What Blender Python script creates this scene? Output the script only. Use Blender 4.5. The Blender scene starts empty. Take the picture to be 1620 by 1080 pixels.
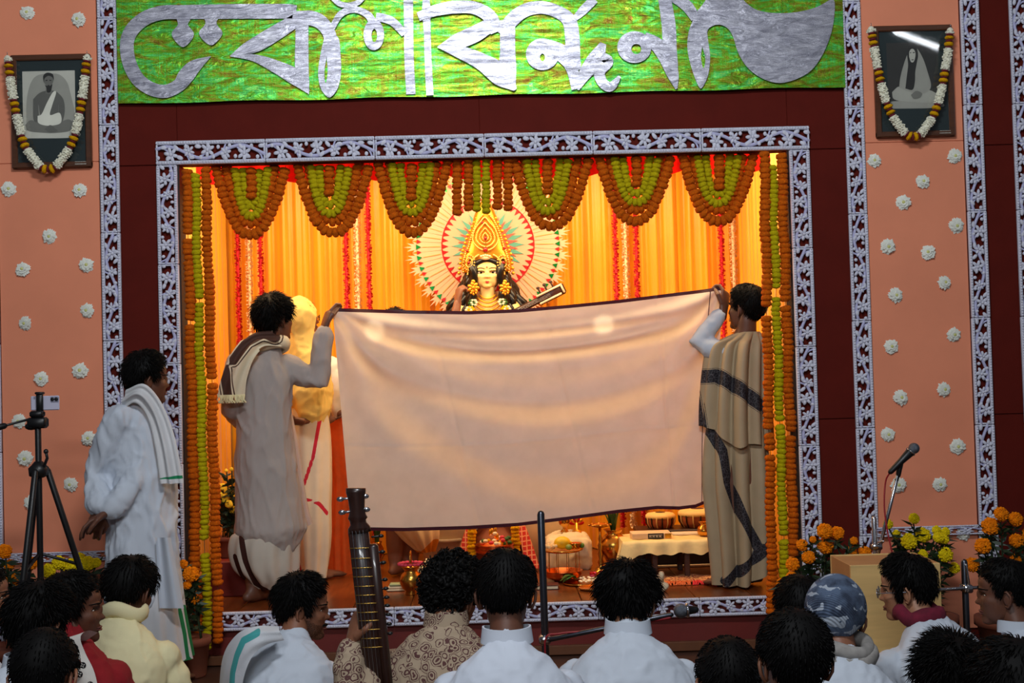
import bpy, bmesh, math, random
import numpy as np
from mathutils import Vector, Matrix, Quaternion

random.seed(11)
RNG = np.random.RandomState(5)
SC = bpy.context.scene
COL = SC.collection
PI = math.pi

# ------------------------------------------------------------------ camera
FPX = 2000.0                       # focal length in pixels of a 1620 x 1080 frame
CAMP = Vector((0.0, 0.0, 1.48))
_p, _r, _y = (math.radians(v) for v in (1.508, 1.568, 1.037))
FW = Vector((math.sin(_y) * math.cos(_p), math.cos(_y) * math.cos(_p), math.sin(_p)))
_r0 = Vector((math.cos(_y), -math.sin(_y), 0))
_u0 = _r0.cross(FW)
RT = _r0 * math.cos(_r) - _u0 * math.sin(_r)
UP = _u0 * math.cos(_r) + _r0 * math.sin(_r)
cam = bpy.data.cameras.new('camera')
cam.sensor_width = 36.0
cam.lens = FPX / 1620 * 36.0
cam.clip_start = 0.05
camo = bpy.data.objects.new('camera', cam)
COL.objects.link(camo)
m = Matrix.Identity(4)
for i in range(3):
    m[i][0], m[i][1], m[i][2], m[i][3] = RT[i], UP[i], -FW[i], CAMP[i]
camo.matrix_world = m
SC.camera = camo


def at(px, py, Y):
    """world point seen at pixel (px, py) of the photograph at depth Y"""
    d = FW + RT * ((px - 810) / FPX) + UP * ((540 - py) / FPX)
    return CAMP + d * (Y / d.y)


# ------------------------------------------------------------------ world, lamps, exposure
SC.view_settings.view_transform = 'Standard'
SC.view_settings.look = 'None'
SC.view_settings.gamma = 1.0
SC.view_settings.use_curve_mapping = False
SC.view_settings.exposure = 0.0
w = bpy.data.worlds.new('hall_ambient')
w.use_nodes = True
w.node_tree.nodes['Background'].inputs[0].default_value = (0.74, 0.80, 0.92, 1)
w.node_tree.nodes['Background'].inputs[1].default_value = 0.10
SC.world = w


def lamp(name, kind, loc, aim, power, col, size=1.0, size_y=None, spot=None, blend=.4):
    l = bpy.data.lights.new(name, kind)
    l.energy = power
    l.color = col
    if kind == 'AREA':
        l.shape = 'RECTANGLE'
        l.size = size
        l.size_y = size_y or size
    else:
        l.shadow_soft_size = size
    if kind == 'SPOT':
        l.spot_size = math.radians(spot)
        l.spot_blend = blend
    o = bpy.data.objects.new(name, l)
    COL.objects.link(o)
    o.location = loc
    o.rotation_euler = (Vector(aim) - Vector(loc)).to_track_quat('-Z', 'Y').to_euler()
    return o


HALLC = (0.92, 0.96, 1.0)
STAGEC = (1.0, 0.72, 0.40)
lamp('hall_lamp_front', 'AREA', (-0.02, 2.3, 4.46), (-0.02, 6.67, 2.6), 108, HALLC, .95, .3)
lamp('hall_lamp_behind_camera', 'AREA', (-0.8, -1.5, 3.6), (0, 5.0, 1.0), 95, HALLC, 2.4, .3)
lamp('stage_lamp_top', 'AREA', (0, 7.35, 2.92), (0, 8.7, 1.2), 34, STAGEC, 2.8, .3)
lamp('stage_lamp_down', 'AREA', (0, 7.7, 2.93), (0, 7.75, 0), 26, STAGEC, 2.4, .5)
lamp('stage_lamp_left', 'AREA', (-1.55, 7.1, 2.86), (0.2, 8.2, 1.3), 16, STAGEC, .2, .5)
lamp('stage_lamp_right', 'AREA', (1.55, 7.1, 2.86), (-0.2, 8.2, 1.3), 16, STAGEC, .2, .5)
lamp('stage_spot_left', 'SPOT', at(606, 548, 7.9), at(592, 522, 7.0), 45, (1, .8, .5), .02, spot=7.5, blend=.25)
lamp('stage_spot_right', 'SPOT', at(948, 545, 7.9), at(955, 512, 7.0), 45, (1, .8, .5), .02, spot=7.5, blend=.25)

# ------------------------------------------------------------------ materials


def lin(c):
    c = c / 255.0
    return c / 12.92 if c <= 0.04045 else ((c + 0.055) / 1.055) ** 2.4


def rgb(r, g, b):
    return (lin(r), lin(g), lin(b), 1.0)


_M = {}


class N:
    """small node-tree helper"""

    def __init__(s, name):
        s.m = bpy.data.materials.new(name)
        s.m.use_nodes = True
        s.t = s.m.node_tree
        s.b = s.t.nodes['Principled BSDF']
        s.out = s.t.nodes['Material Output']

    def n(s, typ, **kw):
        nd = s.t.nodes.new(typ)
        for k, v in kw.items():
            if hasattr(nd, k) and k not in nd.inputs:
                setattr(nd, k, v)
            else:
                nd.inputs[k].default_value = v
        return nd

    def l(s, a, b):
        s.t.links.new(a, b)

    def math(s, op, a, b=None, c=None):
        nd = s.t.nodes.new('ShaderNodeMath')
        nd.operation = op
        for i, v in enumerate((a, b, c)):
            if v is None:
                continue
            if isinstance(v, (int, float)):
                nd.inputs[i].default_value = v
            else:
                s.l(v, nd.inputs[i])
        return nd.outputs[0]

    def mix(s, fac, a, b):
        nd = s.t.nodes.new('ShaderNodeMix')
        nd.data_type = 'RGBA'
        for k, v in ((0, fac), (6, a), (7, b)):
            if isinstance(v, (int, float)):
                nd.inputs[k].default_value = v
            elif isinstance(v, tuple):
                nd.inputs[k].default_value = v
            else:
                s.l(v, nd.inputs[k])
        return nd.outputs[2]

    def ramp(s, fac, stops):
        nd = s.t.nodes.new('ShaderNodeValToRGB')
        e = nd.color_ramp.elements
        while len(e) < len(stops):
            e.new(.5)
        for i, (p, c) in enumerate(stops):
            e[i].position = p
            e[i].color = c
        s.l(fac, nd.inputs[0])
        return nd.outputs[0]

    def coord(s, which='Object', scale=(1, 1, 1)):
        tc = s.t.nodes.new('ShaderNodeTexCoord')
        mp = s.t.nodes.new('ShaderNodeMapping')
        mp.inputs['Scale'].default_value = scale
        s.l(tc.outputs[which], mp.inputs[0])
        return mp.outputs[0]

    def noise(s, vec, scale, detail=3, rough=.5, dist=0):
        nd = s.n('ShaderNodeTexNoise')
        nd.inputs['Scale'].default_value = scale
        nd.inputs['Detail'].default_value = detail
        nd.inputs['Roughness'].default_value = rough
        nd.inputs['Distortion'].default_value = dist
        s.l(vec, nd.inputs['Vector'])
        return nd.outputs[0]

    def bump(s, h, strength=.3, dist=.01):
        nd = s.n('ShaderNodeBump')
        nd.inputs['Strength'].default_value = strength
        nd.inputs['Distance'].default_value = dist
        s.l(h, nd.inputs['Height'])
        s.l(nd.outputs[0], s.b.inputs['Normal'])


def M(name, c, rough=.6, metal=0.0, var=.12, scale=18, bump=0, bscale=60, spec=.5, sheen=0, transl=0, c2=None, stretch=(1, 1, 1), coat=0, sss=0):
    if name in _M:
        return _M[name]
    k = N(name)
    col = rgb(*c)
    lo = rgb(*c2) if c2 else tuple(x * (1 - var) for x in col[:3]) + (1,)
    hi = col if c2 else tuple(min(1, x * (1 + var * .6)) for x in col[:3]) + (1,)
    v = k.coord('Object', stretch)
    nz = k.noise(v, scale, 4, .55)
    cc = k.ramp(nz, [(.3, lo), (.7, hi)])
    k.l(cc, k.b.inputs['Base Color'])
    k.b.inputs['Roughness'].default_value = rough
    k.b.inputs['Metallic'].default_value = metal
    k.b.inputs['Specular IOR Level'].default_value = spec
    if sheen:
        k.b.inputs['Sheen Weight'].default_value = sheen
    if coat:
        k.b.inputs['Coat Weight'].default_value = coat
    if sss:
        k.b.inputs['Subsurface Weight'].default_value = sss
        k.b.inputs['Subsurface Radius'].default_value = (.02, .008, .004)
        k.b.inputs['Subsurface Scale'].default_value = .3
    if bump:
        k.bump(k.noise(v, bscale, 3), bump, .004)
    if transl:
        tr = k.n('ShaderNodeBsdfTranslucent')
        k.l(cc, tr.inputs[0])
        ms = k.n('ShaderNodeMixShader')
        ms.inputs[0].default_value = transl
        k.l(k.b.outputs[0], ms.inputs[1])
        k.l(tr.outputs[0], ms.inputs[2])
        k.l(ms.outputs[0], k.out.inputs[0])
    _M[name] = k.m
    return k.m


def stripe_mat(name, c, bands, rough=.7, bump=.15, weave=400, transl=0, pattern=None):
    """cloth whose dyed bands follow the vertex attribute 'sd' (distance along the cloth); bands = [(lo, hi, rgb)]"""
    if name in _M:
        return _M[name]
    k = N(name)
    v = k.coord('Object')
    base = k.ramp(k.noise(v, 9, 3), [(.3, tuple(x * .9 for x in rgb(*c)[:3]) + (1,)), (.7, rgb(*c))])
    at_ = k.n('ShaderNodeAttribute', attribute_name='sd')
    f = at_.outputs['Fac']
    cur = base
    for lo, hi, bc in bands:
        inn = k.math('MULTIPLY', k.math('GREATER_THAN', f, lo), k.math('LESS_THAN', f, hi))
        col = rgb(*bc)
        if pattern:
            vo = k.n('ShaderNodeTexVoronoi', feature='DISTANCE_TO_EDGE')
            vo.inputs['Scale'].default_value = pattern
            k.l(v, vo.inputs['Vector'])
            col = k.mix(k.math('LESS_THAN', vo.outputs[0], .06), col, tuple(min(1, x * 2.6 + .03) for x in col[:3]) + (1,))
        cur = k.mix(inn, cur, col)
    k.l(cur, k.b.inputs['Base Color'])
    k.b.inputs['Roughness'].default_value = rough
    k.b.inputs['Specular IOR Level'].default_value = .25
    k.bump(k.noise(v, weave, 2), bump, .002)
    if transl:
        tr = k.n('ShaderNodeBsdfTranslucent')
        k.l(cur, tr.inputs[0])
        ms = k.n('ShaderNodeMixShader')
        ms.inputs[0].default_value = transl
        k.l(k.b.outputs[0], ms.inputs[1])
        k.l(tr.outputs[0], ms.inputs[2])
        k.l(ms.outputs[0], k.out.inputs[0])
    _M[name] = k.m
    return k.m


# ------------------------------------------------------------------ mesh builder


def V(*a):
    return Vector(a[0] if len(a) == 1 else a)


def vnoise(P, freq, seed=0, octaves=3):
    """smooth vectorised pseudo noise, about -1 .. 1"""
    r = np.random.RandomState(seed)
    out = np.zeros(len(P))
    amp = 1.0
    tot = 0
    f = freq
    for o in range(octaves):
        acc = np.zeros(len(P))
        for _ in range(4):
            k = r.normal(size=3)
            k = k / np.linalg.norm(k) * f * r.uniform(.7, 1.4)
            k2 = r.normal(size=3) * f * .5
            acc += np.sin(P @ k + 1.3 * np.sin(P @ k2 + r.uniform(0, 6)) + r.uniform(0, 6))
        out += amp * acc / 3
        tot += amp
        amp *= .5
        f *= 2.1
    return out / tot


class G:
    def __init__(s):
        s.v = []
        s.f = []
        s.m = []
        s.mi = 0

    def add(s, verts, faces):
        o = len(s.v)
        s.v += [tuple(p) for p in verts]
        s.f += [tuple(i + o for i in f) for f in faces]
        s.m += [s.mi] * len(faces)

    def box(s, c, d, rot=None, taper=1.0):
        hx, hy, hz = d[0] / 2, d[1] / 2, d[2] / 2
        vs = []
        for z in (-1, 1):
            t = taper if z > 0 else 1
            for x, y in ((-1, -1), (1, -1), (1, 1), (-1, 1)):
                p = Vector((x * hx * t, y * hy * t, z * hz))
                if rot:
                    p = rot @ p
                vs.append(p + Vector(c))
        s.add(vs, [(3, 2, 1, 0), (4, 5, 6, 7), (0, 1, 5, 4), (1, 2, 6, 5), (2, 3, 7, 6), (3, 0, 4, 7)])

    def rbox(s, c, d, b=.01, rot=None):
        """box with chamfered edges"""
        hx, hy, hz = d[0] / 2, d[1] / 2, d[2] / 2
        b = min(b, hx * .9, hy * .9, hz * .9)
        bm = bmesh.new()
        for x in (-1, 1):
            for y in (-1, 1):
                for z in (-1, 1):
                    bm.verts.new((x * (hx - b), y * hy if False else y * (hy - b), z * hz))
                    bm.verts.new((x * hx, y * (hy - b), z * (hz - b)))
                    bm.verts.new((x * (hx - b), y * hy, z * (hz - b)))
        bmesh.ops.convex_hull(bm, input=bm.verts)
        bm.verts.ensure_lookup_table()
        bm.verts.index_update()
        vs = [(rot @ v.co if rot else v.co) + Vector(c) for v in bm.verts]
        fs = [tuple(v.index for v in f.verts) for f in bm.faces]
        bm.free()
        s.add(vs, fs)

    def tube(s, pts, rad, n=10, side=None, caps=True, closed=False):
        """rounded tube; rad: number, list of numbers or of (rx, ry); side fixes the x axis of the rings"""
        pts = [Vector(p) for p in pts]
        L = len(pts)
        if not isinstance(rad, list):
            rad = [rad] * L
        rad = [(r, r) if not isinstance(r, (tuple, list)) else r for r in rad]
        tang = []
        for i in range(L):
            if closed:
                t = pts[(i + 1) % L] - pts[i - 1]
            else:
                t = pts[min(i + 1, L - 1)] - pts[max(i - 1, 0)]
            if t.length < 1e-9:
                t = Vector((0, 0, 1))
            tang.append(t.normalized())
        rings = []
        sx = Vector(side) if side is not None else None
        if sx is None:
            a = Vector((1, 0, 0)) if abs(tang[0].x) < .9 else Vector((0, 1, 0))
            cur = (a - tang[0] * a.dot(tang[0])).normalized()
        for i in range(L):
            if sx is not None:
                x = (sx - tang[i] * sx.dot(tang[i]))
                if x.length < 1e-6:
                    x = Vector((0, 1, 0)).cross(tang[i])
                x.normalize()
            else:
                cur = (cur - tang[i] * cur.dot(tang[i]))
                cur.normalize()
                x = cur
            y = tang[i].cross(x)
            rings.append((pts[i], x, y, rad[i][0], rad[i][1], tang[i]))
        if caps and not closed:
            p, x, y, a, b, t = rings[0]
            r = min(a, b)
            pre = [(p - t * r * .95, x, y, a * .3, b * .3, t), (p - t * r * .6, x, y, a * .75, b * .75, t)]
            p, x, y, a, b, t = rings[-1]
            r = min(a, b)
            post = [(p + t * r * .6, x, y, a * .75, b * .75, t), (p + t * r * .95, x, y, a * .3, b * .3, t)]
            rings = pre + rings + post
        vs = []
        for p, x, y, a, b, t in rings:
            for k in range(n):
                an = 2 * PI * k / n
                vs.append(p + x * (a * math.cos(an)) + y * (b * math.sin(an)))
        fs = []
        R = len(rings)
        for i in range(R if closed else R - 1):
            j = (i + 1) % R
            for k in range(n):
                k2 = (k + 1) % n
                fs.append((i * n + k, i * n + k2, j * n + k2, j * n + k))
        if not closed:
            fs.append(tuple(range(n - 1, -1, -1)))
            fs.append(tuple((R - 1) * n + k for k in range(n)))
        s.add(vs, fs)

    def ell(s, c, r, nu=12, nv=8, rot=None):
        if not isinstance(r, (tuple, list)):
            r = (r, r, r)
        c = Vector(c)
        vs = [Vector((0, 0, -r[2]))]
        for j in range(1, nv):
            ph = PI * j / nv
            for i in range(nu):
                th = 2 * PI * i / nu
                vs.append(Vector((r[0] * math.sin(ph) * math.cos(th), r[1] * math.sin(ph) * math.sin(th), -r[2] * math.cos(ph))))
        vs.append(Vector((0, 0, r[2])))
        if rot:
            vs = [rot @ p for p in vs]
        vs = [p + c for p in vs]
        fs = []
        for i in range(nu):
            fs.append((0, 1 + (i + 1) % nu, 1 + i))
            for j in range(nv - 2):
                a = 1 + j * nu
                fs.append((a + i, a + (i + 1) % nu, a + nu + (i + 1) % nu, a + nu + i))
            a = 1 + (nv - 2) * nu
            fs.append((a + i, a + (i + 1) % nu, len(vs) - 1))
        s.add(vs, fs)

    def lathe(s, prof, c=(0, 0, 0), n=24, rot=None):
        """prof: [(r, z)] bottom to top, revolved about z"""
        vs = []
        for r, z in prof:
            for k in range(n):
                a = 2 * PI * k / n
                p = Vector((r * math.cos(a), r * math.sin(a), z))
                vs.append((rot @ p if rot else p) + Vector(c))
        fs = []
        for i in range(len(prof) - 1):
            for k in range(n):
                k2 = (k + 1) % n
                fs.append((i * n + k, i * n + k2, (i + 1) * n + k2, (i + 1) * n + k))
        fs.append(tuple(range(n - 1, -1, -1)))
        fs.append(tuple((len(prof) - 1) * n + k for k in range(n)))
        s.add(vs, fs)

    def poly(s, outline, holes=(), to3=None, thick=.004):
        """flat plate from a 2-D outline with holes; to3(u, v, d) -> world point, d = 0 back .. 1 front"""
        from mathutils.geometry import tessellate_polygon
        loops = [list(outline)] + [list(h) for h in holes]
        flat = [p for lp in loops for p in lp]
        tris = tessellate_polygon([[Vector((p[0], p[1], 0)) for p in lp] for lp in loops])
        n = len(flat)
        vs = [to3(p[0], p[1], 1) for p in flat] + [to3(p[0], p[1], 0) for p in flat]
        fs = [tuple(t) for t in tris] + [tuple(i + n for i in reversed(t)) for t in tris]
        o = 0
        for lp in loops:
            k = len(lp)
            for i in range(k):
                a, b = o + i, o + (i + 1) % k
                fs.append((a, b, b + n, a + n))
            o += k
        s.add(vs, fs)

    def grid(s, fn, nu, nv, wrap=False):
        vs = [fn(i / nu, j / nv) for j in range(nv + 1) for i in range(nu if wrap else nu + 1)]
        W = nu if wrap else nu + 1
        fs = []
        for j in range(nv):
            for i in range(nu):
                i2 = (i + 1) % W if wrap else i + 1
                fs.append((j * W + i, j * W + i2, (j + 1) * W + i2, (j + 1) * W + i))
        s.add(vs, fs)

    def mesh(s, name, mats, off=(0, 0, 0), smooth=True, sd=None, fixn=False):
        me = bpy.data.meshes.new(name)
        o = Vector(off)
        me.from_pydata([tuple(Vector(p) - o) for p in s.v], [], s.f)
        for mt in (mats if isinstance(mats, (list, tuple)) else [mats]):
            me.materials.append(mt)
        me.polygons.foreach_set('material_index', s.m)
        me.polygons.foreach_set('use_smooth', [smooth] * len(s.f))
        if sd is not None:
            a = me.attributes.new('sd', 'FLOAT', 'POINT')
            a.data.foreach_set('value', [float(sd(Vector(p))) for p in s.v])
        if fixn:
            bm = bmesh.new()
            bm.from_mesh(me)
            bmesh.ops.recalc_face_normals(bm, faces=bm.faces)
            bm.to_mesh(me)
            bm.free()
        me.update()
        return me


def wloc(o):
    p = Vector((0, 0, 0))
    while o:
        p += o.location
        o = o.parent
    return p


def put(name, me, parent=None, **props):
    o = bpy.data.objects.new(name, me)
    COL.objects.link(o)
    if parent:
        o.parent = parent
    for k, v in props.items():
        if v:
            o[k] = v
    return o


def build(name, g, mats, parent=None, smooth=True, sd=None, origin=None, auto=None, fixn=False, **props):
    """world-space builder -> object; its mesh is stored relative to its parent (or to origin when top-level)"""
    base = wloc(parent) if parent else Vector(origin or (0, 0, 0))
    me = g.mesh(name, mats, base, smooth, sd, fixn)
    if auto:
        me.set_sharp_from_angle(angle=math.radians(auto))
    o = put(name, me, parent, **props)
    if not parent and origin:
        o.location = origin
    return o


def thing(name, label, cat, loc=(0, 0, 0), group=None):
    o = bpy.data.objects.new(name, None)
    o.empty_display_size = .05
    COL.objects.link(o)
    o.location = loc
    o['label'] = label
    o['category'] = cat
    if group:
        o['group'] = group
    return o


# temporary scene in which blobs are fused
TMP = bpy.data.scenes.new('tmp')


def fuse(g, voxel, smooth=4, factor=.5):
    """voxel-fuse overlapping closed shells into one skin; returns (verts array, faces list, normals)"""
    me = bpy.data.meshes.new('tmp')
    me.from_pydata([tuple(p) for p in g.v], [], g.f)
    bm = bmesh.new()
    bm.from_mesh(me)
    bmesh.ops.recalc_face_normals(bm, faces=bm.faces)
    bm.to_mesh(me)
    bm.free()
    o = bpy.data.objects.new('tmp', me)
    TMP.collection.objects.link(o)
    r = o.modifiers.new('r', 'REMESH')
    r.mode = 'VOXEL'
    r.voxel_size = voxel
    if smooth:
        sm = o.modifiers.new('s', 'SMOOTH')
        sm.factor = factor
        sm.iterations = smooth
    TMP.view_layers[0].update()
    dg = TMP.view_layers[0].depsgraph
    ev = o.evaluated_get(dg)
    m2 = bpy.data.meshes.new_from_object(ev)
    nv = len(m2.vertices)
    P = np.empty(nv * 3)
    m2.vertices.foreach_get('co', P)
    NR = np.empty(nv * 3)
    m2.vertices.foreach_get('normal', NR)
    F = [tuple(p.vertices) for p in m2.polygons]
    bpy.data.objects.remove(o)
    bpy.data.meshes.remove(me)
    bpy.data.meshes.remove(m2)
    return P.reshape(-1, 3), F, NR.reshape(-1, 3)


def wrinkle(P, NR, amp, freq=14, seed=0, stretch=(1, 1, .45)):
    Q = P * np.array(stretch)
    n = vnoise(Q, freq * 2.2, seed, 2)
    n2 = vnoise(Q + n[:, None] * .02, freq * 4.5, seed + 1, 2)
    rid = np.exp(-(n / .2) ** 2) + .55 * np.exp(-(n2 / .22) ** 2) - .5 + .25 * n
    return P + NR * (amp * rid)[:, None]


def fused(g, voxel, smooth=4, wr=0, freq=14, seed=0, stretch=(1, 1, .45), cut=None):
    P, F, NR = fuse(g, voxel, smooth)
    if wr:
        P = wrinkle(P, NR, wr, freq, seed, stretch)
    if cut is not None:
        keep = np.array([bool(cut(p)) for p in P])
        F = [f for f in F if all(keep[i] for i in f)]
    h = G()
    h.add([tuple(p) for p in P], F)
    return h


def lerp(a, b, t):
    return a + (b - a) * t


def sstep(a, b, x):
    t = np.clip((x - a) / (b - a), 0, 1)
    return t * t * (3 - 2 * t)


def bez(p, n=16):
    """Catmull-Rom through the points"""
    p = [Vector(q) for q in p]
    q = [p[0] * 2 - p[1]] + p + [p[-1] * 2 - p[-2]]
    out = []
    segs = len(p) - 1
    for i in range(segs):
        a, b, c, d = q[i:i + 4]
        k = max(1, n // segs)
        for j in range(k):
            t = j / k
            out.append(.5 * ((2 * b) + (c - a) * t + (2 * a - 5 * b + 4 * c - d) * t * t + (3 * b - a - 3 * c + d) * t ** 3))
    out.append(p[-1])
    return out

# ================================================================== SETTING
YF = 6.67                      # front face of the decorated wall
ZS = 0.285                     # stage floor height
maroon = M('maroon_cloth_board', (92, 23, 14), .8, spec=.15, var=.1, scale=6, bump=.12, bscale=350)
maroon_dark = M('maroon_skirt', (110, 30, 24), .6, var=.15, scale=5, bump=.1, bscale=200)
peach = M('peach_cloth_board', (238, 146, 110), .8, var=.06, scale=3, bump=.12, bscale=420)
styro = M('carved_white_foam', (214, 215, 230), .75, var=.07, scale=25, bump=.25, bscale=250)
styro2 = M('carved_lilac_foam', (188, 188, 222), .75, var=.07, scale=25, bump=.25, bscale=250)
hallfloor = M('hall_floor_stone', (74, 46, 34), .45, var=.35, scale=4, bump=.1, bscale=60)
plainwall = M('hall_plaster', (170, 165, 150), .85, var=.06, scale=3, bump=.1, bscale=80)
stagewall = M('stage_shell_board', (90, 60, 36), .85, var=.1)


def structure(name, g, mats, **kw):
    return build(name, g, mats, kind='structure', **kw)


g = G()
g.box((0, 3.0, -.05), (12, 13.4, .1))
structure('floor', g, hallfloor, smooth=False)

# wood stage floor: boards running towards the back
wood = N('stage_boards')
v = wood.coord('Object', (6, .6, 6))
wn = wood.noise(v, 5, 5, .6, .6)
wood.l(wood.ramp(wn, [(.25, rgb(84, 38, 15)), (.75, rgb(134, 70, 30))]), wood.b.inputs['Base Color'])
wood.b.inputs['Roughness'].default_value = .28
wood = wood.m
g = G()
g.box((0, 7.72, .13), (3.9, 2.0, .26))
st = structure('floor_stage', g, maroon_dark, smooth=False)
for i in range(13):
    g = G()
    x = -1.95 + .3 * i + .15
    g.rbox((x, 7.7, .2725), (.297, 2.06, .025), .003)
    build('floor_board', g, wood, st, smooth=False)

# decorated front wall: maroon boards with visible joints round the opening
wf = thing('wall_front', 'x', 'x')
del wf['label'], wf['category']
wf['kind'] = 'structure'
HW, HT = 1.617, 2.632
for sx in (-1, 1):
    for z0, z1 in ((0, 1.2), (1.2, 2.635), (2.635, 4.9)):
        g = G()
        x0, x1 = HW, 2.03
        g.rbox((sx * (x0 + x1) / 2, YF + .04, (z0 + z1) / 2), (x1 - x0 - .002, .08, z1 - z0 - .003), .003)
        build('maroon_board', g, maroon, wf, smooth=False)
        g = G()
        x0, x1 = 2.03, 4.6
        g.rbox((sx * (x0 + x1) / 2, YF + .04, (z0 + z1) / 2), (x1 - x0 - .002, .08, z1 - z0 - .003), .003)
        build('maroon_board', g, maroon, wf, smooth=False)
    # peach boards, proud of the maroon ones, with one joint
    zj = 2.66
    for z0, z1 in ((.08, zj), (zj, 4.9)):
        g = G()
        g.rbox((sx * 2.29, YF - .006, (z0 + z1) / 2), (.525, .014, z1 - z0 - .002), .002)
        build('peach_board', g, peach, wf, smooth=False)
    for xc in ():
        pass
for x0, x1 in ((-HW, -.02), (-.02, HW)):
    g = G()
    g.rbox(((x0 + x1) / 2, YF + .04, (HT + 4.9) / 2), (x1 - x0 + .001, .08, 4.9 - HT), .003)
    build('maroon_board', g, maroon, wf, smooth=False)
# red cloth skirt below the stage edge, and brown kick board
g = G()
g.grid(lambda u, v: (-HW + 2 * HW * u, YF + .015 + .004 * math.sin(u * 50) * (1 - v), .045 + .235 * v), 120, 3)
build('stage_skirt', g, maroon_dark, wf)
g = G()
g.rbox((0, YF + .01, .03), (2 * HW, .04, .05), .004)
build('kick_board', g, M('brown_kick_board', (105, 62, 36), .5), wf, smooth=False)
# dark inner jambs of the opening
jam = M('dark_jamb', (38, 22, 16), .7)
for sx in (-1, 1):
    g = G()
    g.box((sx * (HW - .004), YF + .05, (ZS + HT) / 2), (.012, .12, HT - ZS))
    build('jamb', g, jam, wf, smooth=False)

g = G()
g.box((0, 8.86, 1.85), (4.4, .06, 3.4))
structure('wall_stage_back', g, stagewall, smooth=False)
for sx, nm in ((-1, 'left'), (1, 'right')):
    g = G()
    g.box((sx * 2.0, 7.8, 1.75), (.06, 2.1, 3.5))
    structure('wall_stage_' + nm, g, stagewall, smooth=False)
g = G()
g.box((0, 7.8, 3.3), (4.2, 2.1, .06))
structure('ceiling_stage', g, stagewall, smooth=False)

# ------------------------------------------------------------------ carved fretwork


def fret_mesh(L=.54, W=.1, seed=0):
    """one carved foam panel: bars, scrolling stem, flowers, leaves; u along the length (x), v across (z)"""
    r = random.Random(seed)
    g = G()
    D = .02
    for s in (-1, 1):
        g.mi = 0
        g.rbox((0, -.004, s * (W / 2 - .008)), (L - .003, D, .016), .003)
        n = 40
        for i in range(n):
            g.ell((-L / 2 + L * (i + .5) / n, -D / 2 - .004, s * (W / 2 - .008)), (.0065, .004, .0065), 6, 4)
        g.rbox((s * (L / 2 - .0055), -.004, 0), (.008, D - .002, W - .03), .002)
    A = W / 2 - .024
    g.mi = 1
    pts = []
    for i in range(33):
        u = i / 32
        pts.append((-L / 2 + L * u, -.006, A * math.sin(2 * PI * 1.5 * u + .6)))
    g.tube(pts, (.0095, .008), 6, side=(0, 1, 0), caps=False)
    for k in range(6):                                    # side shoots
        u = (k + .35) / 6
        x = -L / 2 + L * u
        z0 = A * math.sin(2 * PI * 1.5 * u + .6)
        sgn = -1 if z0 > 0 else 1
        p = bez([(x, -.006, z0), (x + .03, -.006, z0 + sgn * .02), (x + .045, -.006, z0 + sgn * .05)], 6)
        p = [q for q in p if abs(q.z) < W / 2 - .008]
        if len(p) > 2:
            g.tube(p, .005, 5, caps=False)
    g.mi = 0
    for k in range(3):                                    # flowers inside each bend
        for dx, zz, R in ((0, 1, .035), (.088, .55, .028)):
            u = (k + .42) / 3
            ph = 2 * PI * 1.5 * u + .6
            x = -L / 2 + L * u + dx
            if x > L / 2 - .03:
                continue
            z = -math.copysign(A * .34 * zz, math.sin(2 * PI * 1.5 * ((x + L / 2) / L) + .6))
            a0 = r.uniform(0, 1)
            for j in range(6):
                a = a0 + j * PI / 3
                c = Vector((x + math.cos(a) * R * .58, -.012, z + math.sin(a) * R * .58))
                if abs(c.z) > W / 2 - .012:
                    continue
                g.ell(c, (R * .46, .007, R * .24), 8, 5, Matrix.Rotation(-a, 3, 'Y'))
            g.ell((x, -.017, z), (R * .24, .006, R * .24), 8, 5)
    for k in range(20):                                   # buds and leaves along the bars
        u = (k + r.uniform(.2, .8)) / 20
        x = -L / 2 + L * u
        s = 1 if k % 2 else -1
        z = s * (W / 2 - .024 - r.uniform(0, .006))
        if r.random() < .5:
            g.ell((x, -.011, z), (.0095, .007, .0095), 8, 5)
        else:
            g.ell((x, -.011, z), (.018, .006, .0095), 8, 5, Matrix.Rotation(r.uniform(-.9, .9), 3, 'Y'))
    return g


FRET = [fret_mesh(seed=i).mesh('fretwork_panel', [styro, styro2]) for i in range(3)]
_k = 0


def fret_run(name, p0, p1, width, segs=None, flip=False):
    """a row of carved panels from p0 to p1 (in the wall plane)"""
    global _k
    p0, p1 = Vector(p0), Vector(p1)
    L = (p1 - p0).length
    n = segs or max(1, round(L / .54))
    r = put(name, None, None, kind='structure')
    d = (p1 - p0).normalized()
    ang = math.atan2(d.z, d.x)
    for i in range(n):
        c = p0 + (p1 - p0) * ((i + .5) / n)
        o = put('fretwork_panel', FRET[_k % 3], r)
        _k += 1
        o.location = c + Vector((0, -.002 * (i % 2), 0))
        o.rotation_euler = (0, -ang + (PI if flip else 0), 0)
        o.scale = (L / n / .54, 1, width / .1)
    return r


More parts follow.
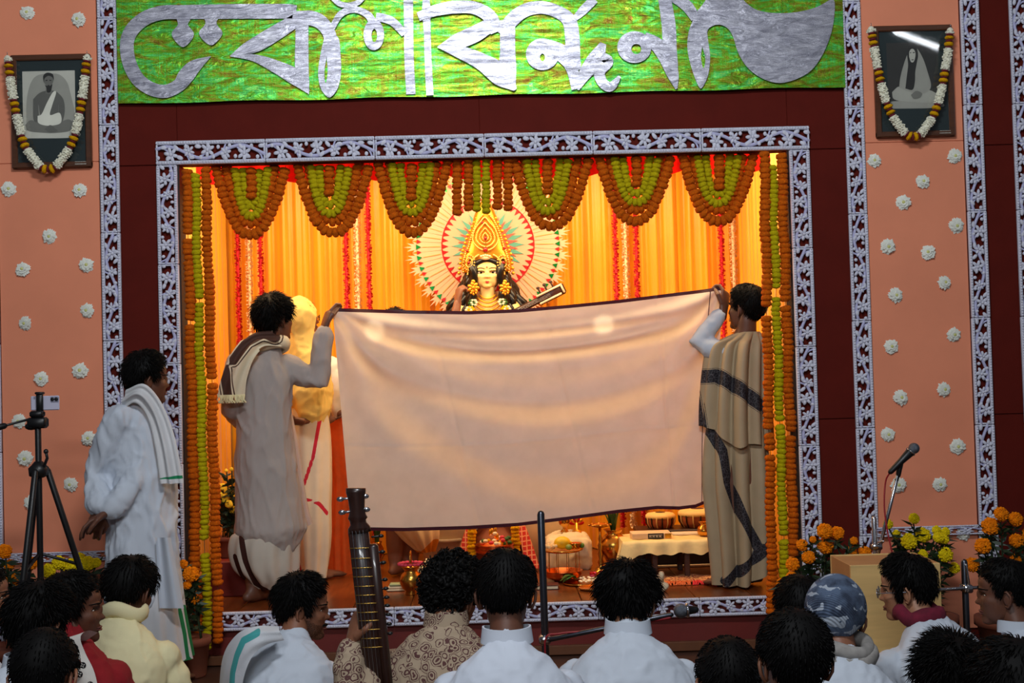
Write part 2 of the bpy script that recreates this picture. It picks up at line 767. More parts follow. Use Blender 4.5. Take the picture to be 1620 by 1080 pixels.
T = 1
z_top = 4.25
for x in (-2.865, -2.605, -1.968, 1.972, 2.607, 2.87):
    fret_run('trim_%d' % T, (x, YF - .014, 3.98 - .543 * 7.3), (x, YF - .014, 3.98), .1, 7)
    T += 1
fret_run('trim_%d' % T, (-1.725, YF - .014, 2.694), (1.727, YF - .014, 2.694), .124, 6); T += 1
fret_run('trim_%d' % T, (-1.67, YF - .014, .02), (-1.67, YF - .014, 2.63), .108, 5, True); T += 1
fret_run('trim_%d' % T, (1.671, YF - .014, .02), (1.671, YF - .014, 2.63), .108, 5); T += 1
fret_run('trim_%d' % T, (-1.6, YF - .014, .236), (1.6, YF - .014, .236), .098, 6); T += 1
for sx in (-1, 1):
    fret_run('baseboard_%s' % ('left' if sx < 0 else 'right'), (sx * 2.0, YF - .03, .6), (sx * 2.6, YF - .03, .6), .05, 1); T += 1

# ------------------------------------------------------------------ foil banner with the silver lettering
foil = N('green_holographic_foil')
v = foil.coord('Object', (1, 1, 1))
n1 = foil.noise(foil.coord('Object', (2, 1, 6)), 3.0, 5, .62, 1.4)
n2 = foil.noise(foil.coord('Object', (60, 1, 1.2)), 3, 2)
mixn = foil.math('ADD', foil.math('MULTIPLY', n1, .75), foil.math('MULTIPLY', n2, .22))
cc = foil.ramp(mixn, [(.33, rgb(128, 84, 14)), (.43, rgb(132, 150, 18)), (.51, rgb(96, 186, 34)), (.59, rgb(70, 210, 104)), (.68, rgb(205, 225, 60))])
sp = foil.noise(v, 420, 1)
cc = foil.mix(foil.math('MULTIPLY', foil.math('GREATER_THAN', sp, .62), .35), cc, rgb(235, 245, 160))
foil.l(cc, foil.b.inputs['Base Color'])
foil.b.inputs['Metallic'].default_value = .8
foil.b.inputs['Roughness'].default_value = .36
foil.bump(foil.noise(foil.coord('Object', (1.0, 1, 5)), 5, 5, .55, 1.8), .55, .014)
foil = foil.m
silver = N('silver_glitter_foil')
v = silver.coord('Object')
sp = silver.noise(v, 380, 2, .7)
big = silver.noise(silver.coord('Object', (1.5, 1, 5)), 5, 4, .6, 1)
f2 = silver.math('ADD', silver.math('MULTIPLY', sp, .6), silver.math('MULTIPLY', big, .4))
silver.l(silver.ramp(f2, [(.36, rgb(122, 122, 136)), (.5, rgb(176, 176, 190)), (.62, rgb(232, 232, 242))]), silver.b.inputs['Base Color'])
silver.b.inputs['Metallic'].default_value = .75
silver.b.inputs['Roughness'].default_value = .38
silver.bump(silver.noise(silver.coord('Object', (1.0, 1, 5)), 5, 5, .55, 1.8), .45, .014)
silver = silver.m

YB = YF - .035
bx = [-1.912] + [at(px, 100, YB).x for px in (260, 405, 548, 694, 838, 983, 1127, 1270)] + [1.925]
banner = thing('banner', 'shiny green foil banner with large silver lettering across the top of the wall', 'banner', (0, YB, 2.955))


def foil_y(x, z):
    q = np.array([[x * 1.0, 0, z * 3.2]])
    return YB + .006 * float(vnoise(q, 6, 3, 3)[0])


for i in range(len(bx) - 1):
    g = G()
    a, b = bx[i] - (.006 if i else 0), bx[i + 1]
    g.grid(lambda u, v: (a + (b - a) * u, foil_y(a + (b - a) * u, 2.957 + .75 * v) - .0015 * (i % 2), 2.957 + .75 * v + .003 * math.sin(9 * (a + (b - a) * u))), 14, 26)
    build('foil_sheet', g, foil, banner)


def b3(px, py, d):
    p = at(px, py, YB)
    return Vector((p.x, YB - .012 - .004 * d, p.z))


def letter_poly(out, holes=(), off=None):
    c = (lambda p: (off + p[0] / 5.4, p[1] / 5.4)) if off is not None else (lambda p: p)

    def sm(lp):
        q = bez([(p[0], p[1], 0) for p in lp] + [(lp[0][0], lp[0][1], 0)], len(lp) * 4)[:-1]
        return [(p.x, p.y) for p in q]
    g = G()
    g.poly(sm([c(p) for p in out]), [sm([c(p) for p in h]) for h in holes], b3)
    return g


def letter_ribbon(path, wd, off=None):
    c = (lambda p: (off + p[0] / 5.4, p[1] / 5.4)) if off is not None else (lambda p: p)
    k = 1 / 5.4 if off is not None else 1
    P = [c(p) for p in path]
    if not isinstance(wd, (list, tuple)):
        wd = [wd] * len(P)
    q = bez([(p[0], p[1], w_ * k * 1.0) for p, w_ in zip(P, wd)], len(P) * 6)
    Lf, Rf = [], []
    for i, p in enumerate(q):
        t = q[min(i + 1, len(q) - 1)] - q[max(i - 1, 0)]
        n = Vector((-t.y, t.x, 0)).normalized()
        h = max(p.z, .8) / 2
        Lf.append((p.x + n.x * h, p.y + n.y * h))
        Rf.append((p.x - n.x * h, p.y - n.y * h))
    g = G()
    n = len(q)
    vs = [b3(a, b, 1) for a, b in Lf] + [b3(a, b, 1) for a, b in Rf] + [b3(a, b, 0) for a, b in Lf] + [b3(a, b, 0) for a, b in Rf]
    fs = []
    for i in range(n - 1):
        fs.append((i, i + 1, n + i + 1, n + i))
        fs.append((2 * n + i, 3 * n + i, 3 * n + i + 1, 2 * n + i + 1))
        fs.append((i, 2 * n + i, 2 * n + i + 1, i + 1))
        fs.append((n + i, n + i + 1, 3 * n + i + 1, 3 * n + i))
    fs.append((0, n, 3 * n, 2 * n))
    fs.append((n - 1, 3 * n - 1, 4 * n - 1, 2 * n - 1))
    g.add(vs, fs)
    return g


def oval(cx, cy, rx, ry, n=14):
    return [(cx + rx * math.cos(2 * PI * i / n), cy + ry * math.sin(2 * PI * i / n)) for i in range(n)]


A_, B_, C_, D_ = 180, 460, 740, 1040
LET = [
    [letter_ribbon([(1560, 112), (1500, 104), (1400, 103), (1000, 105), (600, 110), (420, 115), (280, 160), (180, 240), (128, 330), (120, 440), (150, 570), (220, 690), (330, 765), (450, 785), (560, 735), (625, 650), (700, 570), (835, 488)],
                   [120, 122, 125, 125, 120, 120, 120, 120, 118, 118, 118, 116, 114, 112, 112, 135, 110, 4], A_)],
    [letter_poly([(545, 170), (655, 170), (640, 210), (650, 235), (690, 290), (670, 350), (600, 410), (530, 355), (502, 290), (545, 235), (555, 210)], (), A_)],
    [letter_poly([(780, 165), (890, 165), (885, 195), (892, 225), (935, 285), (905, 345), (838, 395), (765, 345), (735, 285), (782, 225), (790, 195)], (), A_)],
    [letter_ribbon([(1000, 485), (1120, 430), (1240, 375), (1400, 280), (1560, 180)], [6, 90, 130, 130, 110], A_),
     letter_ribbon([(1000, 485), (1200, 500), (1400, 580), (1560, 670), (1665, 790)], [6, 60, 110, 130, 30], A_),
     letter_ribbon([(1615, 140), (1612, 300), (1612, 600), (1640, 700), (1668, 810)], [110, 110, 115, 70, 6], A_)],
    [letter_ribbon([(20, 150), (100, 160), (190, 165), (270, 205), (330, 290), (350, 400)], [90, 120, 125, 120, 110, 110], B_),
     letter_poly([(290, 330), (258, 470), (238, 620), (255, 750), (310, 828), (350, 832), (405, 760), (432, 640), (430, 500), (405, 320)], [[(310, 490), (291, 620), (301, 720), (319, 620)]], B_)],
    [letter_ribbon([(355, 250), (420, 140), (500, 95), (580, 95), (660, 135), (700, 190)], [50, 55, 55, 55, 60, 70], B_),
     letter_poly(oval(713, 305, 88, 132), [oval(717, 312, 24, 56, 10)], B_),
     letter_ribbon([(730, 155), (800, 165), (880, 200), (975, 300)], [75, 72, 70, 60], B_),
     letter_ribbon([(350, -20), (420, 40), (500, 55), (580, 30), (630, -20)], [40, 46, 46, 44, 40], B_)],
    [letter_ribbon([(1005, -20), (1008, 200), (1012, 500), (1022, 700), (1028, 810)], 80, B_)],
    [letter_ribbon([(1158, -20), (1160, 110), (1168, 300), (1176, 550), (1190, 820)], [58, 70, 58, 60, 62], B_)],
    [letter_ribbon([(662, 28), (690, 18), (720, 13), (750, 14), (775, 28), (786, 52)], [14, 18, 20, 20, 21, 20]),
     letter_ribbon([(692, 76), (722, 67), (750, 56), (784, 36)], [1, 22, 26, 20]),
     letter_ribbon([(692, 76), (722, 82), (760, 98), (795, 122), (815, 143)], [1, 18, 26, 34, 6]),
     letter_ribbon([(803, 34), (803, 80), (804, 115), (815, 144)], [24, 24, 26, 2])],
    [letter_ribbon([(795, 56), (808, 35), (830, 18), (856, 13), (882, 20), (900, 34), (905, 60), (906, 85), (908, 112)], [20, 22, 21, 20, 20, 22, 23, 23, 22]),
     letter_poly(oval(858, 87, 26, 25), [oval(858, 92, 4, 6, 8)]),
     letter_ribbon([(866, 74), (886, 84), (900, 98), (906, 115), (912, 142)], [22, 26, 24, 18, 16]),
     letter_ribbon([(908, 32), (922, 18), (940, 0)], [8, 14, 14])],
    [letter_ribbon([(912, 142), (925, 118), (942, 95), (954, 70)], [8, 20, 26, 10]),
     letter_ribbon([(945, 88), (962, 98), (948, 114), (953, 132), (966, 138), (980, 122)], [12, 16, 18, 16, 15, 5])],
    [letter_poly(oval(1003, 76, 27, 25), [oval(1006, 79, 8, 8, 10)]),
     letter_ribbon([(1018, 60), (1038, 72), (1053, 92), (1064, 120), (1070, 141)], [16, 22, 24, 18, 2])],
    [letter_ribbon([(1050, -6), (1057, 40), (1059, 80), (1061, 110), (1069, 142)], [20, 22, 22, 22, 2]),
     letter_ribbon([(1064, -4), (1085, 10), (1100, 30)], [16, 18, 16])],
    [letter_poly([(330, 110), (380, 50), (440, -20), (560, -30), (690, -25), (760, 40), (850, 95), (1000, 120), (1180, 112), (1350, 70), (1470, 5), (1500, 10), (1508, 90), (1480, 280), (1400, 480), (1280, 630), (1080, 712), (920, 690), (780, 600), (690, 470), (640, 320), (590, 245), (510, 218), (430, 255), (425, 330), (445, 480), (430, 640), (380, 752), (345, 740), (285, 580), (252, 420), (265, 270), (310, 160)], [[(378, 400), (368, 500), (388, 590), (405, 510)]], D_)],
]
for li, pieces in enumerate(LET):
    g = G()
    for j, p in enumerate(pieces):
        g.add([(x, y - .0007 * j - .0021 * (li % 3), z) for x, y, z in p.v], p.f)
    build('letter', g, silver, banner, smooth=False)

# ================================================================== ON THE STAGE
satin = M('golden_satin', (250, 168, 20), .38, var=.07, scale=4, bump=.05, bscale=300, sheen=.3)
redcloth = M('red_pelmet_cloth', (216, 26, 20), .6, var=.15, transl=.5)
gold = M('gold_ornament', (232, 168, 50), .32, metal=.75, var=.2, scale=60)
brass = M('polished_brass', (206, 150, 66), .25, metal=1, var=.15, scale=12)
copper = M('polished_copper', (206, 112, 62), .26, metal=1, var=.15, scale=12)
darkwood = M('dark_table_wood', (58, 30, 18), .45, var=.3, scale=10, stretch=(1, 8, 8))
whitecloth = M('white_altar_cloth', (226, 206, 170), .8, var=.06, bump=.15, bscale=200)
black = M('black_plastic', (16, 16, 18), .4)
chrome = M('chrome_tube', (190, 190, 196), .18, metal=1, var=.05)
greenleaf = M('green_leaf', (52, 92, 30), .5, var=.35, scale=30)
darkleaf = M('dark_green_leaf', (26, 48, 20), .55, var=.4, scale=40)

# ---- curtains


def pleat(u, per, seed):
    a = u * per * 2 * PI
    return .55 * math.sin(a + .9 * math.sin(a * .37 + seed)) + .3 * math.sin(a * 2.1 + seed * 2) + .35 * math.sin(a * .5 + seed * 3)


def curtain(name, label, x0, y0, x1, y1, z0, z1, per, amp, seed, mt=satin, group=None):
    g = G()
    d = Vector((x1 - x0, y1 - y0, 0))
    nrm = Vector((-d.y, d.x, 0)).normalized()

    def fn(u, v):
        z = z0 + (z1 - z0) * v
        a = amp * (1 - .35 * v) * pleat(u + .004 * math.sin(6 * v + seed), per, seed)
        return Vector((x0, y0, z)) + d * u + nrm * a
    n = int(per * 9)
    g.grid(fn, n, 10)
    return build(name, g, mt, origin=((x0 + x1) / 2, (y0 + y1) / 2, z0), label=label, category='curtain', group=group)


def X8(px, Y=8.6):
    return at(px, 420, Y).x


edges = [352, 455, 566, 680, 862, 992, 1075, 1195]
nm = ['leftmost width of the golden pleated backdrop, in the back corner', 'golden pleated backdrop width behind the man in white kurta and scarf', 'golden pleated backdrop width left of the halo',
      'golden pleated backdrop width directly behind the white halo', 'golden pleated backdrop width just right of the halo', 'golden pleated backdrop width above the right half of the held sheet',
      'rightmost width of the golden pleated backdrop, behind the shawled man']
for i in range(7):
    xa, xb = X8(edges[i]) - .005, X8(edges[i + 1]) + .005
    curtain('backdrop_curtain', nm[i], xa, 8.62 + .012 * (i % 2), xb, 8.62 + .012 * (i % 2), ZS + .004, 3.265, max(3, (xb - xa) / .115), .050, i * 1.7)
curtain('side_curtain', 'golden side curtain with narrow pleats on the left of the stage', -1.70, 6.86, -1.77, 8.58, ZS + .004, 3.1, 26, .016, 2.2)
curtain('side_curtain', 'golden side curtain with narrow pleats on the right of the stage', 1.72, 8.58, 1.665, 6.86, ZS + .004, 3.1, 26, .016, 4.1)
# red pelmet, scalloped
g = G()


def pel(u, v):
    x = -1.58 + 3.16 * u
    b = 2.60 - .05 * abs(math.sin(u * PI * 7)) ** .6
    return Vector((x, 6.93 + .012 * math.sin(u * 170) * (1.2 - v), b + (3.27 - b) * v))


g.grid(pel, 240, 6)
build('pelmet', g, redcloth, origin=(0, 6.93, 2.6), label='short red gathered pelmet behind the marigold swags under the frame top', category='pelmet')

# ---- fluffy red and white strands hanging in front of the backdrop


def fluffy(mname, L, r0, mt, seed, step=.016):
    r = random.Random(seed)
    g = G()
    n = int(L / step)
    for i in range(n):
        z = -L + step * (i + .5)
        g.mi = 0
        for k in range(7):
            a = r.uniform(0, 2 * PI)
            t = Vector((math.cos(a), math.sin(a), r.uniform(-.5, .5)))
            s = Vector((-t.y, t.x, 0)) * r0 * .35
            c = Vector((0, 0, z + r.uniform(-.006, .006)))
            tip = c + t * r0 * r.uniform(.85, 1.2)
            g.add([c - s * .3, tip - s + Vector((0, 0, .004)), tip + s * .8 - Vector((0, 0, .006)), c + s * .3], [(0, 1, 2, 3)])
    g.tube([(0, 0, -L), (0, 0, 0)], r0 * .5, 6, caps=False)
    return g.mesh(mname, mt)


redfl = M('red_paper_fringe', (214, 26, 46), .7, var=.25, scale=40)
whitefl = M('cream_paper_fringe', (246, 214, 170), .7, var=.12, scale=40)
ME_RED = fluffy('red_fringe', 2.55, .021, redfl, 1)
ME_WHT = fluffy('white_fringe', 2.55, .023, whitefl, 2)
for gi, (xs, where) in enumerate((((375, 393, 411), 'far left backdrop trio'), ((547, 565, 583), 'backdrop trio left of the halo'), ((975, 991, 1008), 'backdrop trio right of the halo'), ((1143, 1162, 1180), 'far right backdrop trio beside the shawled man'))):
    for j, px in enumerate(xs):
        o = put('fringe_strand', ME_WHT if j == 1 else ME_RED, label='%s fluffy paper strand, %s of the %s' % (('red', 'cream', 'red')[j], ('left', 'middle', 'right')[j], where), category='garland', group='fluffy strands on the backdrop')
        o.location = (X8(px, 8.54), 8.565, 2.98)
        o.rotation_euler = (0, 0, gi * 1.3 + j)

# ---- marigolds


def marigold_mesh(name, mt, seed, flat=.62, nu=18, nv=11, ruff=.12, fq=13):
    r = np.random.RandomState(seed)
    g = G()
    g.ell((0, 0, 0), (1, 1, flat), nu, nv)
    P = np.array(g.v)
    n = vnoise(P, fq, seed, 2)
    rad = np.hypot(P[:, 0], P[:, 1]) + 1e-6
    P[:, :2] *= (np.minimum(1, rad ** .62) / rad)[:, None]
    P = P * (1 + ruff * n + r.uniform(-.07, .07, len(P)))[:, None]
    g.v = [tuple(p) for p in P]
    return g.mesh(name, mt, smooth=True)


m_or = M('orange_marigold', (216, 100, 6), .85, var=.35, scale=3.2, bump=1, bscale=11, spec=.15)
m_ye = M('lime_marigold', (204, 186, 10), .85, var=.25, scale=3.2, bump=1, bscale=11, spec=.15)
m_gold = M('golden_marigold', (240, 176, 6), .85, var=.25, scale=3.2, bump=1, bscale=11, spec=.15)
OR = [marigold_mesh('marigold_orange', m_or, s) for s in range(4)]
YE = [marigold_mesh('marigold_lime', m_ye, s + 10) for s in range(4)]
GO = [marigold_mesh('marigold_golden', m_gold, s + 20) for s in range(3)]
thread = M('garland_thread', (90, 70, 30), .8)
rg = random.Random(3)


def strand(path, dia, meshes, label, group=None, pitch=.62, gaps=(), mate=None):
    """a garland: marigolds strung along a path of world points; gaps = (z0, z1) bare stretches of thread"""
    pts = [Vector(p) for p in path]
    top = max(pts, key=lambda p: p.z)
    t = thing('marigold_garland', label, 'garland', top, group)
    g = G()
    g.tube(pts[::max(1, len(pts) // 24)] + [pts[-1]], .0016, 4, caps=False)
    build('thread', g, thread, t)
    acc = 0
    step = dia * pitch
    nxt = step * .5
    for i in range(len(pts) - 1):
        a, b = pts[i], pts[i + 1]
        L = (b - a).length
        while acc + L >= nxt:
            p = a + (b - a) * ((nxt - acc) / L)
            nxt += step * rg.uniform(.92, 1.06)
            if any(lo < p.z < hi for lo, hi in gaps):
                continue
            o = put('marigold', rg.choice(meshes), t)
            o.location = p - top + Vector((rg.uniform(-.002, .002), rg.uniform(-.004, .004), 0))
            q = (b - a).to_track_quat('Z', 'Y')
            o.rotation_mode = 'QUATERNION'
            o.rotation_quaternion = q @ Quaternion((0, 0, 1), rg.uniform(0, 6)) @ Quaternion((1, 0, 0), rg.uniform(-.22, .22))
            s = dia / 2 * 1.2 * rg.uniform(.92, 1.08)
            o.scale = (s, s, s)
        acc += L
    return t


def swag_path(xl, xr, yt, yb, Y, p=2.4, n=60):
    out = []
    cx, hw = (xl + xr) / 2, (xr - xl) / 2
    for i in range(n + 1):
        a = PI * i / n
        u = -math.cos(a)
        y = yb - (yb - yt) * abs(u) ** p
        out.append(at(cx + hw * u * (1 - .06 * (1 - abs(u))), y, Y))
    return out


ordn = ['first', 'second', 'third', 'fourth', 'fifth', 'sixth']
SW = [(341, 452, 262, 371, 372, 424, 342, 398, 318), (470, 585, 258, 368, 492, 552, 338, 521, 313), (598, 708, 255, 368, 620, 682, 336, 651, 320),
      (812, 932, 248, 358, 833, 899, 334, 866, 305), (947, 1062, 244, 350, 972, 1041, 320, 1007, 297), (1079, 1193, 241, 350, 1103, 1168, 322, 1138, 298)]
for i, (xl, xr, yt, yb, yl, yr, ybb, tx, ty) in enumerate(SW):
    side = 'from the left'
    gr = 'marigold swags under the frame top'
    strand(swag_path(xl, xr, yt, yb, 6.74), .048, OR, 'outermost orange strand of the %s marigold swag %s' % (ordn[i], side), gr)
    strand(swag_path(xl + 17, xr - 17, yt, yb - 17, 6.755), .046, OR, 'second orange strand of the %s marigold swag %s' % (ordn[i], side), gr)
    strand(swag_path(yl, yr, yt + 4, ybb, 6.735, 3.0), .041, YE, 'longer lime yellow strand of the %s marigold swag %s' % (ordn[i], side), gr)
    strand(swag_path(yl + 13, yr - 13, yt + 4, ybb - 14, 6.75, 3.2), .040, YE, 'shorter lime yellow strand of the %s marigold swag %s' % (ordn[i], side), gr)
    strand([at(tx, yt + 4, 6.73), at(tx, (yt + ty) / 2, 6.73), at(tx, ty, 6.73)], .049, OR, 'short orange tail hanging inside the %s marigold swag %s' % (ordn[i], side), gr, pitch=.66)
for j, (px, yb, ms, lb) in enumerate(((723, 340, OR, 'leftmost orange strand'), (741, 340, OR, 'second orange strand'), (754, 341, YE, 'left lime yellow strand'), (769, 341, YE, 'right lime yellow strand'), (787, 337, OR, 'third orange strand'), (804, 334, OR, 'rightmost orange strand'))):
    strand([at(px, 249, 6.74 - .012 * (j % 2)), at(px, 300, 6.74 - .012 * (j % 2)), at(px, yb - 4, 6.74 - .012 * (j % 2))], .046 if ms is OR else .04, ms, '%s of the straight marigold bunch above the crown' % lb, 'straight marigold bunch above the crown', pitch=.62)


def vstrand(x0, y0, x1, y1, dia, ms, lb, gaps, Y=6.6):
    a, b = at(x0, y0, Y), at(x1, y1, Y)
    n = 60
    path = [a + (b - a) * (i / n) + Vector((.004 * math.sin(i * .5), 0, 0)) for i in range(n + 1)]
    path = [Vector((p.x, p.y + (.05 if p.z > .4 else .0), p.z)) if False else p for p in path]
    gz = [(at((x0 + x1) / 2, b_, Y).z, at((x0 + x1) / 2, a_, Y).z) for a_, b_ in gaps]
    strand(path, dia, ms, lb, 'long marigold strands down both sides of the opening', .6, gz)


vstrand(296, 268, 313, 1034, .048, OR, 'outer orange marigold strand down the left side of the stage opening', [(366, 374), (506, 512), (905, 912)])
vstrand(309, 275, 329, 1030, .042, YE, 'lime yellow marigold strand down the left side of the stage opening', [(473, 481), (636, 642), (853, 879)])
vstrand(325, 265, 346, 1016, .046, OR, 'inner orange marigold strand down the left side of the stage opening', [(388, 392), (596, 606), (923, 930)])
vstrand(1209, 240, 1222, 968, .047, OR, 'inner orange marigold strand down the right side of the stage opening', [(482, 497), (676, 682), (714, 720)])
vstrand(1222, 262, 1241, 915, .042, YE, 'lime yellow marigold strand down the right side of the stage opening', [(455, 473), (661, 674), (845, 858)])
vstrand(1236, 243, 1256, 880, .047, OR, 'outer orange marigold strand down the right side of the stage opening', [(478, 486), (685, 692), (703, 709)])

# ------------------------------------------------------------------ head shape (shared by the idol and all people)


def head_radius(D, round_=1.0):
    """distance from the head centre to the skin along unit directions D; face looks along +Y"""
    E = [((0, -.018, .034), (.0765, .096, .088)),
         ((0, .022, -.025), (.064 * round_, .064, .085)),
         ((0, .024, -.060), (.055 * round_, .056, .058)),
         ((.034, .008, -.055), (.023 * round_, .036, .040)), ((-.034, .008, -.055), (.023 * round_, .036, .040)),
         ((0, .061, -.097), (.025 * round_, .027, .020)),
         ((.034, .044, -.020), (.026, .033, .026)), ((-.034, .044, -.020), (.026, .033, .026)),
         ((.022, .064, .024), (.026, .020, .011)), ((-.022, .064, .024), (.026, .020, .011)),
         ((0, .052, .045), (.052, .030, .036)),
         ((0, .071, .000), (.0115, .022, .028)), ((0, .077, -.026), (.0145, .0265, .013)),
         ((.0155, .071, -.030), (.0095, .017, .0095)), ((-.0155, .071, -.030), (.0095, .017, .0095)),
         ((0, .056, -.057), (.028, .026, .020)),
         ((0, .066, -.060), (.021, .0245, .0065)), ((0, .064, -.0715), (.018, .0245, .007))]
    k = .0028
    acc = np.zeros(len(D))
    for c, r in E:
        c = np.array(c)
        r = np.array(r)
        d = D / r
        o = -c / r
        A = (d * d).sum(1)
        B = (d * o).sum(1)
        C = (o * o).sum() - 1
        disc = B * B - A * C
        t = np.where(disc > 0, (-B + np.sqrt(np.maximum(disc, 0))) / A, (-B - 2.2 * np.sqrt(np.maximum(-disc, 0))) / A)
        acc += np.exp((t - .1) / k)
    R = .1 + k * np.log(acc + 1e-30)
    for sx in (-1, 1):                       # eye sockets
        e = np.array([sx * .031, .088, .006])
        e /= np.linalg.norm(e)
        ang = np.arccos(np.clip(D @ e, -1, 1))
        R -= .0085 * np.exp(-(ang / .16) ** 2)
    return R


def head_grid(nu=72, nv=54):
    D = []
    for j in range(nv + 1):
        ph = PI * j / nv
        for i in range(nu):
            th = 2 * PI * i / nu
            D.append((math.sin(ph) * math.cos(th), math.sin(ph) * math.sin(th), math.cos(ph)))
    F = []
    for j in range(nv):
        for i in range(nu):
            i2 = (i + 1) % nu
            F.append((j * nu + i, (j + 1) * nu + i, (j + 1) * nu + i2, j * nu + i2))
    return np.array(D), F


HD, HF = head_grid()
HR = head_radius(HD)


def smooth_interp(x, xs, ys):
    return np.interp(x, xs, ys)


def xf(mat, pts):
    A = np.array(mat)
    return pts @ A[:3, :3].T + A[:3, 3]


skin_idol = M('painted_clay_skin', (250, 214, 140), .45, var=.03)
black_hair = M('black_hair', (8, 7, 7), .62, var=.3, scale=60, spec=.14, stretch=(1, 1, .2))
eye_white = M('eye_white', (228, 220, 208), .3, var=.02)
eye_dark = M('eye_dark', (18, 10, 8), .2, var=.02)
lipred = M('red_paint', (190, 40, 34), .4)


def face_point(Hm, x, z, lift=.0, sc=None):
    """point on the face surface at lateral x and height z (head space)"""
    y = .1
    for _ in range(12):
        d = np.array([[x, y, z]])
        n = np.linalg.norm(d)
        R = head_radius(d / n)[0]
        y = math.sqrt(max(R * R - x * x - z * z, 1e-5))
    return Hm @ Vector((x, y + lift, z))


# ---- the goddess idol
IY = 8.2
fc = at(770.5, 434, IY)
Hm = Matrix.Translation(fc + Vector((0, .03, .008))) @ Matrix.Rotation(PI, 4, 'Z') @ Matrix.Rotation(math.radians(-3), 4, 'X') @ Matrix.Diagonal((1.24, .95, .82, 1))
idol = thing('goddess_idol', 'painted clay goddess idol with tall gold crown and long black hair before a white halo', 'statue', (fc.x, IY, .93))
g = G()
Pn = xf(Hm, HD * head_radius(HD, .96)[:, None])
g.add([tuple(p) for p in Pn], HF)
neck0 = fc + Vector((0, .03, -.06))
g.tube([neck0, fc + Vector((0, .035, -.13)), fc + Vector((0, .035, -.17))], [.05, .045, .055], 14)
g.tube([fc + Vector((0, .04, -.165)), fc + Vector((0, .045, -.22)), fc + Vector((0, .05, -.36)), fc + Vector((0, .05, -.55)), fc + Vector((0, .05, -.75))], [(.06, .05), (.17, .07), (.15, .095), (.12, .08), (.16, .10)], 20, side=(1, 0, 0))
for sx in (-1, 1):                                         # arms
    a = fc + Vector((sx * .16, .04, -.215))
    e = fc + Vector((sx * .24, -.02, -.45))
    h = fc + Vector((sx * .10, -.17, -.36 if sx < 0 else -.30))
    g.tube([a, (a + e) / 2, e, (e + h) / 2, h], [.05, .046, .04, .034, .026], 10)
    for k in range(4):
        g.tube([h + Vector((0, -.01, .012 * k - .02)), h + Vector((-sx * .05, -.02, .012 * k - .02))], .008, 6)
build('body', g, skin_idol, idol)
for sx in (-1, 1):                                         # painted eyes
    g = G()
    p = face_point(Hm, sx * .031, .006, -.0035)
    g.mi = 0
    g.ell(p, (.0225, .0075, .0105), 12, 8, Matrix.Rotation(sx * .12, 3, 'Y'))
    g.mi = 1
    g.ell(p + Vector((0, -.0045, 0)), (.0088, .004, .0095), 10, 6)
    build('eye', g, [eye_white, eye_dark], idol)
    g = G()
    arc = [face_point(Hm, sx * (.012 + .044 * t), .008 + .0135 * math.sin(PI * min(1, t * 1.05)) , .003) for t in np.linspace(0, 1, 7)]
    g.tube(arc, [.0014, .002, .0024, .0024, .0022, .0018, .001], 5)
    build('eyelid_line', g, eye_dark, idol)
    g = G()
    arc = [face_point(Hm, sx * (.010 + .048 * t), .028 + .016 * math.sin(PI * (.15 + .7 * t)), .002) for t in np.linspace(0, 1, 7)]
    g.tube(arc, [.001, .002, .0022, .002, .0018, .0014, .0008], 5)
    build('eyebrow', g, eye_dark, idol)
g = G()
g.ell(face_point(Hm, 0, -.0645, -.001), (.0145, .005, .004), 12, 6)
g.ell(face_point(Hm, 0, -.073, -.001), (.0115, .005, .0045), 12, 6)
build('lips', g, lipred, idol)
g = G()
g.ell(face_point(Hm, 0, .048, 0), (.005, .003, .006), 8, 6)
build('forehead_mark', g, lipred, idol)
# hair
g = G()
for sx in (-1, 1):
    for k in range(14):
        t = k / 13
        x0 = sx * (.084 + .014 * t)
        pts = []
        for j in range(15):
            q = j / 14
            pts.append(fc + Vector((x0 + sx * ((.03 + .17 * t) * q ** 1.1 + .012 * math.sin(q * 17 + k * 1.7)), -.015 + .12 * t + .012 * math.cos(q * 15 + k), .085 - .04 * t - (.35 + .05 * math.sin(k)) * q)))
        g.tube(pts, [.027 - .004 * (j / 14) for j in range(15)], 7)
hp = []
for (x, z) in ((-.103, -.03), (-.096, .03), (-.066, .066), (0, .088), (.066, .066), (.096, .03), (.103, -.03)):
    hp.append(fc + Vector((x, -.012 if abs(x) < .08 else .01, z + .004)))
g.tube(bez(hp, 30), .022, 8)
g.ell(fc + Vector((0, .07, .02)), (.10, .075, .12), 16, 10)
build('hair', g, M('idol_hair', (12, 9, 8), .35, var=.2), idol)
# crown
g = G()
s1 = 8.2 / 2000.0
cx = at(769, 400, IY).x
prof = [(436, 37), (425, 40), (412, 40), (401, 37), (390, 31), (378, 28), (365, 24.5), (352, 21), (343, 18.5), (333, 15), (322, 10), (314, 3)]
zz = [(at(769, y, IY).z, w_ * s1) for y, w_ in prof]


def crown_pt(u, v):
    a = PI * (u - .5) * 1.15
    f = v * (len(zz) - 1)
    i = min(int(f), len(zz) - 2)
    z = lerp(zz[i][0], zz[i + 1][0], f - i)
    r = lerp(zz[i][1], zz[i + 1][1], f - i)
    arch = max(0, .105 * (1 - (abs(math.sin(a)) / .82) ** 2)) if v < .5 else 0
    zl = fc.z + .015 + arch * .85
    z = max(z, zl) if v < .34 else z
    return Vector((cx + r * math.sin(a), IY - .055 * math.cos(a) + .03, z))


g.grid(crown_pt, 40, 30)
g.grid(lambda u, v: crown_pt(u, v) + Vector((0, .012, 0)), 40, 30)
crown = build('crown', g, gold, idol)
pearl = M('pearl', (250, 226, 180), .25, var=.05)
ruby = M('ruby_stone', (150, 20, 20), .15)
g = G()


def beads(path, r, n):
    P = bez(path, n)
    for p in P[::1]:
        g.ell(p, r, 6, 5)


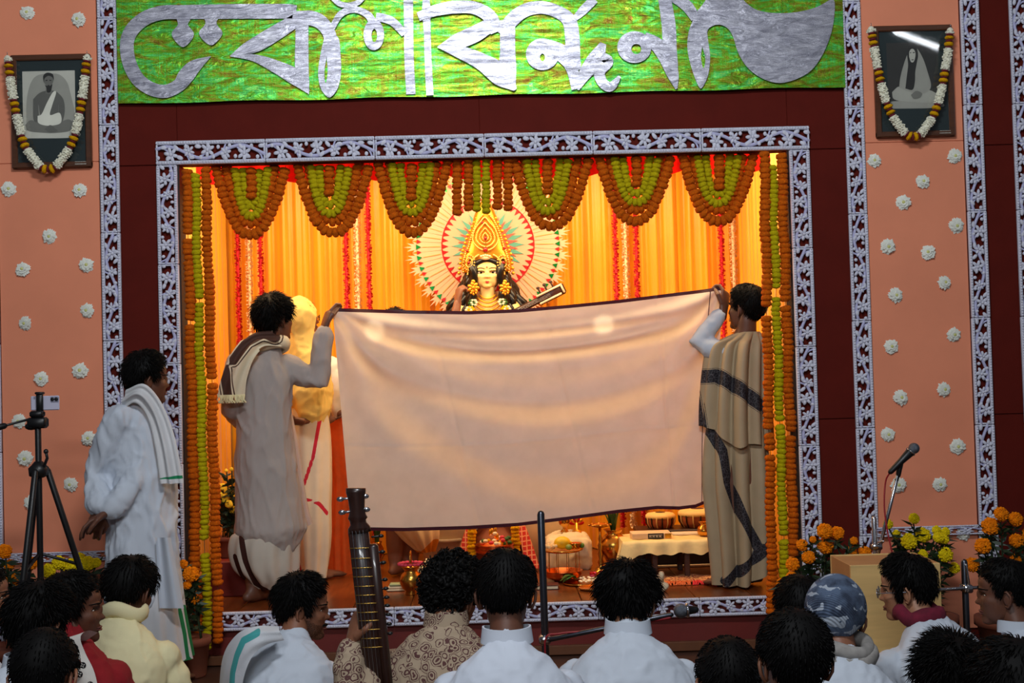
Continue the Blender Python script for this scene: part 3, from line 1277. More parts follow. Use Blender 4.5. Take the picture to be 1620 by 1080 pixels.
def cp(px, py, lift=.012):
    """point on the crown's front"""
    p = at(px, py, IY)
    r = np.interp(p.z, [q[0] for q in zz], [q[1] for q in zz]) + 1e-4
    a = math.asin(max(-1, min(1, (p.x - cx) / r)))
    return Vector((p.x, IY - .055 * math.cos(a) + .03 - lift, p.z))


for sc in (1.0, .72, .45, .22):
    drop = [(769, 398), (756, 392), (748, 380), (751, 364), (760, 352), (767, 345), (774, 352), (784, 364), (788, 380), (781, 392), (769, 398)]
    beads([cp(768 + (x - 768) * sc, 376 + (y - 376) * sc) for x, y in drop], .0062 if sc > .5 else .005, int(60 * sc + 10))
for sx in (-1, 1):
    beads([cp(769 + sx * x, y) for x, y in ((6, 341), (13, 350), (19, 362), (24, 376), (28, 390), (33, 402), (36, 415), (36, 430))], .007, 30)
    beads([cp(769 + sx * x, y) for x, y in ((12, 404), (20, 410), (26, 420), (29, 434))], .0075, 16)
    for sc in (1, .6):
        lob = [(769 + sx * (27 + 9 * sc * math.cos(a)), 416 + 12 * sc * math.sin(a)) for a in np.linspace(0, 2 * PI, 9)]
        beads([cp(x, y, .02) for x, y in lob], .006, 22)
build('crown_beads', g, M('crown_bead_gold', (250, 205, 110), .25, metal=.6), crown)['kind'] = 'stuff'
for px, py, r in ((768, 378, .012), (768, 396, .016), (796, 408, .01), (742, 408, .01), (796, 416, .012), (742, 416, .012), (798, 393, .009), (739, 397, .009), (763, 353, .008)):
    g = G()
    g.ell(cp(px, py, .016), (r, r * .6, r), 10, 6)
    build('ruby', g, ruby, crown)
g = G()
for px, y0 in ((768, 408),):
    p = cp(px, y0, .03)
    g.ell(p, (.034, .012, .018), 12, 6)
    for k in range(5):
        g.ell(p + Vector(((k - 2) * .014, -.01, .012 - abs(k - 2) * .003)), .008, 6, 5)
build('crown_brooch', g, pearl, crown)
# serrated crown edge
for sx in (-1, 1):
    g = G()
    for k in range(14):
        q = cp(769 + sx * np.interp(k, [0, 4, 9, 13], [12, 26, 36, 40]), np.interp(k, [0, 4, 9, 13], [346, 372, 402, 432]), 0)
        g.ell(q + Vector((sx * .012, .015, .004)), (.012, .006, .012), 8, 5)
    build('crown_edge', g, gold, crown)['kind'] = 'stuff'
for sx, px in ((-1, 749), (1, 799)):
    g = G()
    c = at(px, 456, IY) + Vector((0, -.05, 0))
    for k in range(7):
        a = k * 2 * PI / 7
        g.ell(c + Vector((math.cos(a) * .024, 0, math.sin(a) * .024)), (.018, .007, .012), 8, 5, Matrix.Rotation(-a, 3, 'Y'))
    g.ell(c + Vector((0, -.008, 0)), .013, 8, 6)
    for k in (-1, 0, 1):
        g.ell(c + Vector((k * .016, -.004, -.042 + abs(k) * .008)), .008, 6, 5)
    g.ell(c + Vector((0, 0, .04)), (.014, .006, .014), 8, 5)
    build('earring', g, gold, idol)
for k in range(6):
    g = G()
    w_ = .052 + .017 * k
    dz = -.132 - .014 * k
    pts = [fc + Vector((w_ * math.sin(a), .035 - (.055 + .004 * k) * math.cos(a) - .02, dz - (.028 + .012 * k) * (math.cos(a)) ** 2)) for a in np.linspace(-1.5, 1.5, 15)]
    for p in bez(pts, 42):
        g.ell(p, .0062, 6, 4)
    build('necklace', g, gold, idol)
for sx in (-1, 1):
    g = G()
    for k in range(9):
        g.mi = k % 3
        p = fc + Vector((sx * (.09 + .011 * k), -.055, -.185 - .022 * k + (.02 if k % 2 else 0)))
        for j in range(6):
            a = j * PI / 3
            g.ell(p + Vector((math.cos(a) * .016, 0, math.sin(a) * .016)), (.013, .006, .010), 6, 4)
    build('flower_garland', g, [M('white_petals', (245, 225, 190), .7), M('green_petals', (40, 90, 30), .6), m_gold], idol)['kind'] = 'stuff'
g = G()
g.lathe([(.30, .93), (.33, 1.0), (.28, 1.2), (.20, 1.42), (.155, 1.55), (.14, 1.62)], (fc.x, IY + .05, 0), 28)
build('sari', g, M('idol_sari', (226, 190, 120), .5, var=.2, scale=15), idol)
# pedestal
g = G()
g.rbox((fc.x, IY + .08, .606), (.9, .55, .64), .02)
build('pedestal', g, whitecloth, origin=(fc.x, IY + .08, ZS), label='cloth covered pedestal block carrying the goddess idol', category='pedestal')

# veena neck held by the idol
ve = thing('veena', 'dark wooden veena with white inlay rim, its peg box at the goddess shoulder', 'instrument', (fc.x + .25, IY - .1, 1.86))
a, b = at(838, 482, IY - .12), at(892, 455, IY - .12)
d = (b - a).normalized()
ang = math.atan2(d.z, d.x)
Rm = Matrix.Rotation(-ang, 3, 'Y')
g = G()
g.tube([a - d * .5, a, a + d * .1], .022, 10)
build('neck', g, darkwood, ve)
g = G()
c = a + d * .14
g.rbox(b - d * .09, (.19, .05, .075), .012, Rm)
build('peg_box', g, M('veena_box_wood', (62, 26, 16), .35), ve)
g = G()
up = Vector((-d.z, 0, d.x))
for t0, t1, o_ in ((-.185, -.005, .026), (-.185, -.005, -.026)):
    if o_ < 0:
        t1 = -.03
    g.rbox(b + d * ((t0 + t1) / 2) + up * o_ + Vector((0, -.03, 0)), (t1 - t0, .012, .013), .003, Rm)
g.rbox(b + d * (-.012) + Vector((0, -.03, 0)) + up * .0, (.013, .012, .06), .003, Rm)
build('white_inlay', g, M('bone_inlay', (240, 225, 190), .4), ve)
for k in range(3):
    g = G()
    p = b - d * (.06 + .045 * k) + up * .03
    g.tube([p, p + up * .035], .006, 6)
    g.ell(p + up * .042, (.012, .008, .010), 8, 6)
    build('peg', g, darkwood, ve)
for k in range(3):
    g = G()
    o_ = (-.008 + .008 * k)
    g.tube([a - d * .45 + up * o_ + Vector((0, -.024, 0)), b - d * .1 + up * o_ + Vector((0, -.028, 0))], .0012, 4)
    build('string', g, chrome, ve)
g = G()
g.ell(a - d * .55, (.17, .14, .15), 20, 12)
build('gourd', g, M('gourd_wood', (120, 60, 26), .35), ve)

# ---- halo
hc = at(772, 388, 8.42)
hs = 8.42 / 2000.0
halo = thing('halo', 'large round white paper sunburst halo with red and green foil points behind the idol', 'halo', (hc.x, 8.42, hc.z))
pw = M('white_paper', (228, 184, 150), .75, var=.03)
pk = M('pink_paper', (226, 108, 92), .75)
tl = M('teal_paper', (96, 176, 158), .75)
rd = M('red_foil', (206, 24, 30), .35, metal=.3)
gf = M('green_foil', (16, 150, 60), .25, metal=.6)


def halo_plate(pts, y, thick=.003, rot=0):
    c, s = math.cos(rot), math.sin(rot)
    g = G()
    g.poly(pts, (), lambda u, v, d: Vector((hc.x + (u * c - v * s) * hs, 8.42 + y - thick * d, hc.z + (u * s + v * c) * hs)), thick)
    return g


g = halo_plate(oval(0, 0, 74, 74, 72), .0)
build('inner_disc', g, pw, halo, smooth=False)
ray0 = None
NR_ = 40
hw = PI / NR_ * 1.02
ray = [(68, -hw * 62), (92, -hw * 88), (112, -hw * 108), (108, -hw * 70), (120, -hw * 112), (116, -hw * 60), (128, -hw * 80), (121, -hw * 20), (134, 0), (121, hw * 20), (128, hw * 80), (116, hw * 60), (120, hw * 112), (108, hw * 70), (112, hw * 108), (92, hw * 88), (68, hw * 62)]


def halo_inst(name, g, mt, n, off=0.0, y=0):
    me = g.mesh(name, mt, (hc.x, 8.42, hc.z), False)
    for i in range(n):
        o = put(name, me, halo)
        o.rotation_euler = (0, -(i + off) * 2 * PI / n, 0)
        o.location = (0, y - .0015 * (i % 2), 0)


halo_inst('white_ray', halo_plate(ray, .004), pw, NR_)
halo_inst('ray_rib', halo_plate([(76, -.7), (104, -.5), (104, .5), (76, .7)], 0), M('ray_rib_gold', (226, 170, 90), .6), NR_)
halo_inst('green_foil_point', halo_plate([(106, 0), (114, -4.2), (114, 4.2)], -.002), gf, NR_, .0)
halo_inst('red_foil_point', halo_plate([(106, 0), (113, -3.4), (113, 3.4)], -.002), rd, NR_, .5)
halo_inst('red_triangle', halo_plate([(63, 0), (72.5, -3.4), (72.5, 3.4)], -.003), rd, 46)
halo_inst('teal_petal', halo_plate([(20, -3), (36, -5), (58, 0), (36, 5), (20, 3)], -.004), tl, 24)
halo_inst('pink_petal', halo_plate([(14, -3), (28, -4.6), (48, 0), (28, 4.6), (14, 3)], -.007), pk, 24, .5)
g = halo_plate(oval(0, 0, 73.5, 73.5, 72), -.004)
g = G()
g.tube([(hc.x + 73 * hs * math.cos(a), 8.413, hc.z + 73 * hs * math.sin(a)) for a in np.linspace(0, 2 * PI, 73)[:-1]], .004, 6, closed=True)
build('red_ring', g, rd, halo)

# ================================================================== PEOPLE
skin1 = M('brown_skin', (134, 86, 62), .5, var=.08, scale=25, sss=.06)
skin2 = M('deep_brown_skin', (102, 62, 44), .5, var=.08, scale=25, sss=.06)
skin3 = M('light_brown_skin', (170, 120, 90), .5, var=.08, scale=25, sss=.06)
w_cot = M('white_cotton', (196, 204, 216), .85, var=.04, scale=7, bump=.12, bscale=420)
w_cot2 = M('warm_white_cotton', (214, 206, 192), .85, var=.05, scale=7, bump=.12, bscale=420)
w_thin = M('thin_white_muslin', (206, 196, 190), .85, var=.05, scale=7, bump=.12, bscale=420, transl=.4)
cream = M('cream_shawl_wool', (228, 218, 172), .9, var=.05, scale=7, bump=.2, bscale=300)
dark_trouser = M('dark_trousers', (40, 36, 40), .8)
UPV = Vector((0, 0, 1))


def frame(yaw):
    a = math.radians(yaw)
    return Vector((math.sin(a), math.cos(a), 0)), Vector((math.cos(a), -math.sin(a), 0))


def head_mat(c, yaw, pitch=0, roll=0, s=1.0):
    R_ = math.radians
    return Matrix.Translation(c) @ Matrix.Rotation(-R_(yaw), 4, 'Z') @ Matrix.Rotation(R_(pitch), 4, 'X') @ Matrix.Rotation(R_(roll), 4, 'Y') @ Matrix.Scale(s, 4)


def add_head(g, Hm):
    g.add([tuple(p) for p in xf(Hm, HD * HR[:, None])], HF)
    R3 = Hm.to_3x3()
    for sx in (-1, 1):
        base = Hm @ Vector((sx * .0735, -.012, -.012))
        rot = R3 @ Matrix.Rotation(sx * .35, 3, 'Z') @ Matrix.Rotation(-.15, 3, 'X')
        g.ell(base, (.006, .017, .029), 10, 8, rot)
        rim = [(0, .012, -.026), (sx * .006, .002, -.031), (sx * .012, -.014, -.012), (sx * .014, -.019, .010), (sx * .012, -.010, .028), (sx * .007, .006, .030), (sx * .003, .014, .016)]
        g.tube(bez([base + rot @ Vector(p) for p in rim], 14), [.0045] * 4 + [.0042] * 9, 6) if False else g.tube([base + rot @ Vector(p) for p in rim], .0046, 6)


def hairline(P, front, back, side):
    az = np.degrees(np.arctan2(np.abs(P[:, 0]), P[:, 1]))
    return np.interp(az, [0, 35, 60, 76, 84, 96, 112, 130, 180], [front, front - .004, front - .022, side, side, .012, .008, -.045, back])


def hair(person, Hm, seed=0, T=.016, front=.066, back=-.088, side=-.018, amp=.006, freq=38, tufts=420, tl=.034, messy=.35, curly=0, fringe=0, mat_=None, name='hair'):
    P0 = HD * HR[:, None]
    h = P0[:, 2] - hairline(P0, front, back, side)
    n = vnoise(P0, freq, seed, 3)
    h2 = h + .006 * n
    th = -.005 + (T + .005) * sstep(-.002, .034, h2) + amp * n * sstep(0, .03, h2)
    th += .012 * fringe * sstep(.02, .09, P0[:, 1]) * sstep(0, .02, h2)
    Q = P0 + HD * th[:, None]
    g = G()
    keep = h2 > -.012
    F = [f for f in HF if all(keep[i] for i in f)]
    g.add([tuple(p) for p in xf(Hm, Q)], F)
    r = random.Random(seed)
    idx = [i for i in range(len(P0)) if h2[i] > .006 and r.random() < abs(math.sin(math.acos(max(-1, min(1, HD[i][2]))))) + .25]
    whorl = Vector((.01, -.05, .12))
    R3 = Hm.to_3x3()
    for k in range((tufts if curly else int(tufts * 4)) if idx else 0):
        i = r.choice(idx)
        p = Vector(Q[i])
        nrm = Vector(HD[i])
        if curly:
            rr = r.uniform(.008, .015)
            c = Hm @ (p + nrm * r.uniform(-.004, .009))
            if r.random() < .55:
                g.ell(c, (rr, rr * r.uniform(.5, 1), rr), 6, 4, Matrix.Rotation(r.uniform(0, 6), 3, (r.uniform(-1, 1), r.uniform(-1, 1), r.uniform(.1, 1))))
            else:
                e1 = (R3 @ Vector((r.uniform(-1, 1), r.uniform(-1, 1), r.uniform(-1, 1)))).normalized()
                e2 = e1.cross(R3 @ nrm)
                e2 = e2.normalized() if e2.length > 1e-4 else Vector((1, 0, 0))
                g.tube([c + (e1 * math.cos(a) + e2 * math.sin(a)) * rr + R3 @ nrm * (.004 * a) for a in (0, 1, 2, 3, 4, 5)], .0028, 4)
            continue
        fl = p - whorl
        fl = fl - nrm * fl.dot(nrm)
        fl = fl.normalized() if fl.length > 1e-4 else Vector((0, -1, 0))
        sd_ = nrm.cross(fl)
        L = tl * r.uniform(.6, 1.2) * min(1, .25 + h2[i] / (.05 if HD[i][1] > 0 else .03))
        d = (fl + nrm * messy * r.uniform(.0, 1.0) + sd_ * r.uniform(-.6, .6) * messy).normalized()
        q0 = p - nrm * .005
        w_ = r.uniform(.0014, .0030)
        q1 = q0 + d * L * .5 + nrm * .005
        q2 = q0 + d * L
        vs = [q0 - sd_ * w_, q0 + sd_ * w_, q0 + nrm * w_, q1 - sd_ * w_ * .8, q1 + sd_ * w_ * .8, q1 + nrm * w_ * .8, q2]
        g.add([Hm @ v_ for v_ in vs], [(0, 1, 4, 3), (1, 2, 5, 4), (2, 0, 3, 5), (3, 4, 6), (4, 5, 6), (5, 3, 6)])
    return build(name, g, mat_ or black_hair, person)


def face(person, Hm, lips=(112, 58, 50)):
    for sx in (-1, 1):
        g = G()
        p = face_point(Hm, sx * .031, .004, -.0045)
        g.mi = 0
        R3 = Hm.to_3x3()
        g.ell(p, (.0135, .006, .0058), 10, 6, R3)
        g.mi = 1
        g.ell(p + R3 @ Vector((0, .0035, 0)), (.0056, .0036, .0056), 8, 6, R3)
        build('eye', g, [eye_white, eye_dark], person)
        g = G()
        g.tube([face_point(Hm, sx * (.014 + .034 * t), .0045 + .0065 * math.sin(PI * t), .0012) for t in np.linspace(0, 1, 5)], [.0012, .0018, .002, .0018, .0012], 5)
        build('eyelid', g, eye_dark, person)
        g = G()
        g.tube([face_point(Hm, sx * (.012 + .042 * t), .021 + .008 * math.sin(PI * (.1 + .7 * t)), .0015) for t in np.linspace(0, 1, 6)], [.002, .0034, .0036, .0032, .0026, .001], 5)
        build('eyebrow', g, black_hair, person)
    g = G()
    R3 = Hm.to_3x3()
    g.tube([face_point(Hm, x, -.0595 - .002 * abs(x) / .02, .0008) for x in np.linspace(-.02, .02, 7)], [.0015, .003, .0036, .0034, .0036, .003, .0015], 6)
    g.tube([face_point(Hm, x, -.070 + .002 * abs(x) / .02, .0008) for x in np.linspace(-.017, .017, 7)], [.0015, .0032, .004, .0042, .004, .0032, .0015], 6)
    build('lips', g, M('brown_lips_%d' % lips[0], lips, .5), person)


def glasses(person, Hm, mt=None):
    t = put('glasses', None, person)
    t.location = Hm.translation - wloc(person)
    for sx in (-1, 1):
        c = Hm @ Vector((sx * .033, .102, .000))
        R3 = Hm.to_3x3()
        g = G()
        ring = [c + R3 @ Vector((.025 * math.cos(a), 0, .018 * math.sin(a))) for a in np.linspace(0, 2 * PI, 17)[:-1]]
        g.tube(ring, .0016, 5, closed=True)
        g.tube([Hm @ Vector((sx * .058, .101, .004)), Hm @ Vector((sx * .079, .06, .005)), Hm @ Vector((sx * .083, -.01, .002))], .002, 5)
        build('rim', g, mt or black, t)
        g = G()
        g.ell(c, (.0245, .0012, .0175), 14, 6, R3)
        build('lens', g, GLASS, t)
    g = G()
    g.tube([Hm @ Vector((-.009, .103, .003)), Hm @ Vector((0, .106, .005)), Hm @ Vector((.009, .103, .003))], .0016, 5)
    build('bridge', g, mt or black, t)


k = N('clear_glass')
tb = k.n('ShaderNodeBsdfTransparent')
gl = k.n('ShaderNodeBsdfGlossy')
gl.inputs['Roughness'].default_value = .03
fr = k.n('ShaderNodeFresnel')
fr.inputs[0].default_value = 1.45
ms = k.n('ShaderNodeMixShader')
k.l(fr.outputs[0], ms.inputs[0])
k.l(tb.outputs[0], ms.inputs[1])
k.l(gl.outputs[0], ms.inputs[2])
k.l(ms.outputs[0], k.out.inputs[0])
GLASS = k.m


def hand(g, wr, d, n, lat, curl=.5, s=1.0, spread=.0, thumb=.5):
    """five fingered hand: wr wrist, d towards the fingers, n out of the palm, lat towards the thumb"""
    d, n, lat = d.normalized(), n.normalized(), lat.normalized()
    g.tube([wr - d * .03 * s, wr + d * .01 * s, wr + d * .05 * s, wr + d * .085 * s], [(.024 * s, .02 * s), (.028 * s, .018 * s), (.038 * s, .016 * s), (.036 * s, .013 * s)], 12, side=lat)
    for k in range(4):
        o = (.029 - .0195 * k) * s
        L = (.072, .080, .074, .058)[k] * s
        p = wr + d * (.082 - .004 * abs(k - 1)) * s + lat * o
        dd = (d + lat * spread * (1.5 - k) * .3).normalized()
        pts = [p - dd * .02 * s, p]
        a = 0
        for j, f in enumerate((.45, .32, .26)):
            a += curl * (.75, 1.0, .7)[j]
            v = dd * math.cos(a) + n * math.sin(a)
            pts.append(pts[-1] + v * L * f)
        g.tube(pts, [.0095 * s, .0092 * s, .0085 * s, .0078 * s, .0066 * s], 8)
    p = wr + d * .02 * s + lat * .026 * s
    v1 = (d * .65 + lat * .75 + n * .35).normalized()
    v2 = (d * .9 + lat * (.35 - .9 * thumb) + n * (.3 + .5 * thumb)).normalized()
    p1 = p + v1 * .042 * s
    p2 = p1 + v2 * .034 * s
    p3 = p2 + (v2 + n * .2 - lat * .3 * thumb).normalized() * .026 * s
    g.tube([p, p1, p2, p3], [.0125 * s, .011 * s, .0098 * s, .0078 * s], 8)


def add_fused(dst, src, voxel, smooth=2):
    P, F, _ = fuse(src, voxel, smooth)
    dst.add([tuple(p) for p in P], F)


def person(label, base, group=None):
    return thing('person', label, 'person', base, group)


def band(c, d, f, rx, ry, h, flare=.0, th=.006, n=28, dip=.0):
    """upright collar band round the neck; open at the front"""
    g = G()
    rt = f.cross(UPV)

    def fn(o):
        def q(u, v):
            a = 2 * PI * (u * .96 + .02) + PI / 2
            r = 1 + flare * v
            return c + rt * (rx * r + o) * math.cos(a) + f * (ry * r + o) * math.sin(a) + d * (h * v) - UPV * dip * max(0, math.sin(a)) ** 2
        return q
    g.grid(fn(0), n, 2)
    g.grid(fn(th), n, 2)
    g.grid(lambda u, v: lerp(fn(0)(u, 1), fn(th)(u, 1), v), n, 1)
    return g


def seated(label, px, py, Y, hyaw, byaw, shirt, hstyle=None, pitch=0, roll=0, skin=skin1, lean=.10, sw=.175, hs=1.0, neck=.165, fwd_off=.03, faced=False, collar=True,
           arms=None, seed=0, wr=.007, trousers=None, voxel=.0095, hands=None, bulk=1.0, hang=0):
    hc = at(px, py, Y)
    f, r = frame(byaw)
    hf, hr_ = frame(hyaw)
    Hm = head_mat(hc, hyaw, pitch, roll, hs)
    nb = hc - UPV * neck - hf * .012 - f * fwd_off
    hip = Vector((nb.x, nb.y, .12)) - f * lean
    p = person(label, (hip.x, hip.y, 0))
    H = nb.z
    spine = lambda t: Vector((lerp(hip.x, nb.x, max(t, 0) ** 1.3), lerp(hip.y, nb.y, max(t, 0) ** 1.3), lerp(.10, nb.z, t))) - f * .05 * math.sin(PI * t)
    sh = {s: nb - UPV * .150 + r * (s * sw) - f * .01 for s in (-1, 1)}
    el, wrp = {}, {}
    for s in (-1, 1):
        el[s] = sh[s] + r * (s * .05) + f * .07 - UPV * .27
        wrp[s] = el[s] - r * (s * .14) + f * .20 - UPV * .03
    if arms:
        for s, (e, w_) in arms.items():
            el[s], wrp[s] = e, w_
    b = bulk
    hh = max(.2, nb.z - .10)
    q_ = lambda dz: 1 - dz / hh
    ring = [(-.02, .19 * b, .16 * b), (.12, .185 * b, .155 * b), (.30, .172 * b, .135 * b), (q_(.22), sw + .030, .128 * b), (q_(.16), sw + .030, .122 * b), (q_(.11), sw + .006, .114), (q_(.072), sw * .86, .105), (q_(.045), sw * .70, .094), (q_(.020), sw * .51, .082), (q_(.004), .070, .066)]
    ring = [x_ for i_, x_ in enumerate(ring) if i_ < 2 or x_[0] > .16 and x_[0] > ring[i_ - 1][0]]
    # skin body
    g = G()
    c = G()
    c.tube([spine(t) + (UPV * .04 if t <= 0 else UPV * 0) for t, a, d in ring[1:]], [(a - .022, d - .022) for t, a, d in ring[1:]], 16, side=r)
    c.tube([nb - UPV * .05 - f * .01, nb + UPV * .01, lerp(nb, hc, .62) - hf * .012, hc - hf * .02 - UPV * .03], [.066, .056, .051, .05], 14)
    for s in (-1, 1):
        c.tube([sh[s], lerp(sh[s], el[s], .5), el[s], lerp(el[s], wrp[s], .4), wrp[s]], [.048, .043, .035, .034, .024], 10)
        hipj = hip + r * (s * .09)
        knee = hip + r * (s * .24) + f * .22 + Vector((0, 0, -.02))
        ank = hip - r * (s * .05) + f * .27 + Vector((0, 0, -.06))
        c.tube([hipj, lerp(hipj, knee, .5), knee, lerp(knee, ank, .4), ank, ank - r * (s * .10) + f * .02], [.075, .066, .052, .048, .034, .028], 10)
    add_fused(g, c, .02, 3)
    add_head(g, Hm)
    for s in (-1, 1):
        d = (wrp[s] - el[s]).normalized()
        hp = (hands or {}).get(s)
        if hp:
            hg = G()
            hand(hg, wrp[s], *hp[0], **hp[1])
            add_fused(g, hg, .0042, 2)
        else:
            hand(g, wrp[s], d, (-UPV * .6 + f * -.4), (f * .2 - r * s).cross(d).cross(d) if False else f, curl=.35)
    build('body', g, skin, p)
    # shirt
    c = G()
    c.tube([spine(t) for t, a, d in ring], [(a, d) for t, a, d in ring], 24, side=r)
    for s in (-1, 1):
        cuff = lerp(el[s], wrp[s], .86)
        c.ell(sh[s] - r * s * .012, (.070, .072, .070), 12, 8)
        c.tube([sh[s] - r * s * .05, lerp(sh[s], el[s], .3), lerp(sh[s], el[s], .7), el[s], lerp(el[s], cuff, .5), cuff], [.072, .072, .066, .060, .053, .047], 14)
    h = fused(c, voxel, 6, wr, 13, seed + 3, (1, 1, .6))
    sdf = None
    build('shirt', h, shirt, p, sd=sdf)
    if collar:
        g = band(nb + UPV * .004 - f * .002, (UPV + f * .12).normalized(), f, .074, .072, .046, -.08, dip=.012)
        build('collar', g, shirt, p)
    # crossed legs in loose trousers
    c = G()
    for s in (-1, 1):
        hipj = hip + r * (s * .09)
        knee = hip + r * (s * .24) + f * .22 + Vector((0, 0, -.02))
        ank = hip - r * (s * .05) + f * .27 + Vector((0, 0, -.055))
        c.tube([hipj, lerp(hipj, knee, .5), knee, lerp(knee, ank, .5), ank], [.095, .085, .068, .06, .05], 12)
    c.ell(hip + Vector((0, 0, -.01)), (.19, .15, .11), 14, 8)
    h = fused(c, .02, 3, .004, 14, seed)
    build('trousers', h, trousers or w_cot2, p)
    hair(p, Hm, seed, **(hstyle or {}))
    if faced:
        face(p, Hm)
    p_info = dict(nb=nb, f=f, r=r, hc=hc, Hm=Hm, sh=sh, el=el, wr=wrp, spine=spine, hip=hip, ring=ring)
    return p, p_info


def poly_sd(polys):
    """distance (in the x-z plane) to the nearest of several polylines, given in world points; used for woven border bands"""
    def f(p):
        best = 9
        for a_ in polys:
            for i in range(len(a_) - 1):
                ax, az = a_[i].x, a_[i].z
                bx, bz = a_[i + 1].x, a_[i + 1].z
                dx, dz = bx - ax, bz - az
                t = max(0, min(1, ((p.x - ax) * dx + (p.z - az) * dz) / (dx * dx + dz * dz + 1e-9)))
                best = min(best, math.hypot(p.x - ax - t * dx, p.z - az - t * dz))
        return best
    return f


def rows3(rows, Y):
    """[(py, xl, xr, depth radius, y offset)] -> centres and radii"""
    pts, rad = [], []
    for row in rows:
        py, xl, xr, ry = row[:4]
        dy = row[4] if len(row) > 4 else 0
        a, b = at(xl, py, Y + dy), at(xr, py, Y + dy)
        pts.append((a + b) / 2)
        rad.append(((b.x - a.x) / 2, ry))
    return pts, rad


def ring_cloth(rows, Y, n=96, sub=5, pleats=14, amp=.012, seed=0, gather=None):
    """closed hanging cloth through the outline rows, with vertical pleats that deepen towards the hem"""
    pts, rad = rows3(rows, Y)
    m_ = len(pts)
    zc = bez([(p.x, p.y, p.z) for p in pts], (m_ - 1) * sub)
    rr = bez([(a, b, 0) for a, b in rad], (m_ - 1) * sub)
    g = G()
    L = len(zc) - 1

    def fn(u, v):
        i = int(round(v * L))
        a = 2 * PI * u
        pl = 1 + 0 * u
        k = amp * (.25 + .75 * v) * (math.sin(a * pleats + seed + 1.2 * math.sin(v * 3 + a)) * .6 + math.sin(a * pleats * .43 + seed * 2) * .5)
        c = zc[i]
        return Vector((c.x + (rr[i].x + k) * math.cos(a), c.y + (rr[i].y + k) * math.sin(a), c.z))
    g.grid(fn, n, L, wrap=True)
    return g


# ---------------------------------------------------------------- the man on the stage, left, holding up the sheet
PY = 6.97
p = person('tousle haired man in white kurta and patterned scarf holding the left end of the sheet', at(415, 962, PY))
hcen = at(437, 506, PY)
Hm = head_mat(hcen, 42, 2, 0)
f, r = frame(32)
shl, shr = at(378, 578, PY - .08), at(452, 580, PY + .06)
elr, wrr = at(505, 604, PY + .02), at(512, 522, PY + .03)
ell_, wrl = at(366, 648, PY - .02), at(392, 672, PY + .16)
body = G()
c = G()
pts, rad = rows3([(556, 410, 448, .05), (580, 388, 450, .085), (630, 385, 458, .10), (690, 388, 458, .10), (760, 388, 462, .11)], PY)
c.tube(pts, rad, 16)
c.tube([at(420, 572, PY), at(428, 550, PY), hcen - UPV * .05 - f * .02], [.065, .055, .052], 12)
for a_, b_, w_ in ((shr, elr, wrr), (shl, ell_, wrl)):
    c.tube([a_, lerp(a_, b_, .5), b_, lerp(b_, w_, .4), w_], [.046, .042, .035, .034, .025], 10)
for x0, y1, dy in ((400, 951, -.05), (425, 955, .07)):
    a_, k_, b_ = at(x0 + 8, 760, PY + dy), at(x0 + 2, 860, PY + dy + .03), at(x0, y1 - 8, PY + dy)
    c.tube([a_, k_, lerp(k_, b_, .35), b_], [.085, .058, .056, .036], 12)
    d_ = (f * 1).normalized()
    b_ = Vector((b_.x, b_.y, ZS + .035))
    c.tube([b_ - d_ * .05, b_ + d_ * .04 - UPV * .005, b_ + d_ * .13 - UPV * .014, b_ + d_ * .17 - UPV * .018], [(.03, .028), (.036, .03), (.042, .02), (.03, .014)], 10, side=d_.cross(UPV))
add_fused(body, c, .016, 3)
add_head(body, Hm)
hg = G()
hand(hg, wrr, (at(521, 492, PY + .05) - wrr), Vector((.6, .7, .1)), Vector((.5, -.4, .6)), curl=.95, thumb=.8, s=1.2)
add_fused(body, hg, .0042, 2)
hg = G()
hand(hg, wrl, f, -UPV, r, curl=.5)
add_fused(body, hg, .0045, 2)
build('body', body, skin2, p)
c = G()
pts, rad = rows3([(552, 411, 447, .058), (562, 398, 452, .075), (576, 378, 458, .098), (600, 372, 462, .115), (660, 374, 462, .13), (720, 372, 466, .145), (790, 372, 478, .16), (838, 371, 485, .185)], PY)
c.tube(pts, rad, 24)
for a_, b_, w_, k in ((shr, elr, lerp(elr, wrr, .92), 1), (shl, ell_, lerp(ell_, wrl, .8), 0)):
    c.ell(a_, .072, 10, 8)
    c.tube([a_, lerp(a_, b_, .35), lerp(a_, b_, .7), b_, lerp(b_, w_, .5), w_], [.074, .07, .064, .060, .056, .054], 14)
h = fused(c, .010, 4, .0075, 13, 4, (1, 1, .35))
build('kurta', h, w_thin, p)
# front flap of the kurta showing on the right
g = G()
fl = [(452, 650), (466, 700), (480, 770), (493, 826), (478, 834), (464, 840), (455, 760), (448, 690)]
g.grid(lambda u, v: at(lerp(448, lerp(464, 480, v), v) + u * lerp(14, 18, v) + 3 * math.sin(v * 5), lerp(660, 836, v) - 8 * u, PY + .12 - .05 * u + .01 * math.sin(u * 9)), 8, 20)
build('kurta_flap', g, w_thin, p)
# dhoti
rows = [(790, 390, 462, .11), (834, 378, 470, .145), (846, 367, 475, .165), (868, 364, 473, .17), (895, 372, 472, .16), (915, 392, 468, .13), (928, 402, 452, .09)]
g = ring_cloth(rows, PY, 110, 6, 11, .016, 2)
dsd = poly_sd([[at(388, 838, PY), at(396, 880, PY), at(410, 918, PY), at(432, 935, PY)], [at(378, 876, PY), at(390, 915, PY)]])
build('dhoti', g, stripe_mat('white_dhoti_brown_border', (222, 212, 196), [(-1, .016, (66, 34, 28))], transl=.2), p, sd=dsd)
hair(p, Hm, 21, T=.022, amp=.009, freq=45, tufts=700, tl=.05, messy=.6, back=-.075, front=.06)
face(p, Hm)
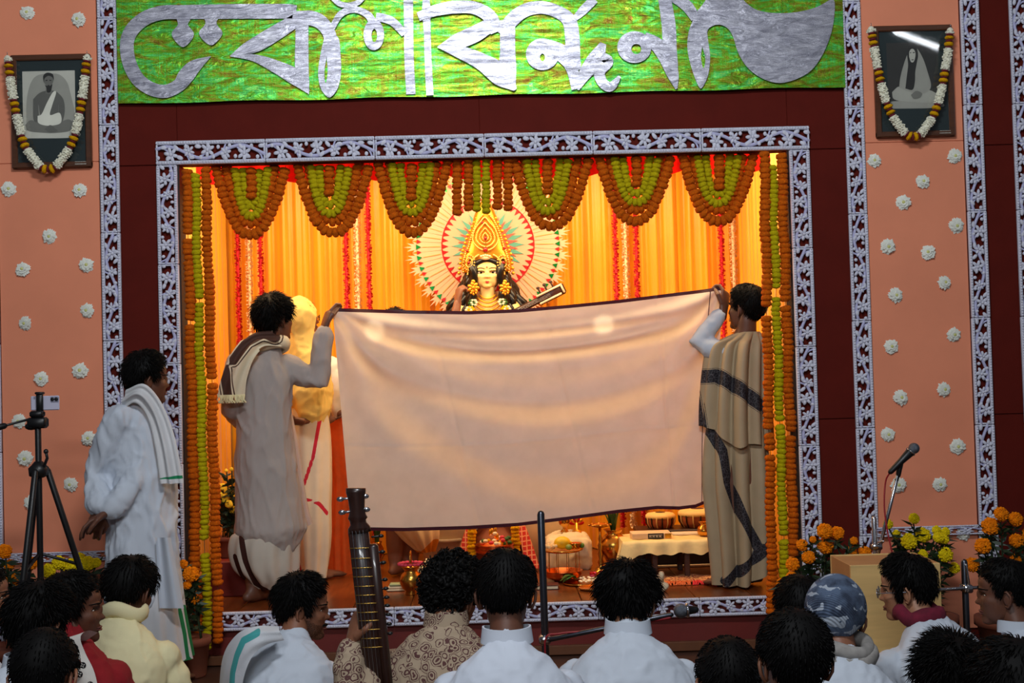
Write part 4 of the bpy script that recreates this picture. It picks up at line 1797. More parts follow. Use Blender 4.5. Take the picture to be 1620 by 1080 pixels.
# scarf: round the neck and hanging down the back on the left
g = G()
nk = at(428, 553, PY)
ringp = [nk + Vector((.088 * math.cos(a), .075 * math.sin(a), .012 + .03 * math.sin(a + 2.4))) for a in np.linspace(0, 2 * PI, 25)[:-1]]
g.tube(ringp, [(.022, .036)] * 24, 8, closed=True)
scarf_a = g
g2 = G()
path = bez([at(438, 535, PY - .085), at(408, 538, PY - .13), at(386, 560, PY - .16), at(372, 595, PY - .165), at(366, 625, PY - .155)], 24)


def scf(u, v):
    i = v * (len(path) - 1)
    k_ = min(int(i), len(path) - 2)
    q = path[k_].lerp(path[k_ + 1], i - k_)
    wv = lerp(.035, .075, v)
    return q + Vector(((u - .5) * 2 * wv * (1 if v > .35 else .7), -.010 * math.sin(u * 12 + v * 2) - .02 * math.sin(PI * u), (u - .5) * -.09 * (1 - v)))


g2.grid(scf, 26, 24)
scarf_a.add(g2.v, g2.f)
ssd = poly_sd([[at(440, 535, PY), at(424, 528, PY), at(400, 542, PY), at(380, 570, PY)], [at(366, 585, PY), at(371, 630, PY)]])
build('scarf', scarf_a, stripe_mat('cream_scarf_brown_bands', (226, 214, 184), [(-1, .026, (74, 50, 42)), (.034, .040, (74, 50, 42))], pattern=None), p, sd=ssd)
g = G()
rt_ = random.Random(8)
for k in range(40):
    q = scf((k + .5) / 40, 1)
    g.tube([q, q + Vector((rt_.uniform(-.008, .008), -.005, -.022)), q + Vector((rt_.uniform(-.015, .015), -.004, -.04))], .0035, 4)
build('scarf_fringe', g, cream, p)['kind'] = 'stuff'

# ---------------------------------------------------------------- person in a yellow shawl drawn over the head
PY = 7.55
p = person('person in a pale yellow shawl drawn over the head and red bordered white sari', at(487, 918, PY))
hcen = at(476, 508, PY)
Hm = head_mat(hcen, 70, -4, 0)
f, r = frame(60)
body = G()
c = G()
pts, rad = rows3([(562, 464, 500, .06), (600, 455, 512, .09), (680, 458, 510, .10), (760, 455, 515, .12)], PY)
c.tube(pts, rad, 14)
c.tube([at(482, 575, PY), hcen - UPV * .05], [.055, .05], 12)
eb, wr_ = at(512, 668, PY - .02), at(470, 666, PY - .16)
c.tube([at(505, 590, PY), eb, wr_], [.045, .035, .024], 10)
eb2, wr2 = at(520, 672, PY + .05), at(545, 652, PY + .1)
c.tube([at(500, 590, PY + .1), eb2, wr2], [.045, .036, .026], 10)
for x0, dy in ((478, .0), (500, .08)):
    a_, k_, b_ = at(x0, 760, PY + dy), at(x0 + 2, 850, PY + dy), at(x0 + 4, 908, PY + dy)
    b_.z = ZS + .035
    c.tube([a_, k_, b_], [.08, .055, .036], 12)
    d_ = f
    c.tube([b_ - d_ * .05, b_ + d_ * .04, b_ + d_ * .13 - UPV * .012, b_ + d_ * .17 - UPV * .018], [(.03, .028), (.036, .03), (.042, .02), (.03, .014)], 10, side=d_.cross(UPV))
add_fused(body, c, .016, 3)
add_head(body, Hm)
hand(body, wr_, Vector((-.8, -.2, .1)), Vector((0, .6, -.8)), Vector((0, -.5, .6)), curl=.7)
hand(body, wr2, Vector((.8, .4, .3)), Vector((0, .6, -.8)), Vector((0, -.5, .6)), curl=.7)
build('body', body, skin2, p)
hair(p, Hm, 5, tufts=60)
face(p, Hm)
c = G()
c.ell(hcen + Vector((-.012, -.005, .008)), (.112, .122, .142), 18, 12)
pts, rad = rows3([(520, 455, 498, .10), (548, 450, 506, .115), (580, 446, 522, .135), (620, 452, 527, .15), (650, 460, 526, .145), (662, 466, 520, .13)], PY)
c.tube(pts, rad, 20)
opening = hcen + f * .10 + r * .0
h = fused(c, .011, 4, .0085, 15, 8, stretch=(.8, .8, .5), cut=lambda q: ((Vector(q) - opening) - Vector((0, 0, -.02))).length > .092)
build('shawl', h, M('pale_yellow_shawl', (246, 214, 116), .85, var=.05, bump=.15, bscale=350, transl=.15), p)
rows = [(640, 458, 518, .12), (700, 452, 524, .13), (760, 456, 525, .135), (800, 462, 524, .14), (850, 466, 524, .13), (890, 472, 520, .11), (912, 476, 516, .10)]
g = ring_cloth(rows, PY, 110, 6, 9, .014, 5)
rsd = poly_sd([[at(513, 640, PY), at(500, 720, PY), at(486, 764, PY)], [at(488, 786, PY), at(508, 792, PY), at(522, 812, PY)], [at(472, 830, PY), at(474, 880, PY), at(480, 912, PY)]])
build('sari', g, stripe_mat('white_sari_red_border', (238, 222, 192), [(-1, .010, (206, 40, 60))], transl=.2), p, sd=rsd)

# ---------------------------------------------------------------- man in orange behind
PY = 7.98
p = person('man in glasses and orange robe, mostly hidden behind the yellow shawl and the sheet', at(540, 905, PY))
hcen = at(479, 503, PY)
Hm = head_mat(hcen, 78, 0, 0)
f, r = frame(60)
body = G()
c = G()
pts, rad = rows3([(556, 470, 505, .06), (590, 462, 545, .09), (680, 490, 560, .10), (760, 515, 570, .11)], PY)
c.tube(pts, rad, 14)
c.tube([at(490, 572, PY), hcen - UPV * .05 - f * .02], [.058, .052], 12)
a_, b_, w_ = at(535, 600, PY - .05), at(533, 662, PY - .12), at(560, 650, PY)
c.tube([a_, b_, w_], [.046, .036, .026], 10)
c.tube([at(500, 600, PY + .1), at(520, 660, PY + .2), at(560, 640, PY + .2)], [.046, .036, .026], 10)
for x0, dy in ((532, -.02), (555, .08)):
    a_, k_, b2 = at(x0, 760, PY + dy), at(x0, 850, PY + dy), at(x0, 900, PY + dy)
    b2.z = ZS + .035
    c.tube([a_, k_, b2], [.08, .055, .036], 12)
    c.tube([b2 - f * .05, b2 + f * .04, b2 + f * .13 - UPV * .012, b2 + f * .17 - UPV * .018], [(.03, .028), (.036, .03), (.042, .02), (.03, .014)], 10, side=f.cross(UPV))
add_fused(body, c, .016, 3)
add_head(body, Hm)
hand(body, w_, Vector((.8, .3, .2)), Vector((0, .6, -.8)), Vector((0, -.5, .6)), curl=.7)
hand(body, at(560, 640, PY + .2), Vector((.8, .3, .2)), Vector((0, .6, -.8)), Vector((0, -.5, .6)), curl=.7)
build('body', body, skin1, p)
hair(p, Hm, 15, T=.008, front=.09, tufts=150, tl=.02, messy=.15)
face(p, Hm)
glasses(p, Hm)
c = G()
pts, rad = rows3([(566, 476, 512, .07), (585, 466, 548, .11), (630, 478, 556, .125), (690, 492, 562, .13)], PY)
c.tube(pts, rad, 20)
a_, b_ = at(535, 600, PY - .05), at(533, 650, PY - .11)
c.tube([a_, lerp(a_, b_, .5), b_], [.066, .062, .056], 12)
build('shirt', fused(c, .012, 3, .005, 15, 9), w_cot2, p)
rows = [(650, 500, 566, .13), (720, 512, 574, .14), (760, 518, 578, .14), (800, 518, 578, .15), (850, 518, 580, .16), (906, 520, 584, .17)]
build('robe', ring_cloth(rows, PY, 100, 6, 12, .016, 7), M('orange_robe', (232, 96, 24), .8, var=.1, bump=.15, bscale=350, transl=.15), p)

# ---------------------------------------------------------------- priest behind the sheet, arm raised to the idol
PY = 7.72
p = person('bare armed man behind the sheet, one fist raised beside the goddess idol', at(632, 905, PY))
hcen = at(627, 521, PY)
Hm = head_mat(hcen, 30, 6, 0)
f, r = frame(20)
body = G()
c = G()
pts, rad = rows3([(572, 608, 645, .06), (605, 590, 668, .09), (680, 594, 664, .10), (760, 596, 664, .12)], PY)
c.tube(pts, rad, 14)
c.tube([at(628, 580, PY), hcen - UPV * .05 - f * .02], [.058, .052], 12)
a_, b_, w_ = at(660, 600, PY), at(708, 566, PY + .1), at(724, 478, PY + .16)
c.tube([a_, lerp(a_, b_, .5), b_, lerp(b_, w_, .35), w_], [.05, .046, .038, .040, .028], 12)
a2, b2, w2 = at(594, 600, PY), at(580, 670, PY), at(620, 690, PY + .2)
c.tube([a2, b2, w2], [.05, .038, .027], 10)
for x0, dy in ((622, -.02), (648, .06)):
    a_, k_, bb = at(x0, 760, PY + dy), at(x0 + 2, 838, PY + dy), at(x0 + 4, 900, PY + dy)
    bb.z = ZS + .035
    c.tube([a_, k_, lerp(k_, bb, .4), bb], [.085, .056, .056, .036], 12)
    c.tube([bb - f * .05, bb + f * .04, bb + f * .13 - UPV * .012, bb + f * .17 - UPV * .018], [(.03, .028), (.036, .03), (.042, .02), (.03, .014)], 10, side=f.cross(UPV))
add_fused(body, c, .015, 3)
add_head(body, Hm)
hg = G()
hand(hg, w_, Vector((.15, .1, 1)), Vector((.8, .5, 0)), Vector((-.5, .8, .1)), curl=1.15, thumb=.9)
add_fused(body, hg, .0042, 2)
hand(body, w2, f, -UPV, r, curl=.5)
build('body', body, skin1, p)
hair(p, Hm, 25, T=.014, tufts=200)
rows = [(715, 594, 668, .14), (770, 592, 678, .15), (810, 600, 690, .15), (845, 630, 694, .13), (872, 662, 686, .05)]
dsd = poly_sd([[at(640, 872, PY), at(668, 882, PY), at(690, 860, PY)]])
build('dhoti', ring_cloth(rows, PY, 90, 6, 10, .014, 3), stripe_mat('cream_dhoti_gold_border', (232, 206, 160), [(-1, .035, (206, 128, 30))]), p, sd=dsd)
ROW_P5 = p

# ---------------------------------------------------------------- shawled man holding the right end of the sheet
PY = 6.97
p = person('man in a cream shawl with black woven bands holding the right end of the sheet', at(1165, 925, PY))
hcen = at(1178, 488, PY)
Hm = head_mat(hcen, -48, 4, 0)
f, r = frame(-25)
shl, shr = at(1138, 556, PY), at(1204, 556, PY + .02)
ell_, wrl = at(1104, 541, PY + .03), at(1144, 492, PY + .04)
body = G()
c = G()
pts, rad = rows3([(530, 1160, 1198, .06), (560, 1138, 1206, .09), (640, 1142, 1206, .10), (760, 1140, 1206, .12)], PY)
c.tube(pts, rad, 14)
c.tube([at(1180, 545, PY), hcen - UPV * .05 - f * .02], [.06, .054], 12)
c.tube([shl, lerp(shl, ell_, .5), ell_, lerp(ell_, wrl, .4), wrl], [.046, .042, .036, .035, .025], 10)
er = at(1212, 640, PY + .05)
wr_ = at(1190, 660, PY + .2)
c.tube([shr, er, wr_], [.046, .036, .025], 10)
for x0, dy in ((1158, -.02), (1188, .06)):
    a_, k_, bb = at(x0 + 4, 760, PY + dy), at(x0 + 2, 850, PY + dy), at(x0, 915, PY + dy)
    bb.z = ZS + .035
    c.tube([a_, k_, lerp(k_, bb, .4), bb], [.085, .056, .054, .036], 12)
    d_ = frame(-60)[0]
    c.tube([bb - d_ * .05, bb + d_ * .04, bb + d_ * .12 - UPV * .012, bb + d_ * .16 - UPV * .018], [(.03, .028), (.036, .03), (.042, .02), (.03, .014)], 10, side=d_.cross(UPV))
add_fused(body, c, .016, 3)
add_head(body, Hm)
hg = G()
hand(hg, wrl, (at(1148, 464, PY + .06) - wrl), Vector((-.7, .6, .1)), Vector((-.4, -.5, .6)), curl=.95, thumb=.8, s=1.2)
add_fused(body, hg, .0042, 2)
hand(body, wr_, f, -UPV, -r, curl=.5)
build('body', body, skin2, p)
hair(p, Hm, 31, T=.018, tufts=400, tl=.03, messy=.08, back=-.085, amp=.003)
face(p, Hm)
c = G()
c.ell(shl, .062, 10, 8)
cf = lerp(ell_, wrl, .84)
c.tube([shl, lerp(shl, ell_, .5), ell_, lerp(ell_, cf, .5), cf], [.062, .06, .054, .048, .045], 14)
pts, rad = rows3([(534, 1160, 1198, .07), (556, 1138, 1206, .095), (620, 1146, 1200, .09), (680, 1148, 1198, .08)], PY)
c.tube(pts, rad, 16)
build('shirt', fused(c, .011, 3, .004, 16, 12), w_cot, p)


def shawl_layer(rows, hem, sub=7, n=130, pleats=9, amp=.014, seed=0, ry=.15):
    pts, rad = rows3([(a, b, c_, d_) for a, b, c_, d_ in rows], PY)
    zc = bez(pts, (len(pts) - 1) * sub)
    rr = bez([(a, b, 0) for a, b in rad], (len(pts) - 1) * sub)
    L = len(zc) - 1
    g = G()

    def fn(u, v):
        a = 2 * PI * u
        vv = v * (1 - hem(math.cos(a)) * v)
        i = vv * L
        k_ = min(int(i), L - 1)
        t = i - k_
        c_ = zc[k_].lerp(zc[k_ + 1], t)
        q = rr[k_].lerp(rr[k_ + 1], t)
        pl = amp * min(1, v * 2.6) * (2.2 * abs(math.sin(a * pleats * .5 + seed + .5 * v)) - 1.3 + .5 * math.sin(a * pleats * .36 + 1 + seed))
        return Vector((c_.x + (q.x + pl) * math.cos(a), c_.y + (q.y + pl * 1.4) * math.sin(a), c_.z))
    g.grid(fn, n, L, wrap=True)
    return g


bands1 = poly_sd([[at(1108, 596, PY), at(1130, 594, PY), at(1146, 604, PY), at(1172, 622, PY), at(1196, 640, PY), at(1222, 654, PY)], [at(1096, 616, PY), at(1101, 650, PY), at(1108, 700, PY)]])
bands2 = poly_sd([[at(1118, 678, PY), at(1138, 712, PY), at(1146, 762, PY), at(1164, 806, PY), at(1192, 862, PY)], [at(1144, 916, PY), at(1170, 892, PY), at(1200, 866, PY), at(1216, 846, PY)]])
wool = stripe_mat('cream_shawl_black_bands', (176, 154, 122), [(-1, .036, (36, 32, 36)), (.040, .043, (60, 50, 46))], rough=.55, pattern=55)
wool2 = stripe_mat('cream_shawl_black_bands_low', (176, 154, 122), [(-1, .026, (36, 32, 36))], rough=.55, pattern=60)
rows = [(525, 1164, 1202, .066), (535, 1146, 1208, .095), (546, 1128, 1213, .12), (575, 1120, 1214, .14), (640, 1114, 1215, .155), (704, 1114, 1218, .16)]
g = shawl_layer(rows, lambda c_: .10 * max(0, -c_ - .1) + .012 * math.sin(c_ * 5), pleats=11, amp=.022, seed=.6)
build('shawl', g, wool, p, sd=bands1)
rows = [(650, 1122, 1212, .12), (690, 1118, 1213, .13), (760, 1118, 1214, .14), (820, 1124, 1216, .145), (880, 1130, 1216, .14), (922, 1134, 1214, .13)]
g = shawl_layer(rows, lambda c_: .16 * max(0, c_) ** 1.2, pleats=9, amp=.024, seed=2.2)
build('shawl_lower_fold', g, wool2, p, sd=bands2)

# ---------------------------------------------------------------- man standing on the hall floor by the left column
PY = 6.2
p = person('man in long white kurta and towel standing, hands clasped behind, left of the stage', at(235, 1052, PY))
hcen = at(235, 600, PY)
Hm = head_mat(hcen, 62, -4, 4)
f, r = frame(48)
shl, shr = at(188, 664, PY - .10), at(240, 668, PY + .02)
ell_, wrl = at(152, 752, PY - .06), at(158, 806, PY - .17)
elr, wrr = at(214, 764, PY - .12), at(172, 810, PY - .20)
body = G()
c = G()
pts, rad = rows3([(642, 205, 245, .06), (672, 186, 250, .10), (760, 190, 262, .11), (860, 190, 265, .12)], PY)
c.tube(pts, rad, 14)
c.tube([at(222, 655, PY), at(228, 635, PY), hcen - UPV * .05 - f * .02], [.065, .056, .053], 12)
for a_, b_, w_ in ((shr, elr, wrr), (shl, ell_, wrl)):
    c.tube([a_, lerp(a_, b_, .5), b_, lerp(b_, w_, .4), w_], [.05, .045, .037, .036, .026], 10)
for x0, dy in ((218, -.04), (250, .08)):
    a_, k_ = at(x0 + 2, 860, PY + dy + .03), at(x0 + 4, 960, PY + dy + .02)
    bb = at(x0 + 6, 1040, PY + dy)
    bb.z = .04
    c.tube([a_, k_, lerp(k_, bb, .35), bb], [.078, .056, .056, .036], 12)
    c.tube([bb - f * .05, bb + f * .04, bb + f * .13 - UPV * .012, bb + f * .17 - UPV * .018], [(.03, .028), (.036, .03), (.042, .02), (.03, .014)], 10, side=f.cross(UPV))
add_fused(body, c, .017, 3)
add_head(body, Hm)
hg = G()
hand(hg, wrr, at(146, 824, PY - .22) - wrr, Vector((.2, .3, -1)), Vector((.1, -1, .1)), curl=.45, spread=.4, thumb=.3, s=1.1)
add_fused(body, hg, .0042, 2)
hg = G()
hand(hg, wrl, at(150, 836, PY - .16) - wrl, Vector((-.3, .9, .2)), Vector((.6, 0, -.5)), curl=.5, spread=.3, s=1.1)
add_fused(body, hg, .0042, 2)
build('body', body, skin2, p)
c = G()
pts, rad = rows3([(634, 208, 246, .06), (648, 190, 254, .085), (668, 176, 262, .115), (720, 172, 272, .135), (790, 176, 278, .15), (850, 172, 280, .165), (920, 167, 285, .175), (945, 166, 288, .18)], PY)
c.tube(pts, rad, 24)
for a_, b_, w_ in ((shr, elr, lerp(elr, wrr, .85)), (shl, ell_, lerp(ell_, wrl, .85))):
    c.ell(a_, .072, 10, 8)
    c.tube([a_, lerp(a_, b_, .35), lerp(a_, b_, .7), b_, lerp(b_, w_, .5), w_], [.074, .070, .065, .062, .060, .062], 14)
build('kurta', fused(c, .0105, 4, .0115, 12, 14, (1, 1, .42)), w_cot, p)
g = G()
g.grid(lambda u, v: at(lerp(lerp(246, 252, v), lerp(270, 291, v), u), lerp(850, 962, v), PY - .185 + .02 * math.sin(u * 7) + .02 * v), 10, 12)
build('kurta_tail', g, w_cot, p)
rows = [(900, 180, 284, .16), (960, 184, 290, .165), (1010, 188, 298, .165), (1042, 190, 303, .165)]
gsd = poly_sd([[at(288, 960, PY), at(296, 1000, PY), at(302, 1044, PY)], [at(285, 1042, PY), at(306, 1042, PY)]])
build('dhoti', ring_cloth(rows, PY, 100, 6, 13, .014, 9), stripe_mat('white_dhoti_green_border', (208, 210, 214), [(-1, .007, (34, 120, 70))]), p, sd=gsd)
hair(p, Hm, 41, T=.022, tufts=420, tl=.035, messy=.35, back=-.10, amp=.006)
face(p, Hm)
# towel
g = G()
tp = bez([at(196, 634, PY - .08), at(222, 622, PY - .12), at(246, 650, PY - .10), at(262, 700, PY - .12), at(273, 764, PY - .14)], 30)


def tow(u, v):
    i = v * (len(tp) - 1)
    k_ = min(int(i), len(tp) - 2)
    q = tp[k_].lerp(tp[k_ + 1], i - k_)
    wv = lerp(.03, .055, min(1, v * 1.4))
    return q + Vector(((u - .5) * 2 * wv * (.5 + .5 * v), -.012 * math.sin(u * 14 + 1) - .025 * math.sin(PI * u), (u - .5) * .11 * (1 - v) ** .8))


g.grid(tow, 20, 30)
tsd = poly_sd([[at(240, 755, PY - .14), at(300, 754, PY - .14)]])
build('towel', g, stripe_mat('white_towel_green_border', (214, 214, 216), [(-1, .008, (26, 130, 84))], bump=.4), p, sd=tsd)

# ================================================================== THE HELD SHEET
top_pts = [(526, 487), (585, 489), (660, 491), (740, 492), (820, 489), (900, 482), (980, 474), (1060, 464), (1110, 458), (1144, 453)]
bot_pts = [(556, 839), (640, 840), (740, 837), (820, 832), (900, 822), (980, 811), (1040, 805), (1075, 806), (1100, 803), (1124, 793)]
SY = 7.04


def sheet_fn(u, v):
    f = u * 9
    i = min(int(f), 8)
    t = f - i
    tx, ty = lerp(top_pts[i][0], top_pts[i + 1][0], t), lerp(top_pts[i][1], top_pts[i + 1][1], t)
    bx_, by_ = lerp(bot_pts[i][0], bot_pts[i + 1][0], t), lerp(bot_pts[i][1], bot_pts[i + 1][1], t)
    px, py = lerp(tx, bx_, v), lerp(ty, by_, v)
    sag = 4 * u * (1 - u)
    y = SY
    # swags slung between the two raised hands
    for k, (c0, dp, w_, a) in enumerate(((.02, .085, .03, .034), (.045, .15, .035, .042), (.10, .36, .06, .034), (.18, .62, .09, .026))):
        d = v - (c0 + dp * sag)
        y -= a * math.exp(-(d / w_) ** 2) * (.35 + .65 * sag)
        y += a * .5 * math.exp(-((d - w_ * 1.6) / w_) ** 2) * (.35 + .65 * sag)
    # folds fanning out from the hands
    for cx_, s_ in ((1.0, 1), (0.0, -1)):
        dx = abs(u - cx_) * 1.75
        an = math.atan2(v + .02, dx + .02)
        rr = math.hypot(dx, v)
        y += .030 * math.sin(an * 11 + 1) * math.exp(-((rr - .35) / .32) ** 2) * min(1, rr * 5)
    y += .012 * math.sin(u * 9 + 2 * v) * v + .006 * math.sin(u * 23 + v * 5) * v
    # pressed creases
    for c_ in (.25, .5, .75):
        y -= .004 * max(0, 1 - abs(u - c_) * 120)
    for c_ in (.62,):
        y -= .004 * max(0, 1 - abs(v - c_) * 90)
    return at(px, py, y)


g = G()
NU, NV = 340, 110
g.grid(sheet_fn, NU, NV)
sdv = [min(j / NV * .8, (1 - j / NV) * .8, abs(i / NU - (.936 - .018 * math.sin(PI * j / NV))) * 1.6 + .0085) for j in range(NV + 1) for i in range(NU + 1)]
it = iter(sdv)
sheet_m = stripe_mat('thin_white_sheet', (238, 230, 216), [(-1, .0125, (64, 26, 42))], rough=.42, bump=.06, weave=500, transl=.42)
me = g.mesh('sheet', sheet_m, (0, 0, 0), True, sd=lambda p_: next(it))
put('sheet', me, None, label='large thin white sheet with dark purple border held up across the stage', category='sheet')

# ================================================================== THINGS ON THE STAGE FLOOR


def floor_at(px, py):
    """point of the stage floor seen at a pixel"""
    d = FW + RT * ((px - 810) / FPX) + UP * ((540 - py) / FPX)
    return CAMP + d * ((ZS - CAMP.z) / d.z)


def lathe_thing(name, label, cat, prof, loc, mt, n=28, part='body', group=None):
    t = thing(name, label, cat, loc, group)
    g = G()
    g.lathe(prof, loc, n)
    build(part, g, mt, t)
    return t


# lota with hoop handle
L0 = floor_at(651, 940)
t = lathe_thing('brass_pot', 'round brass pot with hoop handle and pink flower ring near the stage edge', 'pot', [(.034, 0), (.036, .006), (.03, .02), (.05, .035), (.062, .06), (.064, .085), (.055, .11), (.038, .125), (.036, .135), (.05, .15), (.052, .156), (.044, .154), (.032, .13)], L0, brass)
g = G()
g.tube(bez([L0 + Vector((0, -.04, .15)), L0 + Vector((0, -.035, .21)), L0 + Vector((0, 0, .235)), L0 + Vector((0, .035, .21)), L0 + Vector((0, .04, .15))], 16), (.005, .008), 8)
build('handle', g, brass, t)
pinkm = M('pink_flower', (214, 60, 84), .7, var=.25)
tt = thing('flower_ring', 'ring of pink flower heads lying on the rim of the brass pot', 'garland', L0 + Vector((0, 0, .165)))
PKM = marigold_mesh('flower_head', pinkm, 50)
for k in range(16):
    a = 2 * PI * k / 16
    o = put('flower_head', PKM, tt)
    o.location = (.062 * math.cos(a), .062 * math.sin(a), .004)
    o.scale = (.0125,) * 3
# bundle of flowers behind the pot
q = floor_at(668, 928)
t = thing('flower_bundle', 'cream flower and leaf bundle behind the brass pot', 'flowers', q)
for k in range(9):
    g = G()
    c = q + Vector((rg.uniform(-.04, .04), rg.uniform(-.02, .04), .05 + rg.uniform(0, .10)))
    for j in range(6):
        a = j * PI / 3
        g.ell(c + Vector((math.cos(a) * .014, -.004, math.sin(a) * .014)), (.012, .007, .008), 6, 4, Matrix.Rotation(-a, 3, 'Y'))
    build('flower', g, M('cream_blossom', (240, 214, 160), .7), t)
g = G()
g.tube([q, q + Vector((0, .01, .12))], [.02, .012], 6)
build('stem', g, greenleaf, t)
# folded cloths / plates beside the pot
q = floor_at(627, 934)
t = thing('folded_cloth', 'small stack of folded cream cloth beside the brass pot', 'cloth', q)
for k in range(3):
    g = G()
    g.rbox(q + Vector((.003 * k, 0, .008 + .014 * k)), (.105 - .01 * k, .07, .012), .004)
    build('fold', g, whitecloth if k < 2 else M('greenish_cloth', (150, 160, 120), .8), t)

# kalash: red checked gamcha draped over a pot, two marigold strands
KC = floor_at(786, 899)
chk = N('red_checked_gamcha')
v = chk.coord('Object')
wv1 = chk.n('ShaderNodeTexWave', bands_direction='X')
wv1.inputs['Scale'].default_value = 11
chk.l(v, wv1.inputs['Vector'])
wv2 = chk.n('ShaderNodeTexWave', bands_direction='Z')
wv2.inputs['Scale'].default_value = 11
chk.l(v, wv2.inputs['Vector'])
s_ = chk.math('MAXIMUM', chk.math('GREATER_THAN', wv1.outputs[1], .86), chk.math('GREATER_THAN', wv2.outputs[1], .86))
chk.l(chk.mix(s_, rgb(196, 34, 28), rgb(232, 150, 110)), chk.b.inputs['Base Color'])
chk.b.inputs['Roughness'].default_value = .8
t = thing('kalash_pot', 'ritual pot draped in red checked cloth standing under the middle of the sheet', 'pot', KC)
g = G()
g.lathe([(.10, 0), (.15, .05), (.17, .13), (.15, .21), (.09, .27), (.08, .30), (.11, .33)], KC, 28)
build('clay_pot', g, M('clay_pot', (150, 80, 50), .7), t)
for sx in (-1, 1):
    g = G()

    def gm(u, v, sx=sx):
        a = (-.9 + 1.8 * u)
        r0 = lerp(.09, .235, v ** .8) + .012 * math.sin(u * 22) * v
        return KC + Vector((sx * (.045 + r0 * math.cos(a) * .9), -.02 - r0 * math.sin(a + .5) * .85, .36 - .34 * v ** 1.2))
    g.grid(gm, 40, 14)
    build('checked_cloth', g, chk.m, t)
g = G()
g.ell(KC + Vector((0, 0, .40)), (.055, .055, .065), 14, 10)
build('coconut', g, M('green_coconut', (70, 110, 40), .5), t)
for k in range(5):
    g = G()
    a = k * 2 * PI / 5 + .3
    d_ = Vector((math.cos(a), math.sin(a), 0))
    c = KC + d_ * .05 + Vector((0, 0, .37))
    sdv_ = d_.cross(UPV)
    g.grid(lambda u, v: c + d_ * (.11 * v) + UPV * (.10 * v - .09 * v * v) + sdv_ * ((u - .5) * .07 * math.sin(PI * min(.97, v * .9 + .08))), 4, 8)
    build('mango_leaf', g, greenleaf, t)
for sx, px in ((-1, 747), (1, 815)):
    a, b = at(px, 832, KC.y - .24), at(px + sx * 1.5, 880, KC.y - .25)
    strand([a, lerp(a, b, .5), b], .045, GO, 'golden marigold strand on the %s side of the red checked cloth' % ('left' if sx < 0 else 'right'), 'marigold strands on the checked cloth', .5)
# copper bowl on stand with offerings
BC = floor_at(783, 913)
t = lathe_thing('offering_bowl', 'wide copper bowl of flowers on a pedestal before the red checked cloth', 'bowl',
                [(.07, 0), (.072, .01), (.03, .03), (.022, .09), (.03, .12), (.08, .14), (.112, .155), (.118, .175), (.112, .192), (.120, .198), (.113, .196), (.10, .175), (.02, .16)], BC, copper, 32)
for k in range(22):
    g = G()
    a, r0 = rg.uniform(0, 6.28), .095 * math.sqrt(rg.random())
    c = BC + Vector((r0 * math.cos(a), r0 * math.sin(a), .20 + .03 * rg.random() + (.05 if r0 < .03 else 0)))
    g.ell(c, (.016, .014, .012), 7, 5)
    build('blossom', g, rg.choice([pinkm, m_gold, M('white_petals', (245, 225, 190), .7), M('green_petals', (40, 90, 30), .6)]), t)
g = G()
for k in range(6):
    a = k * 1.05
    g.ell(BC + Vector((.02 * math.cos(a), .02 * math.sin(a), .24 + .008 * k)), (.010, .010, .022), 6, 5)
build('golden_bud', g, gold, t)

# two tier fruit stand
FC = floor_at(891, 919)
t = thing('fruit_stand', 'two tier copper and brass fruit stand with lemon and limes right of the pole', 'stand', FC)
g = G()
g.lathe([(.05, 0), (.055, .008), (.09, .02), (.108, .04), (.106, .058), (.116, .064), (.108, .062), (.09, .03), (.01, .02)], FC, 30)
build('lower_bowl', g, copper, t)
g = G()
g.lathe([(.01, .168), (.10, .172), (.118, .180), (.12, .186), (.10, .182), (.01, .176)], FC, 30)
build('upper_tray', g, brass, t)
for k in range(10):
    g = G()
    a = k * 2 * PI / 10
    g.tube([FC + Vector((.096 * math.cos(a), .096 * math.sin(a), .05)), FC + Vector((.096 * math.cos(a), .096 * math.sin(a), .175))], .0022, 5)
    build('rod', g, brass, t)


def fruit(name, label, c, r, col, cat='fruit', tip=0):
    g = G()
    g.ell(c, r, 14, 10)
    if tip:
        g.ell(c + Vector((r[0] * .95, 0, 0)), (r[0] * .2, r[1] * .25, r[2] * .25), 6, 5)
    return build(name, g, M(name + '_skin_%d' % col[0], col, .45, var=.12, scale=30, bump=.2, bscale=200), origin=tuple(c), label=label, category=cat)


TZ = Vector((0, 0, .187))
fruit('lemon', 'big yellow lemon on the upper tray of the fruit stand', FC + TZ + Vector((0, -.01, .035)), (.048, .040, .036), (244, 196, 24), tip=1)
fruit('lime', 'green lime resting against the big lemon', FC + TZ + Vector((.034, -.07, .017)), (.020, .018, .017), (120, 130, 40))
fruit('lime', 'green lime at the right rim of the fruit stand', FC + TZ + Vector((.112, -.01, .016)), (.016, .015, .015), (90, 130, 40))
q = FC + TZ + Vector((.075, -.03, .0))
t2 = lathe_thing('small_bowl', 'little brass bowl of red powder on the fruit stand tray', 'bowl', [(.022, .001), (.028, .008), (.034, .03), (.036, .036), (.033, .034), (.02, .026)], q, brass, 20)
g = G()
g.ell(q + Vector((0, 0, .03)), (.03, .03, .006), 12, 5)
build('red_powder', g, redcloth, t2)
t2 = thing('puffed_rice_heap', 'small heap of pale sweets at the left of the fruit stand tray', 'sweets', FC + TZ + Vector((-.07, -.01, 0)))
for k in range(14):
    g = G()
    g.ell(FC + TZ + Vector((-.07 + rg.uniform(-.035, .035), -.01 + rg.uniform(-.04, .04), .011 + rg.uniform(0, .012))), rg.uniform(.010, .014), 7, 5)
    build('sweet', g, M('pale_sweet', (226, 196, 150), .7), t2)

